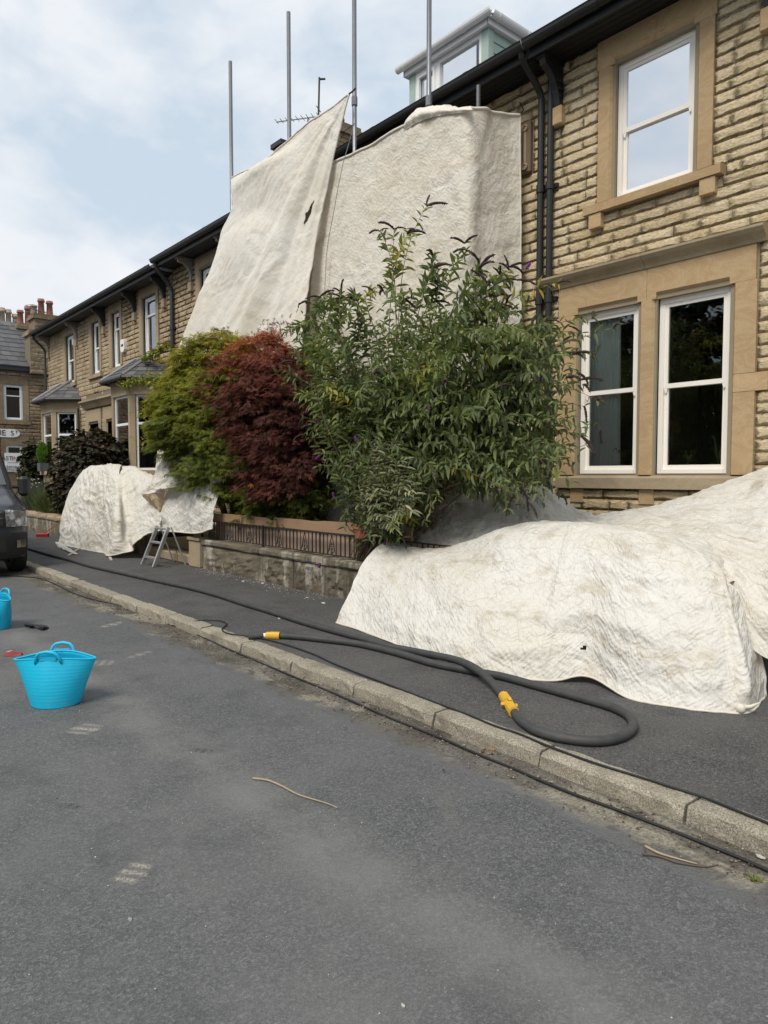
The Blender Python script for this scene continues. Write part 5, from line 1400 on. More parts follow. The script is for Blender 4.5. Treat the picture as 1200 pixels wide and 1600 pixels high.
o.matrix_parent_inverse = Matrix.Translation(-Vector(TS.location))
for ln,nm in ((G[-1],'top_hem'),(G[:,-1],'side_hem')):
    o = edge_roll(ln, .014, nm, M['tarp_sheet'], TS); o.matrix_parent_inverse = Matrix.Translation(-Vector(TS.location))
pk_, pt_ = at(545,147,Y=6.27), at(552,142,Y=SY)
tie = MB(); tie.tube([pk_,pt_,pt_+Vector((.05,0,.02))], .012, 5); tie.tube([at(554,193,Y=SY-.05),at(538,205,Y=6.2),at(532,217,Y=6.2)], .006, 4)
world_part(tie, 'tie_cord', M['iron'], TS)
rp = thing('rope', 'thin blue grey rope hanging down the front of square sheet', 'rope', tuple(at(553,195,Y=SY-.07)))
pts = [at(u,v,Y=SY-.10+(.0 if v < 250 else -.03)) for u,v in ((553,195),(545,225),(536,255),(527,300),(520,340),(514,370),(510,400),(508,440),(505,520))]
world_part(MB().tube(pts, .0055, 5), 'cord', simple('blue_grey_rope',(.20,.25,.30),.8), rp)

# --- corner that hangs over the gate, and the heap beyond it
GD = thing('dust_sheet', 'white sheet corner with tan back turned out above the stepladder', 'dust sheet', (-11.6, 5.3, .5))
net = [[at(246,829,Y=5.02), at(275,831,Y=5.0), at(305,833,Y=5.0), at(330,826,Y=5.05)],
       [at(250,800,Y=5.06), at(278,800,Y=5.02), at(308,800,Y=5.02), at(333,800,Y=5.08)],
       [at(262,770,Y=5.15), at(285,766,Y=5.1), at(312,766,Y=5.1), at(340,770,Y=5.15)],
       [at(272,745,Y=5.3), at(292,735,Y=5.25), at(318,735,Y=5.25), at(348,740,Y=5.3)],
       [at(272,715,Y=5.5), at(295,705,Y=5.45), at(320,700,Y=5.45), at(350,700,Y=5.5)]]
o, G = cloth('sheet', net, M['tarp'], .02, lambda S,T,U,W: .03*np.sin(S*11+T*3)*(.4+.6*T)+.02*fbm(U*2,W*2,s=81,o=2), (.010,.10), 19, GD, uvoff=(12,3)); o.matrix_parent_inverse = Matrix.Translation(-Vector(GD.location))
o = edge_roll(G[0], .012, 'rolled_hem', M['tarp_cream'], GD); o.matrix_parent_inverse = Matrix.Translation(-Vector(GD.location))
net = [[at(221,771,Y=4.92), at(240,766,Y=4.92), at(262,763,Y=4.95), at(292,757,Y=5.0)],
       [at(232,755,Y=5.0), at(250,745,Y=4.96), at(272,742,Y=4.98), at(298,738,Y=5.05)],
       [at(244,733,Y=5.15), at(258,724,Y=5.08), at(278,718,Y=5.1), at(302,715,Y=5.15)],
       [at(254,708,Y=5.35), at(266,700,Y=5.3), at(284,694,Y=5.3), at(306,690,Y=5.35)]]
o, G = cloth('turned_corner', net, M['tarp'], .02, lambda S,T,U,W: .03*np.sin(T*9+S*4)*np.sin(S*3.1), (.012,.12), 23, GD, uvoff=(15,5)); o.matrix_parent_inverse = Matrix.Translation(-Vector(GD.location))
net = [[at(252,801,Y=5.05), at(251,800,Y=5.03), at(250,800,Y=5.05)],[at(234,785,Y=4.98), at(244,783,Y=4.96), at(256,782,Y=5.06)],[at(222,772,Y=4.93), at(238,770,Y=4.90), at(258,766,Y=5.0)]]
o, G = cloth('tan_back', net, M['tarp_tan'], .015, None, (.014,.10), 25, GD); o.matrix_parent_inverse = Matrix.Translation(-Vector(GD.location))
LH = thing('tarpaulin', 'crinkled white tarpaulin humped over neighbour wall beside the red broom', 'tarpaulin', (-15, 5, .1))
net_px = [[((90,849),4.62),((112,861),4.55),((140,863),4.6),((165,866),4.6),((187,866),4.6),((207,850),4.7),((228,834),4.85),((247,828),4.95)],
  [((93,830),4.72),((114,838),4.66),((142,838),4.62),((168,838),4.6),((186,842),4.6),((204,830),4.78),((230,815),4.9),((250,805),5.0)],
  [((98,805),4.86),((118,808),4.78),((143,806),4.74),((168,800),4.66),((186,802),4.68),((202,798),4.88),((232,790),5.0),((253,785),5.08)],
  [((106,778),5.0),((124,776),4.92),((146,772),4.9),((168,768),4.82),((184,768),4.86),((203,768),5.0),((234,766),5.1),((255,764),5.16)],
  [((120,748),5.2),((136,742),5.1),((154,740),5.06),((170,740),5.0),((184,742),5.06),((206,745),5.15),((236,748),5.25),((254,752),5.3)],
  [((136,734),5.4),((148,728),5.35),((162,725),5.32),((176,724),5.3),((190,726),5.32),((212,730),5.4),((236,739),5.45),((253,747),5.45)],
  [((150,740),5.8),((158,737),5.8),((168,735),5.8),((178,734),5.8),((190,735),5.8),((212,740),5.8),((234,748),5.8),((250,756),5.8)]]
net = [[at(u,v,Y=y) for (u,v),y in r_] for r_ in net_px]
def lh_disp(S,T,U,W):
    d = .10*np.exp(-((S-.52-.06*np.sin(T*3))/.07)**2)*np.clip(1.05-T,0,1)
    d -= .13*np.exp(-((S-.645+.04*T)/.045)**2)*np.clip(1.0-T,0,1)
    d -= .12*np.exp(-((S-.35)/.09)**2)*np.exp(-((T-.12)/.2)**2)
    d += .05*np.sin(S*26)*np.clip(.8-T,0,1)*(S < .4)
    return d+.05*fbm(U*1.1,W*1.1,s=91,o=3)
o, G = cloth('sheet', net, M['tarp'], .022, lh_disp, (.0085,.12), 29, LH, floor=.101, uvoff=(20,1),
      cut=lambda S,T,U,W: (np.abs(S-.575-.06*(.86-T)) < .011*np.clip(1-((T-.78)/.10)**2,0,1)))
o.matrix_parent_inverse = Matrix.Translation(-Vector(LH.location))
o = edge_roll(G[0], .010, 'rolled_hem', M['tarp_cream'], LH); o.matrix_parent_inverse = Matrix.Translation(-Vector(LH.location))
# =================================================================== PLANTS
TPL = {
 'lance': (np.array([(0,0,0),(.3,.5,.10),(.68,.36,.05),(1,0,-.12),(.68,-.36,.05),(.3,-.5,.10)]), np.array([(0,3,2,1),(0,5,4,3)])),
 'oval': (np.array([(0,0,0),(.28,.5,.08),(.7,.42,.04),(1,0,-.1),(.7,-.42,.04),(.28,-.5,.08)]), np.array([(0,3,2,1),(0,5,4,3)])),
 'maple': None, 'needle': (np.array([(0,.5,0),(1,.12,0),(1,-.12,0),(0,-.5,0)]), np.array([(0,1,2,3)])),
}
v_ = [(0,0,0)]; f_ = []
for a, l in ((-1.5,.55),(-.75,.85),(0,1.),(.75,.85),(1.5,.55)):
    n = len(v_)
    for da, q in ((-.22,.5),(0,1.),(.22,.5)): v_.append((math.cos(a+da)*l*q, math.sin(a+da)*l*q, -.14*q*q))
    f_.append((0,n,n+1,n+2))
TPL['maple'] = (np.array(v_), np.array(f_))
def unit(a): return a/np.maximum(1e-9, np.linalg.norm(a,axis=-1,keepdims=True))
def leaves(name, m, parent, pos, ax, up, Ln, Wd, tint, tpl, stuff=True):
    V, Fc = TPL[tpl]
    pos, ax, up = (np.asarray(q,float) for q in (pos,ax,up))
    ax = unit(ax); sd_ = unit(np.cross(up, ax)); nr = np.cross(ax, sd_)
    Ln = np.asarray(Ln)[:,None,None]; Wd = np.asarray(Wd)[:,None,None]
    P = pos[:,None,:] + V[None,:,0:1]*Ln*ax[:,None,:] + V[None,:,1:2]*Wd*sd_[:,None,:] + V[None,:,2:3]*Ln*nr[:,None,:]
    N, k = len(pos), len(V)
    FF = (Fc[None]+(np.arange(N)*k)[:,None,None]).reshape(-1,4)
    o = link(name, np_mesh(name, P.reshape(-1,3), FF, tint=np.repeat(np.asarray(tint),k)), m, parent)
    if parent is not None: o.matrix_parent_inverse = Matrix.Translation(-Vector(parent.location))
    if stuff: o['kind'] = 'stuff'
    return o
def crown(parent, m, c, rad, ncl, per, L0, tpl, tintf, name='foliage', spread=.22, flat=.30, droop=.5, seed=0, w=.6, inner=.25, lump=.12, zmin=None, keep=None):
    """foliage in overlapping drooping tiers through an uneven dome"""
    g = np.random.default_rng(seed); c = np.array(c); rad = np.array(rad)
    d = unit(g.normal(size=(ncl,3)))
    fr = np.where(g.random(ncl) < inner, g.uniform(.35,.8,ncl), g.uniform(.84,1.03,ncl))
    fr = fr*(1+lump*vnoise(d[:,0]*2.2+seed, d[:,1]*2.2, d[:,2]*2.6, seed))
    cc = c+d*rad*fr[:,None]
    if zmin is not None: cc[:,2] = np.maximum(cc[:,2], zmin+g.random(ncl)*.15)
    if keep is not None: cc = cc[keep(cc)]; d = unit((cc-c)/rad); ncl = len(cc)
    out = unit((cc-c)/rad*np.array([1,1,.3]))
    n = ncl*per
    ci = np.repeat(np.arange(ncl), per)
    a = g.random(n)*2*np.pi; r = np.sqrt(g.random(n))*spread*g.uniform(.6,1.25,ncl)[ci]
    off = np.stack([np.cos(a)*r, np.sin(a)*r, g.normal(size=n)*spread*flat*.35],1)
    ro = (off*out[ci]).sum(1)
    off[:,2] -= np.clip(ro,-.05,1)*droop
    pos = cc[ci]+off
    ax = unit(off*np.array([1,1,.4])+1e-4)*.8+out[ci]*.5+g.normal(size=(n,3))*.35+np.array([0,0,-.35*droop*2])
    up = np.array([0,0,1.])+out[ci]*.35+g.normal(size=(n,3))*.35
    Ln = L0*g.uniform(.65,1.3,n)
    return leaves(name, m, parent, pos, ax, up, Ln, Ln*w*g.uniform(.8,1.2,n), tintf(pos, g), tpl)
def limbs(parent, base, tips, r0, m, name='trunk', seed=0, n=6, sag=.15):
    g = random.Random(seed); mb = MB()
    for t in tips:
        b, t = Vector(base), Vector(t); pts = []
        b = b+Vector((g.uniform(-.06,.06),g.uniform(-.06,.06),0))
        k = b.lerp(t,.5)+Vector((g.uniform(-.1,.1),g.uniform(-.1,.1),(t-b).length*sag))
        for i in range(n+1):
            f = i/n; pts.append(b*(1-f)**2+k*2*f*(1-f)+t*f*f+Vector((g.gauss(0,.012),g.gauss(0,.012),0)))
        mb.tube(pts, [r0*(1-.82*i/n) for i in range(n+1)], 6)
    return world_part(mb, name, m, parent, smooth=True)

# green maple
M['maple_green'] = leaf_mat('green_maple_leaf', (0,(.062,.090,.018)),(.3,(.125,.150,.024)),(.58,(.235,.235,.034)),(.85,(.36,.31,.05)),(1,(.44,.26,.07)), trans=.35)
GMc = (-11.25, 5.60, 2.36)
gm_ = thing('maple_tree', 'rounded green Japanese maple with yellowing top behind the railings', 'maple', (-11.0, 5.7, .5), 'shrubs in the covered front garden')
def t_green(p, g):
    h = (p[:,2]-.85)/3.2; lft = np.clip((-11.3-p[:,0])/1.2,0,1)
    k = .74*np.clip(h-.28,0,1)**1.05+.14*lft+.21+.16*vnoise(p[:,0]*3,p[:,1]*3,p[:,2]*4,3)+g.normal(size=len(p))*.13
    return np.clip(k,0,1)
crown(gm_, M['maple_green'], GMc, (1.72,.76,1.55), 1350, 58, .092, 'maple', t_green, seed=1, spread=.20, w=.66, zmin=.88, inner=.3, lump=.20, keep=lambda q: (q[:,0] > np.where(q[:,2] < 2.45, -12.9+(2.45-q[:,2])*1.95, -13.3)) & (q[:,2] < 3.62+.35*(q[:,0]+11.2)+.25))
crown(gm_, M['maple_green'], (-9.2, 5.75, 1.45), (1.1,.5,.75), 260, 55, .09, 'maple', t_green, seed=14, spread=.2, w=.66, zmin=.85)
cl_ = [at(u,v,Y=5.55) for u,v in ((330,545),(350,540),(372,538),(300,560),(270,585),(250,612),(245,650),(228,640),(232,690),(395,535),(410,540))]
g_ = np.random.default_rng(5); pp = np.concatenate([np.array([tuple(p)])+g_.normal(size=(60,3))*np.array([.13,.13,.06]) for p in cl_])
leaves('spray', M['maple_green'], gm_, pp, g_.normal(size=pp.shape)+np.array([-.3,-.3,-.4]), g_.normal(size=pp.shape)*.4+np.array([0,0,1]), np.full(len(pp),.07), np.full(len(pp),.042), np.clip(.72+g_.normal(size=len(pp))*.18,0,1), 'maple')
limbs(gm_, (-10.9,5.85,.5), [(-11.9,5.6,2.2),(-11.5,5.4,3.2),(-10.8,5.7,3.6),(-10.5,5.5,2.8),(-11.1,6.0,3.0)], .06, M['bark'], seed=2)
# red maple
M['maple_red'] = leaf_mat('red_maple_leaf', (0,(.066,.030,.026)),(.4,(.125,.042,.034)),(.66,(.21,.062,.040)),(.86,(.36,.095,.040)),(1,(.42,.19,.05)), trans=.30)
rm_ = thing('maple_tree', 'dark red laceleaf maple with orange red crown between green maple and buddleia', 'maple', (-9.1, 5.75, .5), 'shrubs in the covered front garden')
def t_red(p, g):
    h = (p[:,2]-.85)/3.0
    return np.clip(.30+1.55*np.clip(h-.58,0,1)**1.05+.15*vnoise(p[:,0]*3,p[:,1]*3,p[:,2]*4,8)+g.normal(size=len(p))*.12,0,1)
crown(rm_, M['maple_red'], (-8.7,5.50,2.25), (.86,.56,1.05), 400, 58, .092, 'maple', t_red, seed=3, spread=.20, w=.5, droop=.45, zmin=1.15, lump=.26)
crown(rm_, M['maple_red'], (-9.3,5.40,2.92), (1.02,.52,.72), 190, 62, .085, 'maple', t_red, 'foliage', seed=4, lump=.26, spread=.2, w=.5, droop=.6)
limbs(rm_, (-9.0,5.85,.5), [(-9.8,5.6,2.0),(-9.2,5.5,3.0),(-8.5,5.6,2.9),(-9.6,5.4,2.7)], .05, M['bark'], seed=3)
tw_ = MB()
for (a,b) in (((365,548),(352,518)),((352,545),(325,530)),((425,530),(418,508)),((440,528),(432,500)),((455,526),(447,505))):
    p, q = at(a[0],a[1],Y=5.5), at(b[0],b[1],Y=5.45); tw_.tube([p,p.lerp(q,.5)+Vector((.03,0,.03)),q], [.008,.006,.003], 4)
world_part(tw_, 'twig', M['bark'], rm_)
pp = np.concatenate([np.array([tuple(at(u,v,Y=5.47))])+g_.normal(size=(16,3))*np.array([.08,.06,.05]) for u,v in ((352,520),(345,528),(326,532),(335,530),(418,512),(421,520),(432,504),(436,515),(447,508),(450,518))])
leaves('spray', M['maple_red'], rm_, pp, g_.normal(size=pp.shape)+np.array([-.2,-.2,-.3]), g_.normal(size=pp.shape)*.4+np.array([0,0,1]), np.full(len(pp),.075), np.full(len(pp),.036), np.clip(.5+g_.normal(size=len(pp))*.2,0,1), 'maple')

# ---- buddleia: arching stems from one stool, paired lance leaves, spent flower spikes
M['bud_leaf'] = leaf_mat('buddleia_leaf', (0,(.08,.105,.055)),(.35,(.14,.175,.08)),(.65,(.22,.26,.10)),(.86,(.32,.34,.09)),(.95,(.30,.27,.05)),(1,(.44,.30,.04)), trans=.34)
M['spent_flower'] = simple('spent_flower_brown', (.050,.030,.026), .95, var=.4, scale=30)
M['purple_flower'] = simple('purple_flower', (.13,.018,.15), .8, var=.3, scale=30)
BB = Vector((-6.45, 5.55, .45))
bu = thing('buddleia', 'tall sprawling buddleia with spent brown flower spikes and a few purple ones', 'buddleia shrub', tuple(BB), 'shrubs in the covered front garden')
OUT = [(425,600),(440,560),(462,520),(475,480),(520,450),(555,440),(600,448),(625,432),(700,405),(740,415),(770,420),(800,430),(835,450),(852,480),(880,525),(905,550),(893,600),(898,650),(885,700),(895,740),(888,775),(840,775),(800,790),(760,760),(700,775),(655,810),(630,835),(590,835),(560,835),(530,800),(520,750),(490,700),(450,660)]
def inside(u, v, P=OUT):
    c = False; j = len(P)-1
    for i in range(len(P)):
        (xi,yi),(xj,yj) = P[i],P[j]
        if (yi > v) != (yj > v) and u < (xj-xi)*(v-yi)/(yj-yi)+xi: c = not c
        j = i
    return c
g = random.Random(11)
tips = []
while len(tips) < 760:
    u, v = g.uniform(420,908), g.uniform(400,840)
    if not inside(u,v): continue
    wt = 1. if v > 560 else (.22 if v < 490 else .38)
    if u < 530: wt = min(1., wt*1.8)
    elif u > 700 and v < 720: wt *= .72
    if g.random() > wt: continue
    ym = 5.45; half = .75*math.sqrt(max(.05,1-((u-660)/270)**2))
    tips.append((at(u,v,Y=ym+g.uniform(-half,half*.75)), (u,v)))
for u,v,y in ((608,362,5.3),(640,345,5.3),(705,405,5.2),(730,412,5.2),(775,418,5.3),(815,440,5.2),(850,470,5.4),(905,548,5.6),(912,560,5.5),(895,525,5.6),(470,490,5.2),(455,505,5.2),(520,445,5.2),(545,438,5.2),(640,425,5.2),(690,410,5.2),(880,520,5.5),
              (840,790,5.2),(800,798,5.1),(870,770,5.5),(890,780,5.6),(895,690,5.7),(893,640,5.6),(610,845,4.95),(620,850,4.95),(615,360,5.3),(625,366,5.3)):
    tips.append((at(u,v,Y=y), (u,v)))
stems = MB(); P_, A_, U_, L_, T_ = [], [], [], [], []
spike_tip = []
for ti, (t, (u,v)) in enumerate(tips):
    b = BB+Vector((g.gauss(0,.16), g.gauss(0,.12), 0))
    D = t-b; ln = D.length
    lift = .22+.25*min(1,abs(D.x)/2.0)
    k = b.lerp(t,.55)+Vector((-D.x*.12, -D.y*.1, ln*lift))
    N = max(8,int(ln/.055)); pts = []
    wig = Vector((g.gauss(0,.16),g.gauss(0,.12),g.gauss(0,.10))); wig2 = Vector((g.gauss(0,2.2),g.gauss(0,1.6),g.gauss(-.3,1.8)))
    for i in range(N+1):
        f = i/N; pts.append(b*(1-f)**2+k*2*f*(1-f)+t*f*f+wig*math.sin(f*3.14159)**2*f+wig2*max(0,f-.7)**2)
    extra = ti >= 760
    if ti % 5 == 0 or extra: stems.tube(pts[::3]+[pts[-1]], [max(.0022,.011*(1-.85*i/(len(pts[::3])))) for i in range(len(pts[::3])+1)], 4, False)
    f0 = .80 if ln > 2.2 else .68
    f0 = max(.30, 1-.85/ln) if not extra else max(.3,1-.95/ln)
    dens = g.uniform(.6,1.0)
    yel = g.random(); roll = g.uniform(0,6.28)
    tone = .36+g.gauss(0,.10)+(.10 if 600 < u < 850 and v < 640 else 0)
    if yel > .965: tone = .86
    for i in range(int(N*f0), N+1):
        if g.random() > dens: continue
        p = pts[i]; d = (pts[min(N,i+1)]-pts[max(0,i-1)]).normalized()
        sd_ = d.orthogonal().normalized(); ra_ = roll+(math.pi/2 if i % 2 else 0)+g.gauss(0,.35)
        sd_ = sd_*math.cos(ra_)+d.cross(sd_)*math.sin(ra_)
        for s_ in (1,-1):
            if g.random() < .12: continue
            fpos = (i/N-f0)/(1-f0+1e-6)
            P_.append(tuple(p)); A_.append(tuple(sd_*s_*.85+d*.55+Vector((g.gauss(0,.15),g.gauss(0,.15),-.28+g.gauss(0,.32)))))
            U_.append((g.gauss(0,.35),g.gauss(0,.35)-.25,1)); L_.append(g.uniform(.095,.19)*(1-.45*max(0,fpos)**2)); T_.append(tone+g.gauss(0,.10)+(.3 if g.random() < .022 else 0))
    if (v < 470 or (u > 870 and v < 600) or extra or g.random() < .035): spike_tip.append((pts[-1], (pts[-1]-pts[-3]).normalized(), v))
world_part(stems, 'stem', M['stem'], bu)
P_, A_, U_, L_, T_ = (np.array(q) for q in (P_,A_,U_,L_,T_))
# the largest leaves in view are leaves of their own, the rest one mass
cd = np.linalg.norm(P_-np.array([0,0,1.6]),axis=1); sz = L_/cd
big = np.argsort(-sz)[:230]; rest = np.setdiff1d(np.arange(len(P_)), big)
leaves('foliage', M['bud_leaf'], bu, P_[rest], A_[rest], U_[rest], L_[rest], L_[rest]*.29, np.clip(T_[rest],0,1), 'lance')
lv = []
for q in range(7):
    me = np_mesh('leaf', TPL['lance'][0]*np.array([1,.29,1]), TPL['lance'][1], tint=np.full(6, .2+.1*q)); me.materials.append(M['bud_leaf']); lv.append(me)
for q in big:
    ax = Vector(A_[q]).normalized(); sd_ = Vector(U_[q]).cross(ax).normalized(); nr = ax.cross(sd_)
    o = link('leaf', lv[min(6,max(0,int((T_[q]-.15)*10)))], None, bu)
    Mx = Matrix((ax,sd_,nr)).transposed().to_4x4()*1.0
    o.matrix_basis = Matrix.Translation(Vector(P_[q])-BB) @ Mx @ Matrix.Scale(float(L_[q]),4)
def spike_mesh(seed, m, ln=.19, r=.0105):
    gg = random.Random(seed); mb = MB(); pts = []; d = Vector((1,0,.25)); p = Vector((0,0,0))
    for i in range(9):
        pts.append(p.copy()); p = p+d.normalized()*ln/8; d.z -= gg.uniform(.05,.2); d.y += gg.gauss(0,.06)
    mb.tube(pts, [r*(.5+.5*math.sin(.6+2.3*i/8))*(gg.uniform(.75,1.25)) if i < 8 else .002 for i in range(9)], 6)
    for i in range(1,8):
        for k in range(5):
            a = gg.uniform(0,6.28); q = pts[i]+Vector((gg.gauss(0,.004),math.cos(a)*r*.9,math.sin(a)*r*.9)); s_ = r*.45
            mb.add([q+Vector((s_,0,0)),q+Vector((0,s_,0)),q+Vector((0,0,s_)),q-Vector((s_,0,0)),q-Vector((0,s_,0)),q-Vector((0,0,s_))],[(0,1,2),(1,3,2),(3,4,2),(4,0,2),(1,0,5),(3,1,5),(4,3,5),(0,4,5)])
    me = mb.mesh('flower_spike'); me.materials.append(m); return me
SP = [spike_mesh(i, M['spent_flower']) for i in range(5)]; PF = [spike_mesh(9+i, M['purple_flower'], .11, .022) for i in range(2)]
spike_tip.sort(key=lambda q: q[2])
for i,(p,d,v) in enumerate(spike_tip[:120]):
    for rep in range(2 if v < 470 else 1):
        o = link('flower_spike', SP[(i+rep)%5], None, bu)
        dd = (d*.35+Vector((g.gauss(0,.7),g.gauss(0,.6),g.uniform(-.15,.35) if v < 600 else -.6))).normalized()
        o.matrix_basis = Matrix.Translation(p-BB) @ dd.to_track_quat('X','Z').to_matrix().to_4x4() @ Matrix.Scale(g.uniform(.75,1.35),4)
for u,v in ((607,575),(610,585),(590,580),(697,593),(700,596),(554,682),(505,703),(500,712),(610,697),(553,722),(520,770),(604,843),(500,880),(828,412),(495,655)):
    p = at(u,v,Y=4.95 if v < 840 else 5.0); o = link('flower_spike', PF[u%2], None, bu)
    dd = Vector((g.gauss(0,.5),g.gauss(0,.5),-.7)).normalized()
    o.matrix_basis = Matrix.Translation(p-BB) @ dd.to_track_quat('X','Z').to_matrix().to_4x4() @ Matrix.Scale(.62,4)
# silver-leaved shrub at its foot
M['silver_leaf'] = leaf_mat('silver_leaf', (0,(.11,.13,.08)),(.5,(.23,.25,.15)),(.85,(.36,.37,.23)),(1,(.44,.43,.30)), trans=.25)
si = thing('silver_leaved_shrub', 'low shrub of narrow silvery olive leaves at foot of the buddleia', 'shrub', (-6.6,5.2,.5), 'shrubs in the covered front garden')
g = random.Random(21); P_, A_, U_, L_, T_ = [], [], [], [], []; stm = MB()
SIL = [(555,745),(575,700),(600,690),(625,690),(645,720),(652,765),(648,800),(625,830),(595,825),(565,800)]
cnt = 0
while cnt < 85:
    u,v = g.uniform(545,655), g.uniform(690,832)
    if not inside(u,v,SIL): continue
    cnt += 1
    t = at(u,v,Y=g.uniform(4.62,4.88)); b = Vector((-6.6+g.gauss(0,.1),5.25,.55)); k = b.lerp(t,.6)+Vector((0,0,.3))
    pts = [b*(1-f)**2+k*2*f*(1-f)+t*f*f for f in np.linspace(0,1,13)]
    stm.tube(pts[::2], .003, 4, False)
    for i in range(5,13):
        d = (pts[min(12,i+1)]-pts[i-1]).normalized()
        for s_ in (1,-1):
            sd_ = d.cross(Vector((g.gauss(0,.5),g.gauss(0,.5),1))).normalized()
            P_.append(tuple(pts[i])); A_.append(tuple(sd_*s_*.7+d*.9+Vector((0,0,-.3)))); U_.append((g.gauss(0,.4),g.gauss(0,.4)-.3,1)); L_.append(g.uniform(.075,.135)); T_.append(g.gauss(.55,.2))
world_part(stm, 'stem', M['stem'], si)
P_, A_, U_, L_, T_ = (np.array(q) for q in (P_,A_,U_,L_,T_))
leaves('foliage', M['silver_leaf'], si, P_, A_, U_, L_, L_*.19, np.clip(T_,0,1), 'lance')
p = at(553,842,Y=4.99)
fp = thing('flowerpot', 'small terracotta trough half hidden by leaves on the railing', 'flowerpot', (p.x,WY+.02,.865))
MB().prism([(-.055,0),(.055,0),(.07,.10),(-.07,.10)], -.09, .09, 'x').build('trough', M['terracotta'], fp); MB().cbox(-.10,.10,-.08,.08,.10,.125,.008).build('rim', M['terracotta'], fp)

# dark shrub, corner hedge, border plants, potted conifer, climber
M['dark_leaf'] = leaf_mat('dark_plum_leaf', (0,(.020,.018,.012)),(.45,(.042,.040,.022)),(.75,(.075,.045,.03)),(1,(.13,.075,.045)), trans=.2, rough=.7)
tm = lambda lo, s_: (lambda p, g: np.clip(lo+.2*vnoise(p[:,0]*3,p[:,1]*3,p[:,2]*3,5)+g.normal(size=len(p))*s_,0,1))
ds_ = thing('hydrangea_shrub', 'dark plum leaved rounded shrub in front of the far bay windows', 'shrub', (-18.6,5.9,.5))
crown(ds_, M['dark_leaf'], (-18.55,5.95,1.55), (1.15,.75,1.15), 260, 34, .13, 'oval', tm(.4,.2), seed=6, spread=.26, w=.7, zmin=.55)
limbs(ds_, (-18.5,6,.5), [(-19.2,5.9,1.7),(-18.0,5.9,1.9),(-18.6,5.7,2.2)], .04, M['bark'])
M['hedge_leaf'] = leaf_mat('hedge_leaf', (0,(.02,.028,.012)),(.5,(.045,.055,.022)),(.85,(.09,.085,.04)),(1,(.16,.09,.06)), trans=.2)
hg = thing('hedge', 'tall dark corner hedge left of the farthest bay window', 'hedge', (-26.25,6.62,.1))
crown(hg, M['hedge_leaf'], (-26.25,6.62,1.4), (.28,.4,1.4), 170, 36, .12, 'oval', tm(.4,.2), seed=7, spread=.18, w=.7, zmin=.2)
limbs(hg, (-26.25,6.62,.1), [(-26.35,6.62,2.2),(-26.15,6.62,2.4)], .05, M['bark'])
M['lavender'] = leaf_mat('lavender_leaf', (0,(.05,.065,.045)),(.5,(.095,.12,.075)),(1,(.17,.19,.12)), trans=.2)
M['daisy'] = simple('cream_petal', (.55,.53,.42), .7)
def tuft(x, y, n, h, sp, m, seed, name, label, w=.012, flowers=0, fm=None, z=.5):
    r_ = thing(name, label, 'plant', (x,y,z), 'border plants in the far front garden'); gg = np.random.default_rng(seed)
    a = gg.random(n)*6.283; t_ = np.abs(gg.normal(size=n))*.45
    ax = np.stack([np.cos(a)*t_, np.sin(a)*t_, np.ones(n)],1); rr = np.sqrt(gg.random(n))*sp
    pos = np.stack([x+np.cos(a)*rr*1.3, y+np.sin(a)*rr*.6, np.full(n,z)+gg.random(n)*h*.45],1)
    leaves('foliage', m, r_, pos, ax, gg.normal(size=(n,3)), h*gg.uniform(.35,.8,n), np.full(n,w), np.clip(gg.normal(.5,.2,n),0,1), 'needle')
    for k in range(flowers):
        mb = MB(); mb.lathe([(.0,-.012),(.03,.0),(.012,.014),(0,.016)], (x+gg.normal()*sp*.8, y-sp*.3+gg.normal()*.1, z+h*gg.uniform(.6,1.05)), 7); world_part(mb, 'flower', fm or M['daisy'], r_)
tuft(-21.6,5.6,2600,.75,.62,M['lavender'],1,'lavender','grey green lavender mound spilling over the low wall beside the van')
tuft(-20.3,5.55,1500,.62,.5,leaf_mat('border_leaf',(0,(.04,.06,.02)),(.6,(.10,.13,.04)),(1,(.17,.15,.06)),trans=.25),2,'border_plant','loose green border plant right of the lavender',.03)
tuft(-22.6,5.75,900,.95,.4,M['lavender'],3,'daisy_clump','clump of small cream daisies at left of the lavender',.014,26)
tuft(-20.9,6.2,700,.85,.5,leaf_mat('rusty_leaf',(0,(.10,.05,.025)),(.6,(.2,.11,.05)),(1,(.26,.17,.08)),trans=.25),4,'rusty_border_plant','rust coloured feathery plant under the far bay sill',.02)
p = at(72.5,741,X=-25.2)
cp_ = thing('potted_conifer', 'little bright green conifer in grey box on far bay sill', 'potted plant', (p.x,F-.646-.06,1.72))
MB().prism([(-.16,0),(.16,0),(.19,.27),(-.19,.27)], -.13,.13,'y').build('planter', simple('slate_grey_pot',(.10,.105,.115),.5), cp_)
M['conifer'] = leaf_mat('conifer_leaf', (0,(.05,.12,.015)),(.6,(.11,.22,.03)),(1,(.2,.3,.05)), trans=.3)
gg = np.random.default_rng(2); n = 1400; hh = gg.random(n)**1.2; a = gg.random(n)*6.283; rr = .22*np.sin(np.clip(hh*.9+.12,0,1)*np.pi)**.7*gg.uniform(.7,1,n)
pos = np.stack([np.cos(a)*rr+cp_.location.x, np.sin(a)*rr*.8+cp_.location.y, 1.72+.27+hh*.62],1)
leaves('foliage', M['conifer'], cp_, pos, np.stack([np.cos(a)*.4,np.sin(a)*.4,np.ones(n)],1), gg.normal(size=(n,3)), np.full(n,.09), np.full(n,.03), np.clip(gg.normal(.55,.2,n),0,1), 'needle')
iv = thing('climber', 'trailing yellow green climber along the near bay roof edge', 'climbing plant', (-17.6,6.6,4.0))
M['ivy'] = leaf_mat('climber_leaf', (0,(.08,.12,.02)),(.6,(.2,.23,.04)),(1,(.36,.27,.06)), trans=.35)
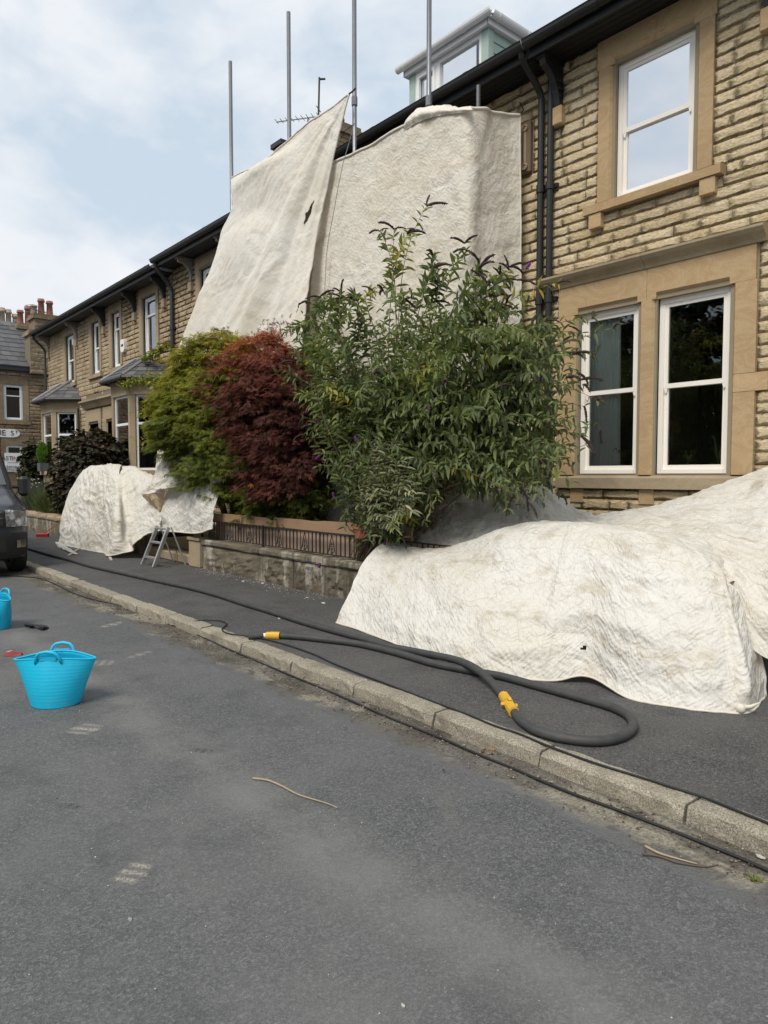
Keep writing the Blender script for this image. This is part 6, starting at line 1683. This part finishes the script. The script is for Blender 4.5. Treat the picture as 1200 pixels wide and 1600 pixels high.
gg = np.random.default_rng(8); seg = [at(u,v,Y=y) for u,v,y in ((188,601,6.5),(205,596,6.42),(222,593,6.42),(240,592,6.45),(255,590,6.5))]; seg2 = [at(u,v,Y=7.0) for u,v in ((224,562),(238,553),(250,545))]+[at(265,538,Y=7.15)]
pos = []
for S_ in (seg,seg2):
    for i in range(len(S_)-1):
        for k in range(75): pos.append(tuple(S_[i].lerp(S_[i+1], gg.random())+Vector(gg.normal(size=3)*np.array([.06,.05,.05]))))
pos = np.array(pos); n = len(pos)
leaves('foliage', M['ivy'], iv, pos, gg.normal(size=(n,3))+np.array([0,-.4,-.6]), gg.normal(size=(n,3))*.4+np.array([0,-.3,1]), gg.uniform(.06,.12,n), gg.uniform(.04,.08,n), np.clip(gg.normal(.55,.25,n),0,1), 'oval')
mb = MB(); mb.tube(seg, .01, 4); mb.tube(seg2, .01, 4); world_part(mb, 'vine', M['bark'], iv)

# trees on the other side of the street: they show as reflections in the ground-floor sashes
M['far_leaf'] = leaf_mat('street_tree_leaf', (0,(.02,.035,.012)),(.6,(.045,.07,.02)),(1,(.08,.10,.03)), trans=.25)
def street_tree(x, y, h, r, seed, label):
    r_ = thing('street_tree', label, 'tree', (x,y,0), 'trees across the street')
    crown(r_, M['far_leaf'], (x,y,h*.58), (r,r*.9,h*.42), 230, 42, .30, 'oval', tm(.45,.2), seed=seed, spread=.75, w=.6, inner=.45)
    limbs(r_, (x,y,0), [(x+math.cos(a)*r*.6,y+math.sin(a)*r*.5,h*(.5+.12*(k%3))) for k,a in enumerate(np.linspace(0,5.6,8))], .22, M['bark'], seed=seed, sag=.25)
street_tree(-16,-10,10.2,4.2,31,'big dark leafy tree reflected in the left ground floor sash')
street_tree(-9.5,-9,9.6,3.8,32,'big dark leafy tree reflected in the right ground floor sash')
oh = thing('hedge', 'unseen hedge added across the street to darken the window reflections', 'hedge', (-13,-7.2,0))  # added hedge, itself unseen, darkens what the lower panes mirror
gg = np.random.default_rng(4); n = 15000
pos = np.stack([gg.uniform(-24,-3,n), -7.2+gg.uniform(-.5,.5,n), gg.random(n)**.8*2.7],1)
leaves('foliage', M['far_leaf'], oh, pos, gg.normal(size=(n,3))+np.array([0,.3,0]), gg.normal(size=(n,3)), gg.uniform(.15,.28,n), gg.uniform(.1,.18,n), np.clip(gg.normal(.4,.2,n),0,1), 'oval')

# =================================================================== VAN
vp = simple('grey_van_paint', (.040,.043,.050), .22, var=.03, spec=.6); vb = simple('black_bumper_plastic', (.016,.016,.018), .55); chrome = simple('bright_trim', (.55,.56,.58), .15, metallic=1.)
def van_glass_m():
    t = NT('van_windscreen'); return t.done(t.bsdf((.03,.045,.045), .04, None, Specular_IOR_Level=.9, Coat_Weight=1.0))
vgl = van_glass_m()
VX = -12.12
van = thing('parked_van', 'dark grey panel van parked at the kerb, front corner in view at left', 'van', (VX, 1.99, 0))
PR = [(-.16,.26),(-.04,.31),(0,.42),(0,.62),(-.02,.74),(-.05,.90),(-.09,1.04),(-.18,1.13),(-.42,1.22),(-.80,1.33),(-.95,1.40),(-1.15,1.62),(-1.42,1.92),(-1.68,2.18),(-1.90,2.36),(-2.35,2.47),(-3.2,2.50),(-5.5,2.48),(-5.72,2.36),(-5.80,1.6),(-5.80,.5),(-5.70,.30)]
def vprof(s):
    i = min(int(s), len(PR)-2); f = s-i
    return PR[i][0]*(1-f)+PR[i+1][0]*f, PR[i][1]*(1-f)+PR[i+1][1]*f
def vskin(s, t, off=0.):
    """point on the van's front and roof skin; t in -1..1 across"""
    x, z = vprof(s)
    hw = 1.0 if z < 1.25 else 1.0-.135*(z-1.25)/1.2
    if z < .4: hw -= .03
    k = .25 if s < 6 else (.25-.09*(s-6)/4 if s < 10 else (.16-.14*(s-10)/5 if s < 15 else 0))
    xx = x-k*abs(t)**4
    zz = z-(.05*abs(t)**6 if 6 < s < 10 else (.10*abs(t)**7 if 14 <= s <= 18 else 0))
    p = Vector((xx, hw*t, zz))
    if off:
        e = .02; a = vskin(s+e,t)-vskin(s-e if s > e else s,t); b = vskin(s,min(1,t+e))-vskin(s,max(-1,t-e)); nn = b.cross(a).normalized()
        if nn.x < 0 and nn.z < .3: nn = -nn
        if nn.z < -.5: nn = -nn
        p = p+nn*off
    return p
def vpatch(s0,s1,t0,t1,off,name,m,par,ns=8,nt=10,smooth=True):
    V = [vskin(s0+(s1-s0)*i/ns, t0+(t1-t0)*j/nt, off) for i in range(ns+1) for j in range(nt+1)]
    Fc = [(i*(nt+1)+j,i*(nt+1)+j+1,(i+1)*(nt+1)+j+1,(i+1)*(nt+1)+j) for i in range(ns) for j in range(nt)]
    me = bpy.data.meshes.new(name); me.from_pydata([tuple(v) for v in V],[],Fc)
    if smooth: me.polygons.foreach_set('use_smooth', np.ones(len(me.polygons),bool))
    me.update(); return link(name, me, m, par)
ns, nt = (len(PR)-1)*3, 20
V = [vskin((len(PR)-1)*i/ns*.99999, -1+2*j/nt) for i in range(ns+1) for j in range(nt+1)]
Fc = [(i*(nt+1)+j,i*(nt+1)+j+1,(i+1)*(nt+1)+j+1,(i+1)*(nt+1)+j) for i in range(ns) for j in range(nt)]
Fc.append(tuple(i*(nt+1) for i in range(ns+1))); Fc.append(tuple(i*(nt+1)+nt for i in reversed(range(ns+1))))
me = bpy.data.meshes.new('body'); me.from_pydata([tuple(v) for v in V],[],Fc); me.polygons.foreach_set('use_smooth', np.array([True]*(len(Fc)-2)+[False]*2)); me.update()
vbody = link('body', me, vp, van)
vpatch(10.15,13.75,-.90,.90,.006,'windscreen',vgl,van)
vpatch(1.0,3.6,-.97,.97,.012,'front_bumper',vb,van,10,20)
vpatch(1.9,3.0,-.62,.62,.020,'lower_grille',M['iron'],van)
vpatch(4.35,5.9,-.60,.60,.012,'grille',M['iron'],van)
for s_ in (4.5,5.15,5.8): vpatch(s_-.07,s_+.07,-.62,.62,.024,'grille_bar',chrome,van,2,14)
def lamp_m():
    t = NT('headlamp_glass'); v = t.co('Object'); c = t.mix(t.ramp(t.vor(v, 7, 'F1', 0), (.25,0.),(.5,1.)), (.70,.72,.74), (.22,.22,.23))
    return t.done(t.bsdf(c, .12, t.bump(t.vor(v,22),.4,.02), Metallic=.5, Specular_IOR_Level=.8))
hl = lamp_m()
for s_ in (1,-1):
    vpatch(4.3,6.1,.64*s_,.985*s_,.014,'headlight',hl,van)
    vpatch(2.2,2.8,.78*s_,.93*s_,.026,'fog_lamp',chrome,van,4,4)
    mb = MB(); mb.tube([(-1.05,s_*.97,1.40),(-1.05,s_*1.10,1.40)], .035, 6); mb.build('mirror_arm', vb, van)
    mb = MB(); mb.cbox(-1.14,-.96,s_*1.06 if s_ > 0 else -1.23,1.23 if s_ > 0 else -1.06,1.24,1.58,.05); mi = mb.build('mirror', vb, van)
    # wheels
    for wx in (-.80,-4.6):
        w_ = bpy.data.objects.new('wheel', None); 
        mb = MB(); prof = [(.20,-.10),(.30,-.115),(.345,-.10),(.36,-.05),(.36,.05),(.345,.10),(.30,.115),(.20,.10)]
        nn = 28; vs = [(wx+r_*math.cos(2*math.pi*k/nn), s_*(.93)+yy, .36+r_*math.sin(2*math.pi*k/nn)) for r_,yy in prof for k in range(nn)]
        mb.add(vs, [(i*nn+k,i*nn+(k+1)%nn,(i+1)*nn+(k+1)%nn,(i+1)*nn+k) for i in range(len(prof)-1) for k in range(nn)])
        ty = mb.build('wheel', vb, van, True)
        mb = MB(); mb.tube([(wx,s_*.93-.06,.36),(wx,s_*.93+.06,.36)], .21, 16); mb.build('rim', M['galv'], ty)
    mb = MB(); mb.box(-1.28,-.34,s_*.55 if s_ > 0 else -.93,.93 if s_ > 0 else -.55,.34,.80) if False else None
    sw = MB(); sw.add([(-1.30,s_*1.004,1.36),(-2.15,s_*1.004,1.36),(-2.15,s_*.915,2.10),(-1.80,s_*.915,2.10)], [(0,1,2,3)]); sw.build('side_window', vgl, van)
    dl = MB(); dl.box(-2.2,-2.19,s_*.99,s_*1.006,.5,2.0); dl.box(-1.25,-1.24,s_*.99,s_*1.006,.5,1.3); dl.build('door_seam', vb, van)
    dh = MB(); dh.cbox(-2.1,-1.92,s_*1.0,s_*1.04,1.12,1.17,.008); dh.build('door_handle', vb, van)
for s_ in (-.45,.35):
    mb = MB(); p0, p1 = vskin(10.1,s_,.02), vskin(11.6,s_+.42,.02); mb.tube([p0,p0.lerp(p1,.5)+Vector((.02,0,.01)),p1], .009, 4); mb.build('wiper', vb, van)

# =================================================================== SMALL THINGS
def tub_mat(name, c):
    t = NT(name); cc = t.mix(t.noise(t.geo(), 9, 4), tuple(x*.92 for x in c), c)
    cc = t.mix(t.ramp(t.noise(t.geo(), 5, 5, .7), (.58,0.),(.75,.3)), cc, (.22,.42,.50))
    cc = t.mix(t.ramp(t.noise(t.map(t.geo(),(1,1,3)), 22, 5, .7), (.62,0.),(.72,.35)), cc, (.35,.42,.44))
    p = t.bsdf(cc, .42); tr = t.n('BsdfTranslucent', {'Color': cc}).outputs[0]
    return t.done(t.n('MixShader', {0:.18,1:p,2:tr}).outputs[0])
TB = tub_mat('sky_blue_rubber', (.014,.56,.82))
def tub(loc, ang, label, logo=None, sc=1., pinch=.50):
    r_ = thing('rubber_tub', label, 'tub', loc, 'blue rubber tubs standing in the road'); r_.rotation_euler.z = ang; r_.scale = (sc,sc,sc)
    n, nz = 64, 30
    def wall(a, f, th=0.):
        h = .325
        rx, ry = .165+.118*f**1.08, .150-.005*f
        ry = ry*(1-f*.15)+ .02*math.sin(f*3.1)
        p_ = 1+.0*f; ca, sa = math.cos(a), math.sin(a)
        e_ = 2-(.55*f)      # rim pulled towards pointed ends
        rr = (abs(ca)**e_+abs(sa)**e_)**(-1/e_)
        rib = 0.0008*max(0,math.sin(f*2*math.pi*14)) if .12 < f < .95 else 0
        z = h*f+ .028*f**3*(abs(sa)**2-.5) 
        return Vector(((rx+rib-th)*rr*ca, (ry+rib-th)*rr*sa, z))
    V = []; 
    for i in range(nz*2+1): 
        f = i/(nz*2)
        V += [wall(2*math.pi*k/n, f) for k in range(n)]
    m1 = nz*2+1
    for i in range(14): f = 1-i/13*.97; V += [wall(2*math.pi*k/n, f, .006) for k in range(n)]
    m2 = m1+14
    Fc = [(i*n+k,i*n+(k+1)%n,(i+1)*n+(k+1)%n,(i+1)*n+k) for i in range(m2-1) for k in range(n)]
    Fc += [tuple(range(n-1,-1,-1)), tuple((m2-1)*n+k for k in range(n))]
    me = bpy.data.meshes.new('bowl'); me.from_pydata([tuple(v) for v in V],[],Fc); me.polygons.foreach_set('use_smooth', np.array([True]*(len(Fc)-2)+[False]*2)); me.update()
    link('bowl', me, TB, r_)
    MB().tube([wall(2*math.pi*k/n, 1.0, .003)+Vector((0,0,.001)) for k in range(n+1)], .0065, 6, False).build('rim', TB, r_, True)
    for s_ in (1,-1):
        a0 = s_*math.pi/2
        mb = MB(); pts = []
        for x_, up_ in ((-.088,-.02),(-.080,.012),(-.066,.040),(-.048,.052),(0,.055),(.048,.052),(.066,.040),(.080,.012),(.088,-.02)):
            b_ = wall(a0, 1.0); pts.append((x_, b_.y-s_*.003+s_*up_*.30, b_.z-.012*abs(x_/.088)+up_))
        mb.tube(pts, [.008,.010,.011,.011,.011,.011,.011,.010,.008], 8); mb.build('handle', TB, r_, True)
        mb = MB(); b_ = wall(a0,1.0); mb.box(-.055,.055,b_.y-s_*.001-.004,b_.y-s_*.001+.004,b_.z-.010,b_.z+.014); mb.build('handle_web', TB, r_)
    if logo:
        a0, f0 = logo; c_ = wall(a0, f0); e_ = .01
        tx = (wall(a0+e_,f0)-wall(a0-e_,f0)).normalized(); tz = (wall(a0,f0+.05)-c_).normalized(); nn = tx.cross(tz).normalized()
        if nn.dot(Vector((c_.x,c_.y,0))) < 0: nn = -nn
        mb = MB(); mb.add([c_+nn*.006+tx*.042*math.cos(q)+tz*.055*math.sin(q) for q in np.linspace(0,2*math.pi,25)[:-1]]+[c_+nn*.001+tx*.042*math.cos(q)+tz*.055*math.sin(q) for q in np.linspace(0,2*math.pi,25)[:-1]],
                          [tuple(range(24))]+[(i,(i+1)%24,24+(i+1)%24,24+i) for i in range(24)]); lg = mb.build('logo_disc', M['iron'], r_)
        mb = MB()
        for (x0,x1,z0,z1) in ((-.012,.018,.028,.036),(-.030,-.006,.006,.020),(.002,.026,.004,.012),(-.022,.020,-.010,-.004),(-.016,.014,-.036,-.024)):
            q = [c_+nn*.0075+tx*x+tz*z for x,z in ((x0,z0),(x1,z0),(x1,z1),(x0,z1))]; mb.quad(*q)
        mb.build('logo_mark', M['upvc'], lg)
b = at(88,1098,Z=0); tub((b.x,b.y,.002), math.atan2(RT.y,RT.x)+.05, 'bright blue rubber tub standing whole in the road near the camera')
b = at(-9,981,Z=0); tub((b.x,b.y,.002), math.atan2(RT.y,RT.x)-.55, 'blue rubber tub with round black logo, cut off at left edge', logo=(-.62,.50))

M['rubber'] = simple('black_hose_rubber', (.045,.045,.046), .66, var=.55, bump=.3, scale=11)
M['cable'] = simple('black_cable', (.012,.012,.013), .5)
def smooth_path(pts, n=8):
    A = np.array([tuple(p) for p in pts])[:,None,:]
    return [Vector(p) for p in catmull(A, (len(pts)-1)*n+1)[:,0]]
def run(px, z, n=7): return smooth_path([at(u,v,Z=(z if not isinstance(z,(list,tuple)) else z[i])) for i,(u,v) in enumerate(px)], n)
HR = .029
hs_ = thing('blast_hose', 'thick black rubber hose with yellow couplings looped along the footway', 'hose', tuple(at(760,1060,Z=.1)))
up1 = [(20,853),(44,857),(75,866),(110,875),(140,884),(180,893),(225,903),(262,911),(299,919),(340,930),(380,943),(420,955),(470,971),(515,984),(560,996),(600,1008),(640,1016),(675,1023),(715,1032),(745,1046),(768,1066),(782,1083),(790,1092)]
zz = [.13]*14+[.13]*3+[.15,.175,.185,.16,.135,.13]
A1 = run(up1, zz)
A2 = run([(800,1108),(812,1124),(826,1135),(842,1143),(880,1153),(930,1158),(968,1152),(988,1138),(986,1123),(972,1112),(945,1101),(895,1087),(840,1072),(785,1057),(740,1049),(675,1036),(620,1020),(560,1006),(513,1000),(467,995),(436,993)], .13)
world_part(MB().tube(A1, HR, 12), 'hose_length', M['rubber'], hs_, smooth=True); world_part(MB().tube(A2, HR, 12), 'hose_length', M['rubber'], hs_, smooth=True)
M['yellow'] = simple('yellow_coupling', (.62,.36,.025), .45, var=.25, scale=30)
a_, c_ = at(787,1088,Z=.135), at(803,1113,Z=.135)
cpl = MB(); d_ = (c_-a_); 
cpl.tube([a_, a_+d_*.45], .036, 12); cpl.tube([a_+d_*.46, a_+d_*.62], .030, 12); cpl.tube([a_+d_*.63, c_], .035, 12)
for f_, sg in ((.5,1),(.6,-1)):
    q = a_+d_*f_; sv = d_.cross(Vector((0,0,1))).normalized()*sg; cpl.tube([q, q+sv*.050], [.016,.012], 6)
cpl.tube([a_+d_*.52-Vector((0,0,-.03)), a_+d_*.60+Vector((0,0,.046))], .012, 6)
world_part(cpl, 'claw_coupling', M['yellow'], hs_)
a_, c_ = at(416,993,Z=.13), at(437,993.5,Z=.13); d_ = c_-a_
cpl = MB(); cpl.tube([a_,a_+d_*.3,a_+d_*.31,c_], [.034,.034,.037,.037], 12); world_part(cpl, 'end_coupling', M['yellow'], hs_)
world_part(MB().tube([at(411,993,Z=.13),at(416,993,Z=.13)], .022, 10), 'collar', M['white_paint'], hs_)
world_part(MB().tube([at(388,995,Z=.128),at(411,993,Z=.13)], .026, 10), 'tail_hose', M['rubber'], hs_)
cb = thing('cable', 'thin black cable lying along the back edge of the kerb', 'cable', tuple(at(700,1105,Z=.1)), None)
world_part(MB().tube(run([(392,994),(420,1000),(450,1008),(490,1022),(520,1036),(560,1052),(600,1067),(650,1086),(700,1105),(735,1118),(765,1131),(785,1138),(810,1146),(850,1163),(900,1182),(950,1199),(1000,1214),(1050,1230),(1100,1246),(1150,1266),(1200,1286),(1260,1312),(1330,1340)], .113), .0065, 6), 'flex', M['cable'], cb, smooth=True)
cb = thing('cable', 'thin black cable trailing along the dirty gutter out of the frame', 'cable', tuple(at(700,1158,Z=.02)), None)
world_part(MB().tube(run([(-20,900),(0,899),(35,901),(70,906),(126,931),(187,946),(233,960),(289,983),(350,1011),(420,1041),(490,1070),(560,1100),(600,1118),(650,1138),(700,1158),(750,1180),(800,1200),(850,1222),(900,1242),(950,1260),(1000,1279),(1050,1298),(1100,1318),(1150,1338),(1200,1360),(1270,1390)], .019), .0075, 6), 'flex', M['cable'], cb, smooth=True)
cb = thing('cable', 'thin black lead curling from road over the kerb to hose end', 'cable', tuple(at(300,970,Z=.1)), None)
world_part(MB().tube(run([(38,880),(50,889),(65,897),(90,908),(117,919),(154,932),(187,941),(219,948),(242,960),(261,974),(280,979),(294,974),(308,970),(328,969),(345,970),(354,975),(347,983),(352,988),(364,991),(387,994)], [.015]*10+[.03,.08,.112,.112,.112,.112,.112,.113,.115,.125]), .0065, 6), 'flex', M['cable'], cb, smooth=True)

# step ladder
g0, g1 = ground(222,883,.10), ground(240,887,.10)
t0, t1 = at(246,822,Y=g0.y+.30), at(263,824,Y=g1.y+.30)
sl = thing('stepladder', 'short aluminium stepladder standing on footway under hanging sheet', 'stepladder', tuple(g1))
for a,b_ in ((g0,t0),(g1,t1)):
    d = (b_-a); mb = MB(); nrm = Vector((0,-1,0))
    mb.prism([(-.016,-.03),(.016,-.03),(.016,.03),(-.016,.03)], 0, d.length, 'z'); o = mb.build('stile', M['alu'], sl)
    o.matrix_basis = Matrix.Translation(a-Vector(sl.location)) @ d.to_track_quat('Z','Y').to_matrix().to_4x4()
for f in (.20,.58,.93):
    a, b_ = g0.lerp(t0,f), g1.lerp(t1,f); mb = MB()
    mb.add([a+Vector((0,-.035,.0)),b_+Vector((0,-.035,.0)),b_+Vector((0,.05,0)),a+Vector((0,.05,0)),a+Vector((0,-.035,.025)),b_+Vector((0,-.035,.025)),b_+Vector((0,.05,.025)),a+Vector((0,.05,.025))],[(0,3,2,1),(4,5,6,7),(0,1,5,4),(1,2,6,5),(2,3,7,6),(3,0,4,7)])
    world_part(mb, 'tread', M['alu'], sl)
for a,t in ((g0,t0),(g1,t1)):
    q = a.copy(); q.y += .55
    world_part(MB().tube([q, t+Vector((0,.05,0))], .014, 6), 'rear_leg', M['alu'], sl)
lc = thing('cable', 'thin pale lead lying on the ground between ladder and steps', 'cable', tuple(ground(270,885)), None)
world_part(MB().tube(run([(243,887),(262,886),(275,882),(277,868),(274,857)], [.105,.105,.105,.25,.38]), .005, 5), 'flex', M['stem'], lc)
# broom
bh0, bh1 = ground(57,838,.12), ground(76,838,.12)
br = thing('broom', 'red yard broom leaning against the far end of covered heap', 'broom', tuple(bh0.lerp(bh1,.5)))
RDP = simple('red_broom', (.36,.03,.035), .5); c_ = bh0.lerp(bh1,.5); d_ = (bh1-bh0).normalized(); hl_ = (bh1-bh0).length/2
mb = MB(); mb.cbox(-hl_,hl_,-.04,.04,.02,.075,.01); o = mb.build('head', RDP, br); o.rotation_euler.z = math.atan2(d_.y,d_.x)
mb = MB(); 
for i in range(26):
    for j in range(4): x_ = -hl_+.01+i*(2*hl_-.02)/25; y_ = -.035+j*.023; mb.tube([(x_*1.02,y_*1.15,-.018),(x_,y_,.021)], .005, 4)
o = mb.build('bristles', RDP, br); o.rotation_euler.z = math.atan2(d_.y,d_.x); o['kind'] = 'stuff'
hp_ = at(97,815,Y=c_.y+.35); world_part(MB().tube([c_+Vector((0,0,.06)), hp_], .013, 8), 'handle', simple('broom_handle', (.30,.10,.07), .6), br)
# laths and scraps of sheet by the heap
def lath(p, q, w, label, m=None, h=.022):
    a, b_ = Vector(p), Vector(q); t = thing('timber_lath', label, 'timber', tuple(a.lerp(b_,.5)), 'laths lying by the far heap'); d = b_-a
    mb = MB(); mb.cbox(-d.length/2,d.length/2,-w/2,w/2,0,h,.003); o = mb.build('lath', m or M['lath'], t); o.rotation_euler.z = math.atan2(d.y,d.x)
lath(ground(168,865,.1), ground(174,876,.1), .045, 'pale lath poking from under the middle of the far heap')
lath(ground(107,869,.1), ground(124,858,.1), .05, 'grey lath poking from left end of the far heap', M['ashlar_grey'])
sc_ = thing('tarpaulin_scrap', 'flat strip of dirty white sheet on footway left of the far heap', 'sheet scrap', tuple(ground(100,857)))
net = [[ground(86,848,.115),ground(92,848,.12),ground(99,850,.115)],[ground(92,855,.12),ground(100,856,.13),ground(108,856,.12)],[ground(104,861,.115),ground(112,864,.125),ground(122,866,.115)]]
o,_ = cloth('sheet', net, M['tarp_grey'], .03, None, (.012,.1), 31, sc_, floor=.10); o.matrix_parent_inverse = Matrix.Translation(-Vector(sc_.location))
# litter
pk_ = at(21,1024,Z=0); cr = thing('crushed_packet', 'crushed red and white packet lying behind near tub', 'litter', tuple(pk_))
mb = MB(); ang = .4
vs = [(-.075,-.03,.002),(.0,-.04,.002),(.075,-.028,.002),(.07,.03,.004),(0,.035,.002),(-.07,.03,.002),(-.07,-.022,.03),(.0,-.03,.045),(.07,-.02,.022),(.065,.02,.02),(0,.025,.036),(-.062,.022,.034)]
mb.add(vs, [(0,1,7,6),(1,2,8,7),(2,3,9,8),(3,4,10,9),(4,5,11,10),(5,0,6,11),(6,7,10,11),(7,8,9,10)])
o = mb.build('packet', simple('packet_red', (.30,.05,.045), .5), cr); o.rotation_euler.z = 1.0
mb = MB(); mb.add([(-.05,-.024,.0385),(-.01,-.029,.046),(-.008,.02,.0375),(-.045,.02,.0365)],[(0,1,2,3)]); o = mb.build('white_patch', M['upvc'], cr); o.rotation_euler.z = 1.0
rgp = at(53,977,Z=0); rg_ = thing('black_rag', 'crumpled scrap of black plastic on road beyond the tub', 'litter', tuple(rgp))
net = [[at(36,976,Z=.006),at(45,979,Z=.02),at(55,981,Z=.008),at(66,983,Z=.02),at(76,981,Z=.006)],[at(38,975,Z=.02),at(46,976.5,Z=.045),at(56,978,Z=.02),at(66,979,Z=.04),at(75,979,Z=.015)],[at(39,974,Z=.005),at(47,974.5,Z=.01),at(56,975.5,Z=.03),at(65,976,Z=.01),at(73,977,Z=.006)]]
o,_ = cloth('plastic_scrap', net, M['black_paint'], .012, None, (.012,.05), 37, rg_, floor=.002); o.matrix_parent_inverse = Matrix.Translation(-Vector(rgp))
M['dry_stick'] = simple('dry_stick', (.33,.27,.19), .85, var=.3, scale=25)
def stick(px, r, name, label, m, z=.008):
    t = thing(name, label, 'twig', tuple(at(px[0][0],px[0][1],Z=0)), 'twigs lying on the road'); pts = run(px, z, 5); n = len(pts)
    world_part(MB().tube(pts, [r*(1-.6*i/n) for i in range(n)], 6), 'twig', m, t, smooth=True)
stick([(395,1216),(418,1219),(440,1228),(465,1241),(490,1249),(510,1255),(527,1262)], .006, 'twig', 'pale bare twig lying alone in middle of the road', M['dry_stick'])
stick([(1008,1322),(1030,1333),(1060,1342),(1090,1350)], .006, 'twig', 'pale twig on the dirt at right end of gutter', M['dry_stick'], .012)
stick([(1003,1334),(1030,1338),(1060,1348),(1100,1354),(1122,1351)], .005, 'twig', 'dark curved twig on the dirt at right end of gutter', M['bark'], .012)
# grit, leaf litter and crumbs of stone
def grit(name, m, pts, smin, smax, seed, label=None, cat=None):
    gg = np.random.default_rng(seed); base = np.array([(1,0,0),(0,1,0),(-1,0,0),(0,-1,0),(0,0,.7),(0,0,-.5)]); fc = np.array([(0,1,4),(1,2,4),(2,3,4),(3,0,4),(1,0,5),(2,1,5),(3,2,5),(0,3,5)])
    n = len(pts); s_ = gg.uniform(smin,smax,n)*gg.uniform(.5,1,n); V = base[None]*s_[:,None,None]*gg.uniform(.55,1.2,(n,6,1))
    a = gg.random(n)*6.283; ca, sa = np.cos(a)[:,None], np.sin(a)[:,None]; V = np.stack([V[...,0]*ca-V[...,1]*sa, V[...,0]*sa+V[...,1]*ca, V[...,2]],-1)
    P = np.asarray(pts)[:,None,:]+V; P[...,2] += (s_*.4)[:,None]
    FF = (fc[None]+(np.arange(n)*6)[:,None,None]).reshape(-1,3)
    o = link(name, np_mesh(name, P.reshape(-1,3), FF, tint=np.repeat(gg.random(n),6)), m); o['kind'] = 'stuff'
    if label: o['label'] = label; o['category'] = cat
gg = np.random.default_rng(17)
def crumbs_m(name, a, b, c):
    t = NT(name); return t.done(t.bsdf(t.ramp(t.tint(), (0,a),(.5,b),(1,c)), .9))
road_pts = [(x,y,0) for x,y in zip(gg.uniform(-7,.6,520), gg.uniform(.3,2.7,520))]
grit('road_grit', crumbs_m('grit_tones',(.10,.10,.10),(.30,.29,.27),(.55,.54,.50)), road_pts, .002, .0065, 1, 'loose grey and white stone crumbs scattered over the road', 'grit')
gut = [(x, KY-abs(gg.normal())*.13-.012, .012) for x in gg.uniform(-13,.4,3000)]
grit('gutter_debris', crumbs_m('debris_tones',(.05,.032,.02),(.14,.10,.06),(.36,.32,.24)), gut, .003, .012, 2, 'brown leaf crumbs and grit packed along foot of the kerb', 'debris')
wal = [(x, WY-abs(gg.normal())*.14-.02, .10) for x in gg.uniform(X0,-7,420)]
grit('stone_chips', crumbs_m('chip_tones',(.22,.20,.16),(.42,.39,.32),(.66,.63,.55)), wal, .003, .013, 3, 'pale blasting chips strewn at the foot of the garden wall', 'chips')
def flake(u, v, z, s, col, label, name='paper_scrap', cat='litter', grp='pale scraps on the ground'):
    p = at(u,v,Z=z); t = thing(name, label, cat, (p.x,p.y,z+.001), grp); q = random.Random(int(u*7+v))
    mb = MB(); a0 = q.random()*6; k = 6
    mb.add([(math.cos(a0+i*6.283/k)*s*q.uniform(.6,1.2), math.sin(a0+i*6.283/k)*s*.55*q.uniform(.6,1.2), .003+q.random()*s*.35) for i in range(k)]+[(math.cos(a0+i*6.283/k)*s*.9, math.sin(a0+i*6.283/k)*s*.5, 0) for i in range(k)], [tuple(range(k))]+[(i,(i+1)%k,k+(i+1)%k,k+i) for i in range(k)]); mb.build('scrap', col, t)
GUM = simple('old_gum_grey', (.26,.255,.25), .8); CHP = simple('pale_stone_chip', (.50,.47,.42), .8); DRY = simple('dry_leaf', (.30,.17,.08), .8); 
for u,v,z,s,c_,l in ((505,943,.1,.035,CHP,'flat white chip on the wet footway near heap corner'),(480,934,.1,.025,CHP,'small white chip on the footway near wall foot'),(436,967,.1,.02,CHP,'tiny white chip on footway behind yellow hose end'),
     (380,909,.1,.035,CHP,'white chip below the middle of the garden wall'),(410,912,.1,.03,CHP,'white flake below wall joint'),(1189,1340,.012,.02,CHP,'white scrap in the gutter at right edge'),
     (768,1172,.012,.03,DRY,'curled dry leaf in gutter beside the kerb'),(408,1023,.012,.035,DRY,'dead leaf caught at kerb joint'),(630,1573,0,.008,CHP,'single pale pebble in front at bottom of picture'),(203,1438,0,.013,GUM,'flattened pale gum spot on the near road')):
    flake(u,v,z,s,c_,l,'dry_leaf' if c_ is DRY else 'stone_chip', 'leaf' if c_ is DRY else 'stone chip')
# weed in the channel
p = at(1180,1378,Z=0); wd = thing('weed', 'little green weed tuft in the gutter at right edge', 'weed', tuple(p)); gg = np.random.default_rng(3); n = 60; a = gg.random(n)*6.283
leaves('foliage', M['bud_leaf'], wd, np.tile(np.array(p),(n,1))+gg.normal(size=(n,3))*.006, np.stack([np.cos(a),np.sin(a),gg.uniform(.2,1.2,n)],1), gg.normal(size=(n,3)), gg.uniform(.02,.05,n), np.full(n,.006), np.clip(gg.normal(.6,.15,n),0,1), 'needle')
